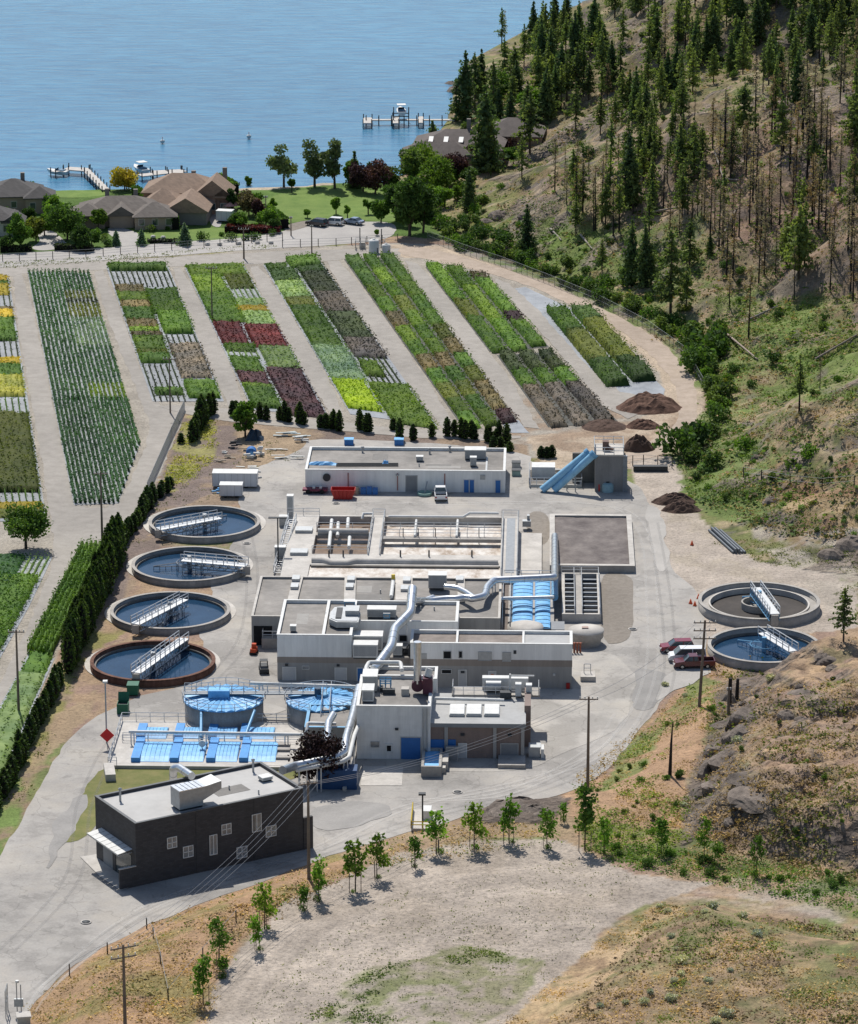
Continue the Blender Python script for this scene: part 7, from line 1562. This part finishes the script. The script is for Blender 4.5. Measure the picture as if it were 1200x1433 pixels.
# cuttings of charred trunks and fallen logs
for i,(a,b_,c,d) in enumerate(((1000,215,1012,252),(1010,252,1032,254),(1012,330,1030,295),(905,300,960,290),(1050,448,1088,430),(1140,505,1200,470),(812,330,828,350),(1015,468,1060,505),(770,322,785,338))):
    p,q_=G(a,b_),G(c,d); p.z+=.25;q_.z+=.25
    tag(MB().tube([(0,0,0),q_-p],[.24,.14],8).build('fallen_log',snagm if i%2==0 else mat('log_pale',(.36,.29,.24),.85,var=.3),None,p),'bleached fallen trunk lying across the burnt slope','log','fallen trunks on the slope')
p=G(1020,985); tag(MB().tube([(0,0,-.5),(.1,0,3.6)],[.32,.24],9).tube([(1.1,1.5,-.5),(1.2,1.5,3.0)],[.3,.2],9).build('burnt_stump',charb,None,p),'charred stump pair on the left edge of the rocky knoll','stump')
p=G(937,1085); h_=zat(p.y,1010)-p.z; tag(MB().tube([(0,0,-.4),(.1,0,h_*.6),(.25,0,h_)],[.25,.15,.05],8).build('burnt_snag',charb,None,p),'single slender charred snag on the grassy bank','snag')
# ---- broadleaf and garden trees
def bt(px,py,hpx,wpx,key,label,seed,z=None,name='leafy_tree',th=.25,ncl=16,cs=.34,nl=80,asp=1.0):
    p=G(px,py) if z is None else P(px,py,z); k=ppm(p)*.96
    o=broad(hpx/k,wpx/ppm(p),key,seed,name,ncl,th,nl,cs,asp); return put(o,p,label,'tree')
bt(36,768,70,66,'dg','round leafy tree beside the gravel track crossing at the left edge',1,th=.22,ncl=26,nl=110,cs=.28)
bt(343,612,54,34,'mg','fresh green tree standing over the storage corner clutter',2,th=.12,ncl=18)
bt(446,1100,72,78,'dp','purple black leaved tree below the thick duct',3,th=.15,ncl=28,nl=110,cs=.26)
bt(397,262,58,44,'willow','leftmost round lakeshore tree in the park',4,th=.22,ncl=16,cs=.4)
bt(440,262,68,40,'willow','second lakeshore tree in the park with a lopsided crown',5,th=.15,ncl=13,cs=.4)
bt(468,264,76,38,'willow','tallest lakeshore tree in the park',6,th=.05,ncl=18,cs=.4)
bt(508,268,0+46,40,'pu','left purple tree at the park edge',7,th=.1,ncl=20); bt(525,272,48,42,'pu','right purple tree at the park edge',8,th=.1,ncl=20)
bt(492,262,40,22,'mg','narrow light green tree behind the purple park tree',9,th=.1)
bt(592,250,52,60,'lg','bright green spreading tree left of the lakeside house',10,th=.1,ncl=24); bt(612,272,50,55,'lg','bright green tree in front of the lakeside house',11,th=.1,ncl=24)
bt(573,330,95,46,'dg','tall dark green poplar at the road end',12,th=.04,ncl=30,cs=.42); bt(592,326,70,40,'dg','shorter dark green poplar at the road end',13,th=.04,ncl=24,cs=.4); bt(556,310,60,36,'dg','dark bushy tree left of the poplars',14,th=.05,ncl=18)
bt(533,312,34,28,'mg','small tree on the lawn by the lane end',15,th=.15)
bt(640,258,52,44,'pu','dark purple tree in front of the lakeside house',16,th=.08,ncl=22); bt(618,222,30,40,'pu','low purple tree behind the lakeside house front wing',17,th=.1); bt(700,218,25,40,'pu','wide low purple tree at the lakeside house right end',18,th=.08); bt(664,235,34,36,'pu','purple tree beside the tall shoreline fir',19,th=.08)
bt(700,150,50,44,'mg','bright leafy tree above the lakeside house',20,th=.08,ncl=22); bt(742,170,46,40,'mg','leafy green tree uphill of the lakeside house',21,th=.08,ncl=20)
bt(574,262,62,36,'scrub','dark narrow tree behind the bright spreading tree',22,th=.05); bt(545,262,36,30,'scrub','dark bushy tree behind the purple park trees',29,th=.05)
bt(174,266,30,46,'ye','bright yellow leaved tree on the lakeshore',23,th=.12,ncl=20)
bt(94,336,52,52,'dg','dark round tree on the driveway island',24,th=.12,ncl=24); bt(76,318,44,34,'mg','green tree behind the dark driveway tree',25,th=.1); bt(28,348,52,34,'mg','bushy green tree at the left village corner',26,th=.08,ncl=20); bt(50,338,38,30,'ol','olive green tree at the left village corner',27,th=.1); bt(112,350,34,34,'dg','low dark tree by the road at the driveway island',28,th=.06); bt(137,322,30,26,'lg','light green small tree in front of the brown grey house',30,th=.2)
bt(348,302,36,30,'br','brownish plum tree at the right garden of the tan house',31,th=.1); bt(325,300,38,18,'dg','dark narrow tree against the tan house side wall',32,th=.05); bt(347,262,16,10,'mg','tiny round tree on the beach edge',33,th=.2,ncl=8)
bt(302,296,22,16,'rd','small red leaved tree at the tan house front',34,th=.1,ncl=10)
for i,(px,py,h_,w_) in enumerate(((383,300,22,12),(408,270,20,10),(470,300,24,14),(486,306,22,12),(515,300,30,14),(527,330,8,6),(430,305,14,10))): bt(px,py,h_,w_,'mg',['small young tree at the left end of the park lawn','young tree high on the park lawn','young tree between two parked cars','young tree behind the right parked car','slim young tree right of the parked cars','tiny bush by the lane','small bush behind the dark parked car'][i],60+i,th=.25,ncl=8,nl=50)
p=P(496,262,0); o=conifer(40/6.9,11/6.9*1.4,'fir',.03,1.4,77,droop=.5,name='fir_tree',cs=.3); put(o,p,'dark pointed spruce at the park shoreline','tree',sc=(1,1,1.35))
p=P(517,258,0); o=conifer(5,2.2,'fir',.03,1.4,78,droop=.5,name='fir_tree',cs=.3); put(o,p,'short dark spruce beside the pointed one at the park shoreline','tree')
p=P(605,205,.5); o=conifer(6,2.0,'fir',.03,1.4,79,droop=.5,name='fir_tree',cs=.3); put(o,p,'blue green spruce at the roof corner of the lakeside house','tree')
spr=[conifer(4.5,1.9,'bg',.0,1.6,80,droop=.35,name='blue_spruce',cs=.28)]
for (px,py,s_,lb) in ((258,343,1.0,'left of the pair of blue spruces on the roadside lawn'),(198,343,.75,'blue spruce at the driveway edge'),(162,344,.7,'blue spruce by the hedge right of the driveway island')): put(spr[0],P(px,py,0),lb,'tree',sc=s_)
vt=[broad(5.5,4.6,'mg',900,ncl=14,trunk_h=.12,cs=.3),broad(5,4.2,'dg',901,ncl=14,trunk_h=.1,cs=.3),broad(4.2,3.6,'lg',902,ncl=12,trunk_h=.12,cs=.3),broad(4.4,3.6,'pu',903,ncl=12,trunk_h=.1,cs=.3)]
for i,(px,py,k_,s_) in enumerate(((8,318,1,1),(62,330,0,1),(108,322,1,.9),(70,300,0,.9),(128,345,0,.8),(10,352,1,.8),(40,312,1,.8),(336,322,0,.8),(362,305,3,1),(372,318,0,.9),(384,325,1,.7),(326,318,1,.6),(340,290,2,.9),(356,292,0,.8),(560,292,1,1),(548,285,0,.9),(575,318,0,.9),(606,300,1,1),(622,290,0,1),(640,280,2,.9),(655,262,1,1),(600,285,2,1.1),(625,262,0,1),(690,232,3,.9),(718,232,0,.9),(590,222,1,.8),(578,232,3,.9))):
    put(vt[k_],G(px,py),['bushy mid green garden tree near the lake houses','bushy dark green garden tree near the lake houses','bushy light green garden tree near the lake houses','low purple leaved garden tree near the lake houses'][k_],'tree',['mid green garden trees','dark garden trees','light garden trees','purple garden trees'][k_],s_)
# hedges of the village
def hedge(pts,w_,h_,key,label,z=0):
    W_=[P(*p,z) for p in pts]; o=W_[0]; C=[]; core=MB()
    for a,b_ in zip(W_[:-1],W_[1:]):
        L_=(b_-a).length; n=int(L_*w_*h_*16+40); t_=rng.uniform(0,1,n); d=(b_-a)/L_; nn=Vector((-d.y,d.x,0))
        e=rng.uniform(-1,1,n)*w_/2; zz=rng.uniform(0,1,n)*h_; side=rng.random(n)<.5; zz=np.where(side,zz,h_*(.9+.15*rng.random(n))); e=np.where(side,np.sign(e)*w_/2*rng.uniform(.85,1.1,n),e)
        C.append(np.array([[a.x-o.x+d.x*L_*t+nn.x*q_,a.y-o.y+d.y*L_*t+nn.y*q_,z_] for t,q_,z_ in zip(t_,e,zz)]))
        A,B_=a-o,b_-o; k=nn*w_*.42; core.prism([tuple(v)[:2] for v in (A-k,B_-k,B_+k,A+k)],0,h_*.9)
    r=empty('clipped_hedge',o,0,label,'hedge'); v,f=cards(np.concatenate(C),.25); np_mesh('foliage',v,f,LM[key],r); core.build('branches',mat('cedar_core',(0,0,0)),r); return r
hedge([(188,276),(215,296),(246,322)],1.6,2.6,'mg','long clipped hedge running diagonally beside the tan house')
hedge([(306,262),(330,276)],1.6,3,'mg','clipped hedge behind the tan house towards the lake'); hedge([(372,300),(398,320)],2.0,2.2,'mg','clipped hedge at the right of the tan house garden')
hedge([(206,340),(252,340)],1.4,.8,'bk','low dark flower hedge on the roadside lawn'); hedge([(0,352),(44,351)],1.8,1.2,'bk','dark low hedge at the left village corner'); hedge([(77,350),(130,352)],1.6,1.3,'bk','dark low hedge on the driveway island')
hedge([(315,324),(392,326)],2.4,1.4,'rd','reddish shrub border along the road by the tan house garden')
# garden shrubs
gs=[shrub(2.2,1.8,'dg',500),shrub(2.6,2.0,'scrub',501),shrub(2.0,1.6,'mg',502)]
for i,(px,py,s_) in enumerate(((284,336,1.2),(322,336,1.1),(342,336,1.0),(358,336,1.15),(210,324,.9),(235,322,.7),(150,345,1.0),(143,337,.9),(310,330,.7),(380,330,.9),(330,318,1.0),(355,322,1.1),(366,312,1.2),(60,280,1.5),(50,274,1.3),(40,268,1.4),(66,290,1.2),(15,322,1.2))):
    put(gs[i%3],P(px,py,0),'rounded green garden shrub near the village houses','shrub','garden shrubs by the houses',s_)
for i,(px,py) in enumerate(((290,343),(307,343),(334,342),(360,341),(379,341),(228,334),(214,333))):
    tag(MB().lathe([(.01,0),(.5,.05),(.6,.3),(.4,.55),(.01,.6)],n=7,sm=False).build('garden_boulder',concl,None,P(px,py,.05),i),'pale boulder on the roadside lawn edge','boulder','pale boulders along the village road')
# ---- cedars
ced=[column(3.6,1.25,'cedar',600),column(4.2,1.4,'cedar',601),column(5.6,1.9,'cedar',602)]
def line_cedars(pts,sp,hs,idx,label,group,jit=.2):
    W_=[P(*p) for p in pts]; acc=0
    for a,b_ in zip(W_[:-1],W_[1:]):
        L_=(b_-a).length; n=max(1,round(L_/sp))
        for k in range(n):
            p=a.lerp(b_,k/n)+Vector((random.gauss(0,jit),random.gauss(0,jit),0)); p.z=0; s_=random.uniform(*hs); put(ced[random.choice(idx)],p,label,'cedar',group,(random.uniform(.85,1.15),random.uniform(.85,1.15),s_))
line_cedars([(298,580),(283,590),(266,622)],1.5,(.7,1.0),(1,2),'columnar cedar in the clump at the bend behind the storage corner','cedars at the bend')
line_cedars([(214,700),(196,730),(165,768)],1.3,(.7,.9),(0,1),'columnar cedar in the hedge row beside the rearmost clarifier','cedars beside the clarifiers')
line_cedars([(168,772),(152,820),(124,880),(92,948)],1.35,(1.0,1.2),(2,),'tall cedar in the outer row of the dark hedge above the left clarifiers','tall hedge cedars, outer row')
line_cedars([(158,772),(144,815),(119,868),(92,926)],1.5,(.95,1.1),(2,),'tall cedar in the inner row of the dark hedge by the young hedging','tall hedge cedars, inner row')
line_cedars([(84,955),(66,990),(52,1020),(30,1060),(8,1110),(-20,1150)],1.7,(.75,.95),(1,0),'columnar cedar in the row along the narrow left field','cedars along the narrow field')
line_cedars([(233,690),(222,700)],1.4,(.6,.8),(0,),'small cedar at the fence end above the hedge row','cedars at the fence end')
for seg in (((366,586),(378,590)),((392,588),(434,596)),((446,598),(486,604)),((502,600),(520,607)),((628,610),(716,622))):
    line_cedars(list(seg),1.05,(.62,.95),(0,1),'narrow cedar in the row between the beds and the workshop','cedars between beds and workshop',.25)
for i,q_ in enumerate(((559,616,1.1),(578,616,.8),(550,602,.6),(604,612,.7),(690,630,.7),(757,640,.55),(765,641,.55),(772,640,.6),(325,583,.8),(330,580,.7),(253,620,.5),(238,682,.5),(713,632,.5),(700,628,.6))):
    put(ced[0],P(q_[0],q_[1],0),'small lone cedar on the strip behind the workshop','cedar','lone cedars on the planting strip',(1,1,q_[2]))
# ---- shrubs on the hill and along the sand track
hs_=[shrub(3.2,2.6,'scrub',510,nl=260,cs=.28),shrub(3.6,3.2,'dg',511,nl=280,cs=.3),shrub(2.8,2.2,'mg',512,nl=220,cs=.25),shrub(2.2,1.5,'pg',513,nl=160),shrub(2.4,1.6,'ol',514,nl=160)]
track=[(608,330),(650,350),(705,366),(760,388),(832,416),(908,452),(965,495),(992,545),(998,590)]
KB={}
def bushof(i):
    if i not in KB:
        o=hs_[i].copy(); o.name='bush'; col.objects.link(o); KIDS[o.name]=[]; KB[i]=o
    return KB[i]
def along(pts,n,jx,jy,idx,sc,label,group):
    for k in range(n):
        t_=k/(n-1)*(len(pts)-1); i=min(int(t_),len(pts)-2); u=t_-i; x=pts[i][0]*(1-u)+pts[i+1][0]*u+random.gauss(0,jx)+6; y=pts[i][1]*(1-u)+pts[i+1][1]*u+random.gauss(0,jy)-4
        put(bushof(random.choice(idx)),G(x,y),label,'bush',group,random.uniform(*sc))
along(track,70,5,3,(0,0,1,2),(.6,1.25),'dense green shrub in the thicket along the sand track fence','thicket along the sand track')
along([(x+16,y-14) for x,y in track],36,9,6,(0,1,2,4),(.5,1.3),'dense green shrub in the thicket along the sand track fence','thicket along the sand track')
for q_ in ((950,640,1.9,1),(960,628,1.9,0),(975,625,1.6,1),(968,650,1.3,0),(1000,612,1.1,0),(985,660,1.2,3),(1000,655,1.2,0),(1040,628,1.2,2),(1130,640,1.1,2),(978,520,1.8,1),(990,500,1.9,1),(1000,480,1.7,0),(975,480,1.6,0),(1010,560,1.4,0),(620,318,1.6,2),(604,312,1.6,0),(645,350,1.4,2)):
    put(bushof(q_[3]),G(q_[0],q_[1]),'large bush at the bend of the sand track below the slope','bush','large bushes below the slope',q_[2])
def scat_shrub(poly,n,idx,sc,label,group):
    xs=[p[0] for p in poly]; ys=[p[1] for p in poly]; c=0
    while c<n:
        x,y=random.uniform(min(xs),max(xs)),random.uniform(min(ys),max(ys))
        if not inpoly(np.array([x]),np.array([y]),poly)[0]: continue
        c+=1; put(hs_[random.choice(idx)],G(x,y),label,'shrub',group,random.uniform(*sc))
scat_shrub([(640,300),(760,260),(900,330),(1000,360),(1100,420),(1190,440),(1190,560),(1000,560),(900,440),(760,380),(660,340)],80,(0,1,2,2,3,4),(.25,.7),'small bush scattered on the lower hillside','small bushes on the lower hillside')
scat_shrub([(700,60),(1190,20),(1190,300),(900,280),(740,240)],50,(0,1,2,4),(.4,.9),'low bush beneath the hillside trees','low bushes beneath the hillside trees')
scat_shrub([(980,620),(1080,600),(1200,620),(1200,760),(1050,740),(970,690)],40,(0,2,3,4),(.2,.6),'small bush on the slope above the bare ground','small bushes above the bare ground')
scat_shrub([(640,150),(720,240),(700,330),(610,320),(585,260)],24,(0,1,2),(.5,1.0),'bush around the lakeside house','bushes around the lakeside house')
scat_shrub([(830,1110),(870,1070),(985,950),(1000,1010),(940,1110),(960,1160),(860,1180)],24,(0,2,4),(.2,.45),'small bush on the grassy bank below the knoll','small bushes below the knoll')
scat_shrub([(1000,950),(1190,910),(1190,1200),(1000,1190)],34,(0,4,3,2),(.12,.35),'small bush on the rocky knoll','small bushes on the rocky knoll')
scat_shrub([(820,1180),(1000,1190),(1190,1230),(1190,1280),(1010,1235),(860,1205)],22,(0,2,2,1),(.25,.5),'green bush along the gully at the edge of the bare pad','bushes along the gully')
sg=[shrub(1.7,1.1,'sage',520,nl=170,cs=.17,name='sage_clump')]
wd_=shrub(2.8,2.2,'mg',530,nl=140,cs=.25,name='weed_clump')
for i,q_ in enumerate(((955,1348),(945,1330),(938,1312),(922,1270),(985,1278),(998,1272),(1040,1285),(953,1365),(942,1375),(1022,1360),(990,1375),(900,1405),(910,1390),(938,1400),(876,1405),(1015,1422),(1000,1432),(840,1410),(935,1278),(1060,1310),(930,960),(1078,952),(958,975),(1032,1040),(955,1128))):
    put(sg[0],G(*q_),'pale grey green sage clump on the dry mound','shrub','sage clumps on the mound',random.uniform(.45,1.0))
# ---- foreground saplings
def sapling(h,w_,seed,key='young'):
    g=np.random.default_rng(seed); r=tree_root('young_tree'); mb=MB(); mb.tube([(0,0,-.2),(g.normal()*.05,0,h)],[.06,.02],6); C=[]
    for k in range(int(14*h/3)):
        z=h*(.28+.72*g.random()**.9); a=g.uniform(0,6.28); L_=w_/2*(1.15-z/h*.6)*g.uniform(.5,1.1); e=np.array([math.cos(a)*L_,math.sin(a)*L_,z+L_*.5]); mb.bar((0,0,z-L_*.3),tuple(e),.025); C.append(e+g.normal(size=(22,3))*.24)
    mb.build('trunk',bark,r); v,f=cards(np.concatenate(C),.17,g=g); np_mesh('crown',v,f,LM[key],r)
    s_=MB()
    for a in (-.45,.45): s_.tube([(a,.2,-.2),(a,.2,1.5)],.035,5)
    s_.build('stake',woodp,r); return reg(r)
saps=[sapling(4.2,1.6,700),sapling(3.6,1.2,701),sapling(4.4,2.1,702,'mg'),sapling(3.2,1.5,703)]
saps2=[sapling(4.2,1.2,710,'mg'),sapling(3.6,1.7,711,'lg'),sapling(4.4,1.6,712),sapling(3.2,1.0,713,'mg')]
sp_list=[(284,1405,62,3),(307,1350,72,2),(312,1368,40,3),(358,1330,52,1),(370,1300,66,1),(425,1275,48,3),(446,1262,64,1),(497,1248,74,1),(527,1230,62,1),(580,1215,46,3),(610,1195,74,0),(663,1190,62,1),(712,1180,62,1),(765,1186,66,2),(818,1190,86,0),(845,1195,60,2),(925,1195,62,2),(985,1205,60,2),(1003,1210,44,0),(1058,1225,56,2),(788,1150,30,3)]
for (px,py,hp,i) in sp_list:
    o=(saps if random.random()<.5 else saps2)[i]; p=G(px,py); k=hp/(ppm(p)*.93)/[4.4,3.8,4.7,3.4][i]; put(o,p,'staked young tree in the row along the rim of the bare pad','young tree','staked young trees along the pad rim',(k*random.uniform(.65,.95),k*random.uniform(.65,.95),k*random.uniform(.8,1.0)))
    put(wd_,p+Vector((random.uniform(-.5,.5),random.uniform(-.3,.5),-.1)),'low green weeds around the foot of a staked young tree','weeds','weeds at the feet of the young trees',random.uniform(.22,.4))
# ---- ground cover: tufts too many to count
def tufts(poly,n,key,size,h,label,nzt=None,name='grass_tufts',k=5,seed=0):
    n=int(n*.8)
    xs=[p[0] for p in poly]; ys=[p[1] for p in poly]
    x=rng.uniform(min(xs),max(xs),n*3); y=rng.uniform(min(ys),max(ys),n*3); m=inpoly(x,y,poly)
    # even on the ground, not on the picture: thin out by distance
    x,y=x[m],y[m]; 
    d=H/dep(y); z=np.zeros(len(x))
    zc=d*cp_+H*sp_
    for _ in range(14):
        wx=(x-CX)*zc/FPX; zn=Z(wx,d); z=z*.4+zn*.6; d=(H-z)/dep(y); zc=d*cp_+(H-z)*sp_
    wx=(x-CX)*zc/FPX; zz=Z(wx,d); ok=(np.abs(zz-z)<.8)&(zz>-.3); wx,d,zz=wx[ok],d[ok],zz[ok]
    if nzt is not None: s=fbm(wx,d,7,4,90+seed)>nzt; wx,d,zz=wx[s],d[s],zz[s]
    wx,d,zz=wx[:n],d[:n],zz[:n]; N_=len(wx)
    if N_==0: return
    C=np.repeat(np.column_stack([wx,d,zz]),k,0); sc=np.repeat(rng.uniform(.4,1.5,N_)**1.3,k); C[:,:2]+=rng.normal(size=(N_*k,2))*size*1.1*sc[:,None]; C[:,2]+=rng.uniform(.05,.7,N_*k)*h*sc*.7
    v,f=cards(C,size*sc*.45,up=.35); tag(np_mesh(name,v,f,LM[key]),label,'ground cover',kind='stuff')
HB_=[(620,330),(640,250),(720,60),(860,0),(1200,0),(1200,760),(1060,745),(960,700),(950,640),(1000,560),(905,452),(760,385)]
tufts(HB_,9000,'grass',.30,.5,'green grass and weeds covering parts of the hillside',.52,seed=1)
tufts(HB_,7000,'drygrass',.28,.45,'dry brown grass on the hillside',.45,seed=2)
tufts(HB_,5000,'scrub',.62,.7,'dark low scrub covering the hillside',.5,seed=21,name='scrub_cover')
tufts(HB_,2600,'rust',.6,.5,'rusty dead undergrowth on the hillside',.5,seed=22,name='scrub_cover')
tufts([(1000,940),(1200,900),(1200,1240),(1000,1200),(980,1120)],1500,'ol',.35,.4,'olive low scrub on the rocky knoll',.52,seed=23,name='scrub_cover')
tufts([(1000,940),(1200,900),(1200,1240),(1000,1200),(980,1120)],1300,'rust',.35,.35,'dead brown weeds on the rocky knoll',.5,seed=24,name='scrub_cover')
tufts([(780,1433),(930,1265),(1200,1300),(1200,1433)],1200,'rust',.3,.3,'dead brown weeds on the lower right mound',.5,seed=25,name='scrub_cover')
tufts([(30,1433),(190,1306),(470,1200),(520,1215),(330,1320),(290,1433)],1500,'rust',.3,.3,'dead brown weeds on the foreground bank',.5,seed=26,name='scrub_cover')
tufts([(920,400),(1200,400),(1200,560),(1000,560),(1060,620),(1050,720),(960,690),(990,560)],4200,'lg',.32,.5,'lush green undergrowth at the foot of the burnt slope',.48,seed=3)
tufts([(780,1110),(1000,930),(1200,890),(1200,1240),(1000,1225),(820,1200)],6500,'drygrass',.22,.35,'dry grass on the rocky knoll and its bank',.46,seed=4)
tufts([(800,1110),(870,1060),(990,935),(1010,1010),(960,1110),(980,1180),(900,1210),(820,1190)],2600,'grass',.28,.45,'green weeds on the bank below the knoll',.5,seed=5)
tufts([(820,1170),(1200,1230),(1200,1280),(1010,1240),(850,1210)],1800,'mg',.26,.5,'green weeds in the gully beside the pad',.42,seed=6)
tufts([(30,1430),(60,1390),(190,1302),(300,1260),(470,1198),(640,1150),(700,1150),(780,1150),(780,1180),(520,1215),(400,1265),(330,1320),(290,1433)],5200,'drygrass',.22,.35,'dry straw coloured grass on the foreground bank',.42,seed=7)
tufts([(40,1430),(190,1306),(300,1264),(470,1200),(640,1155),(780,1160),(780,1180),(520,1215),(400,1265),(330,1320),(290,1433)],1900,'grass',.26,.4,'patches of green weeds on the foreground bank',.54,seed=8)
tufts([(330,1433),(420,1330),(560,1250),(800,1200),(900,1230),(760,1370),(680,1433)],3000,'ol',.17,.18,'tiny weeds dotted over the bare pad',None,seed=9,k=2)
tufts([(420,1433),(520,1360),(640,1325),(760,1340),(720,1400),(650,1433)],3200,'grass',.24,.25,'green weed patch in the middle of the bare pad',.5,seed=10,k=3)
tufts([(700,1433),(860,1300),(930,1262),(1200,1310),(1200,1433)],3600,'drygrass',.2,.3,'dry grass on the lower right mound',.44,seed=11)
tufts([(820,1380),(930,1265),(1200,1300),(1200,1433),(800,1433)],1500,'grass',.24,.3,'scattered green clumps on the lower right mound',.52,seed=12)
tufts([(255,585),(330,598),(420,610),(420,650),(340,680),(215,735),(150,860),(130,910),(60,1060),(0,1220),(0,1120),(90,945),(160,770),(225,690)],3000,'ol',.24,.4,'weeds on the strip between hedge and clarifiers',.5,seed=13)
tufts([(262,590),(300,590),(300,640),(250,690),(225,690)],900,'ygr',.3,.6,'yellow flowering weeds below the chain link fence',.4,seed=14)
tufts([(0,368),(240,352),(380,342),(392,346),(240,360),(0,376)],900,'ol',.25,.3,'rough verge grass along the village fence',.4,seed=15)
tufts([(1000,760),(1200,740),(1200,860),(1130,820)],900,'ol',.22,.3,'sparse weeds on the eastern gravel slope',.5,seed=16)
# rocks
def crag(p,sx,sy,sz,seed,label,group,rz=0):
    n,m_=34,18; vs=[];fs=[]; g=np.random.default_rng(seed)
    cut=[(g.normal(size=3),g.uniform(.55,.85)) for _ in range(16)]
    for j in range(m_+1):
        th=math.pi*j/m_
        for i in range(n):
            a=2*math.pi*i/n; d=np.array([math.sin(th)*math.cos(a),math.sin(th)*math.sin(a),math.cos(th)]); r_=1.0
            for nn,o_ in cut:
                q=nn/np.linalg.norm(nn); k=float(d@q)
                if k>.25: r_=min(r_,o_/k)
            r_*=.9+.22*float(fbm(d[0]*3+seed,d[1]*3+d[2]*2.3,1.0,4,seed,.6))
            vs.append((d[0]*r_*sx,d[1]*r_*sy,d[2]*r_*sz))
    for j in range(m_):
        for i in range(n): fs.append((j*n+i,(j+1)*n+i,(j+1)*n+(i+1)%n,j*n+(i+1)%n))
    return tag(MB().add(vs,fs).build('rock_outcrop',rockm,None,p,rz),label,'rock',group)
for i,(px,py,sx,sy,sz) in enumerate(((1040,962,3.0,2.5,2.2),(1024,985,2.6,2.6,2.6),(1050,1000,4.0,3.2,2.6),(1012,1018,2.6,3.0,2.8),(1040,1030,3.4,3.2,2.4),(1001,1050,2.2,3.0,2.6),(1018,1062,3.0,3.0,2.0),(992,1082,2.0,3.0,2.6),(1004,1100,2.6,2.8,1.8),(982,1115,2.0,2.8,2.2),(974,1145,1.8,2.6,1.8),(1160,925,3.4,2.4,1.6),(1128,975,4.0,2.4,1.7),(1075,1108,5.4,4.5,1.5),(1055,1090,3.5,3.0,1.2),(1100,1030,3.0,2.0,1.0),(725,1132,4.2,2.6,1.5),(748,1138,3.2,2.0,1.2),(700,1140,2.6,1.8,1.0))):
    p=G(px,py); p.z-=sz*(.9 if i==13 else .62); p.y+=sy*.4
    crag(p,sx,sy,sz,3000+i,'craggy grey brown rock face breaking out of the knoll' if i<16 else 'low craggy rock at the yard edge heap','craggy rock faces of the knoll' if i<16 else 'craggy rocks of the yard edge heap',rz=i*1.3)
def boulder(p,s_,seed,label,group):
    g=np.random.default_rng(seed); n=14; vs=[];fs=[]
    for j in range(8):
        th=math.pi*j/7
        for i in range(n):
            a=2*math.pi*i/n; rr_=s_*(.75+.5*float(fbm(math.cos(a)*2+seed,math.sin(a)*2+th*1.5,1.1,3,seed))); vs.append((rr_*math.sin(th)*math.cos(a)*1.2,rr_*math.sin(th)*math.sin(a),rr_*math.cos(th)*.75))
    for j in range(7):
        for i in range(n): fs.append((j*n+i,(j+1)*n+i,(j+1)*n+(i+1)%n,j*n+(i+1)%n))
    return tag(MB().add(vs,fs).build('boulder',rockm,None,p,seed),label,'boulder',group)
gb=random.Random(9)
for i,q_ in enumerate([(gb.gauss(1010+(1050-gb.choice([1000]))*0,18)+(1160-yy)*.22,yy,gb.uniform(.4,.9)) for yy in np.linspace(960,1150,9)]):
    p=G(q_[0],q_[1]); p.z-=q_[2]*.3; boulder(p,q_[2],1800+i,'grey angular rock on the steep dark face of the knoll','rocks on the knoll face')
for i,q_ in enumerate(((1100,1000,1.3),(1122,1008,1.1),(1150,920,1.2),(1165,935,1.0),(1085,930,.8),(1120,960,.7))):
    p=G(q_[0],q_[1]); p.z-=q_[2]*.35; boulder(p,q_[2],800+i,'grey weathered boulder bedded in the rocky knoll','boulders on the rocky knoll')
for i,q_ in enumerate(((705,1128,2.3),(725,1124,2.6),(745,1132,2.0),(760,1140,1.4),(690,1138,1.4))):
    p=G(q_[0],q_[1]); p.z-=q_[2]*.5; boulder(p,q_[2],830+i,'brown grey rock in the heap at the edge of the yard','rocks in the heap by the yard')
for i,q_ in enumerate(((860,250,2.6),(985,235,2.4),(770,215,2.0),(700,300,2.4),(1085,110,2.6),(735,300,1.6),(1100,60,2.4),(680,310,1.8),(1080,700,1.4),(1060,640,1.3),(1165,775,2.2),(1190,760,2.4),(640,125,2.5),(632,118,2.2))):
    p=G(q_[0],q_[1]); p.z-=q_[2]*.4; boulder(p,q_[2],860+i,'grey rock outcrop piece on the hillside','rocks on the hillside')

# prototypes that were never placed
for o in [o for o in scn.objects if o.parent is None and o.type in('EMPTY','MESH') and 'label' not in o and 'kind' not in o]:
    for ch in list(o.children_recursive)+[o]: bpy.data.objects.remove(ch,do_unlink=True)
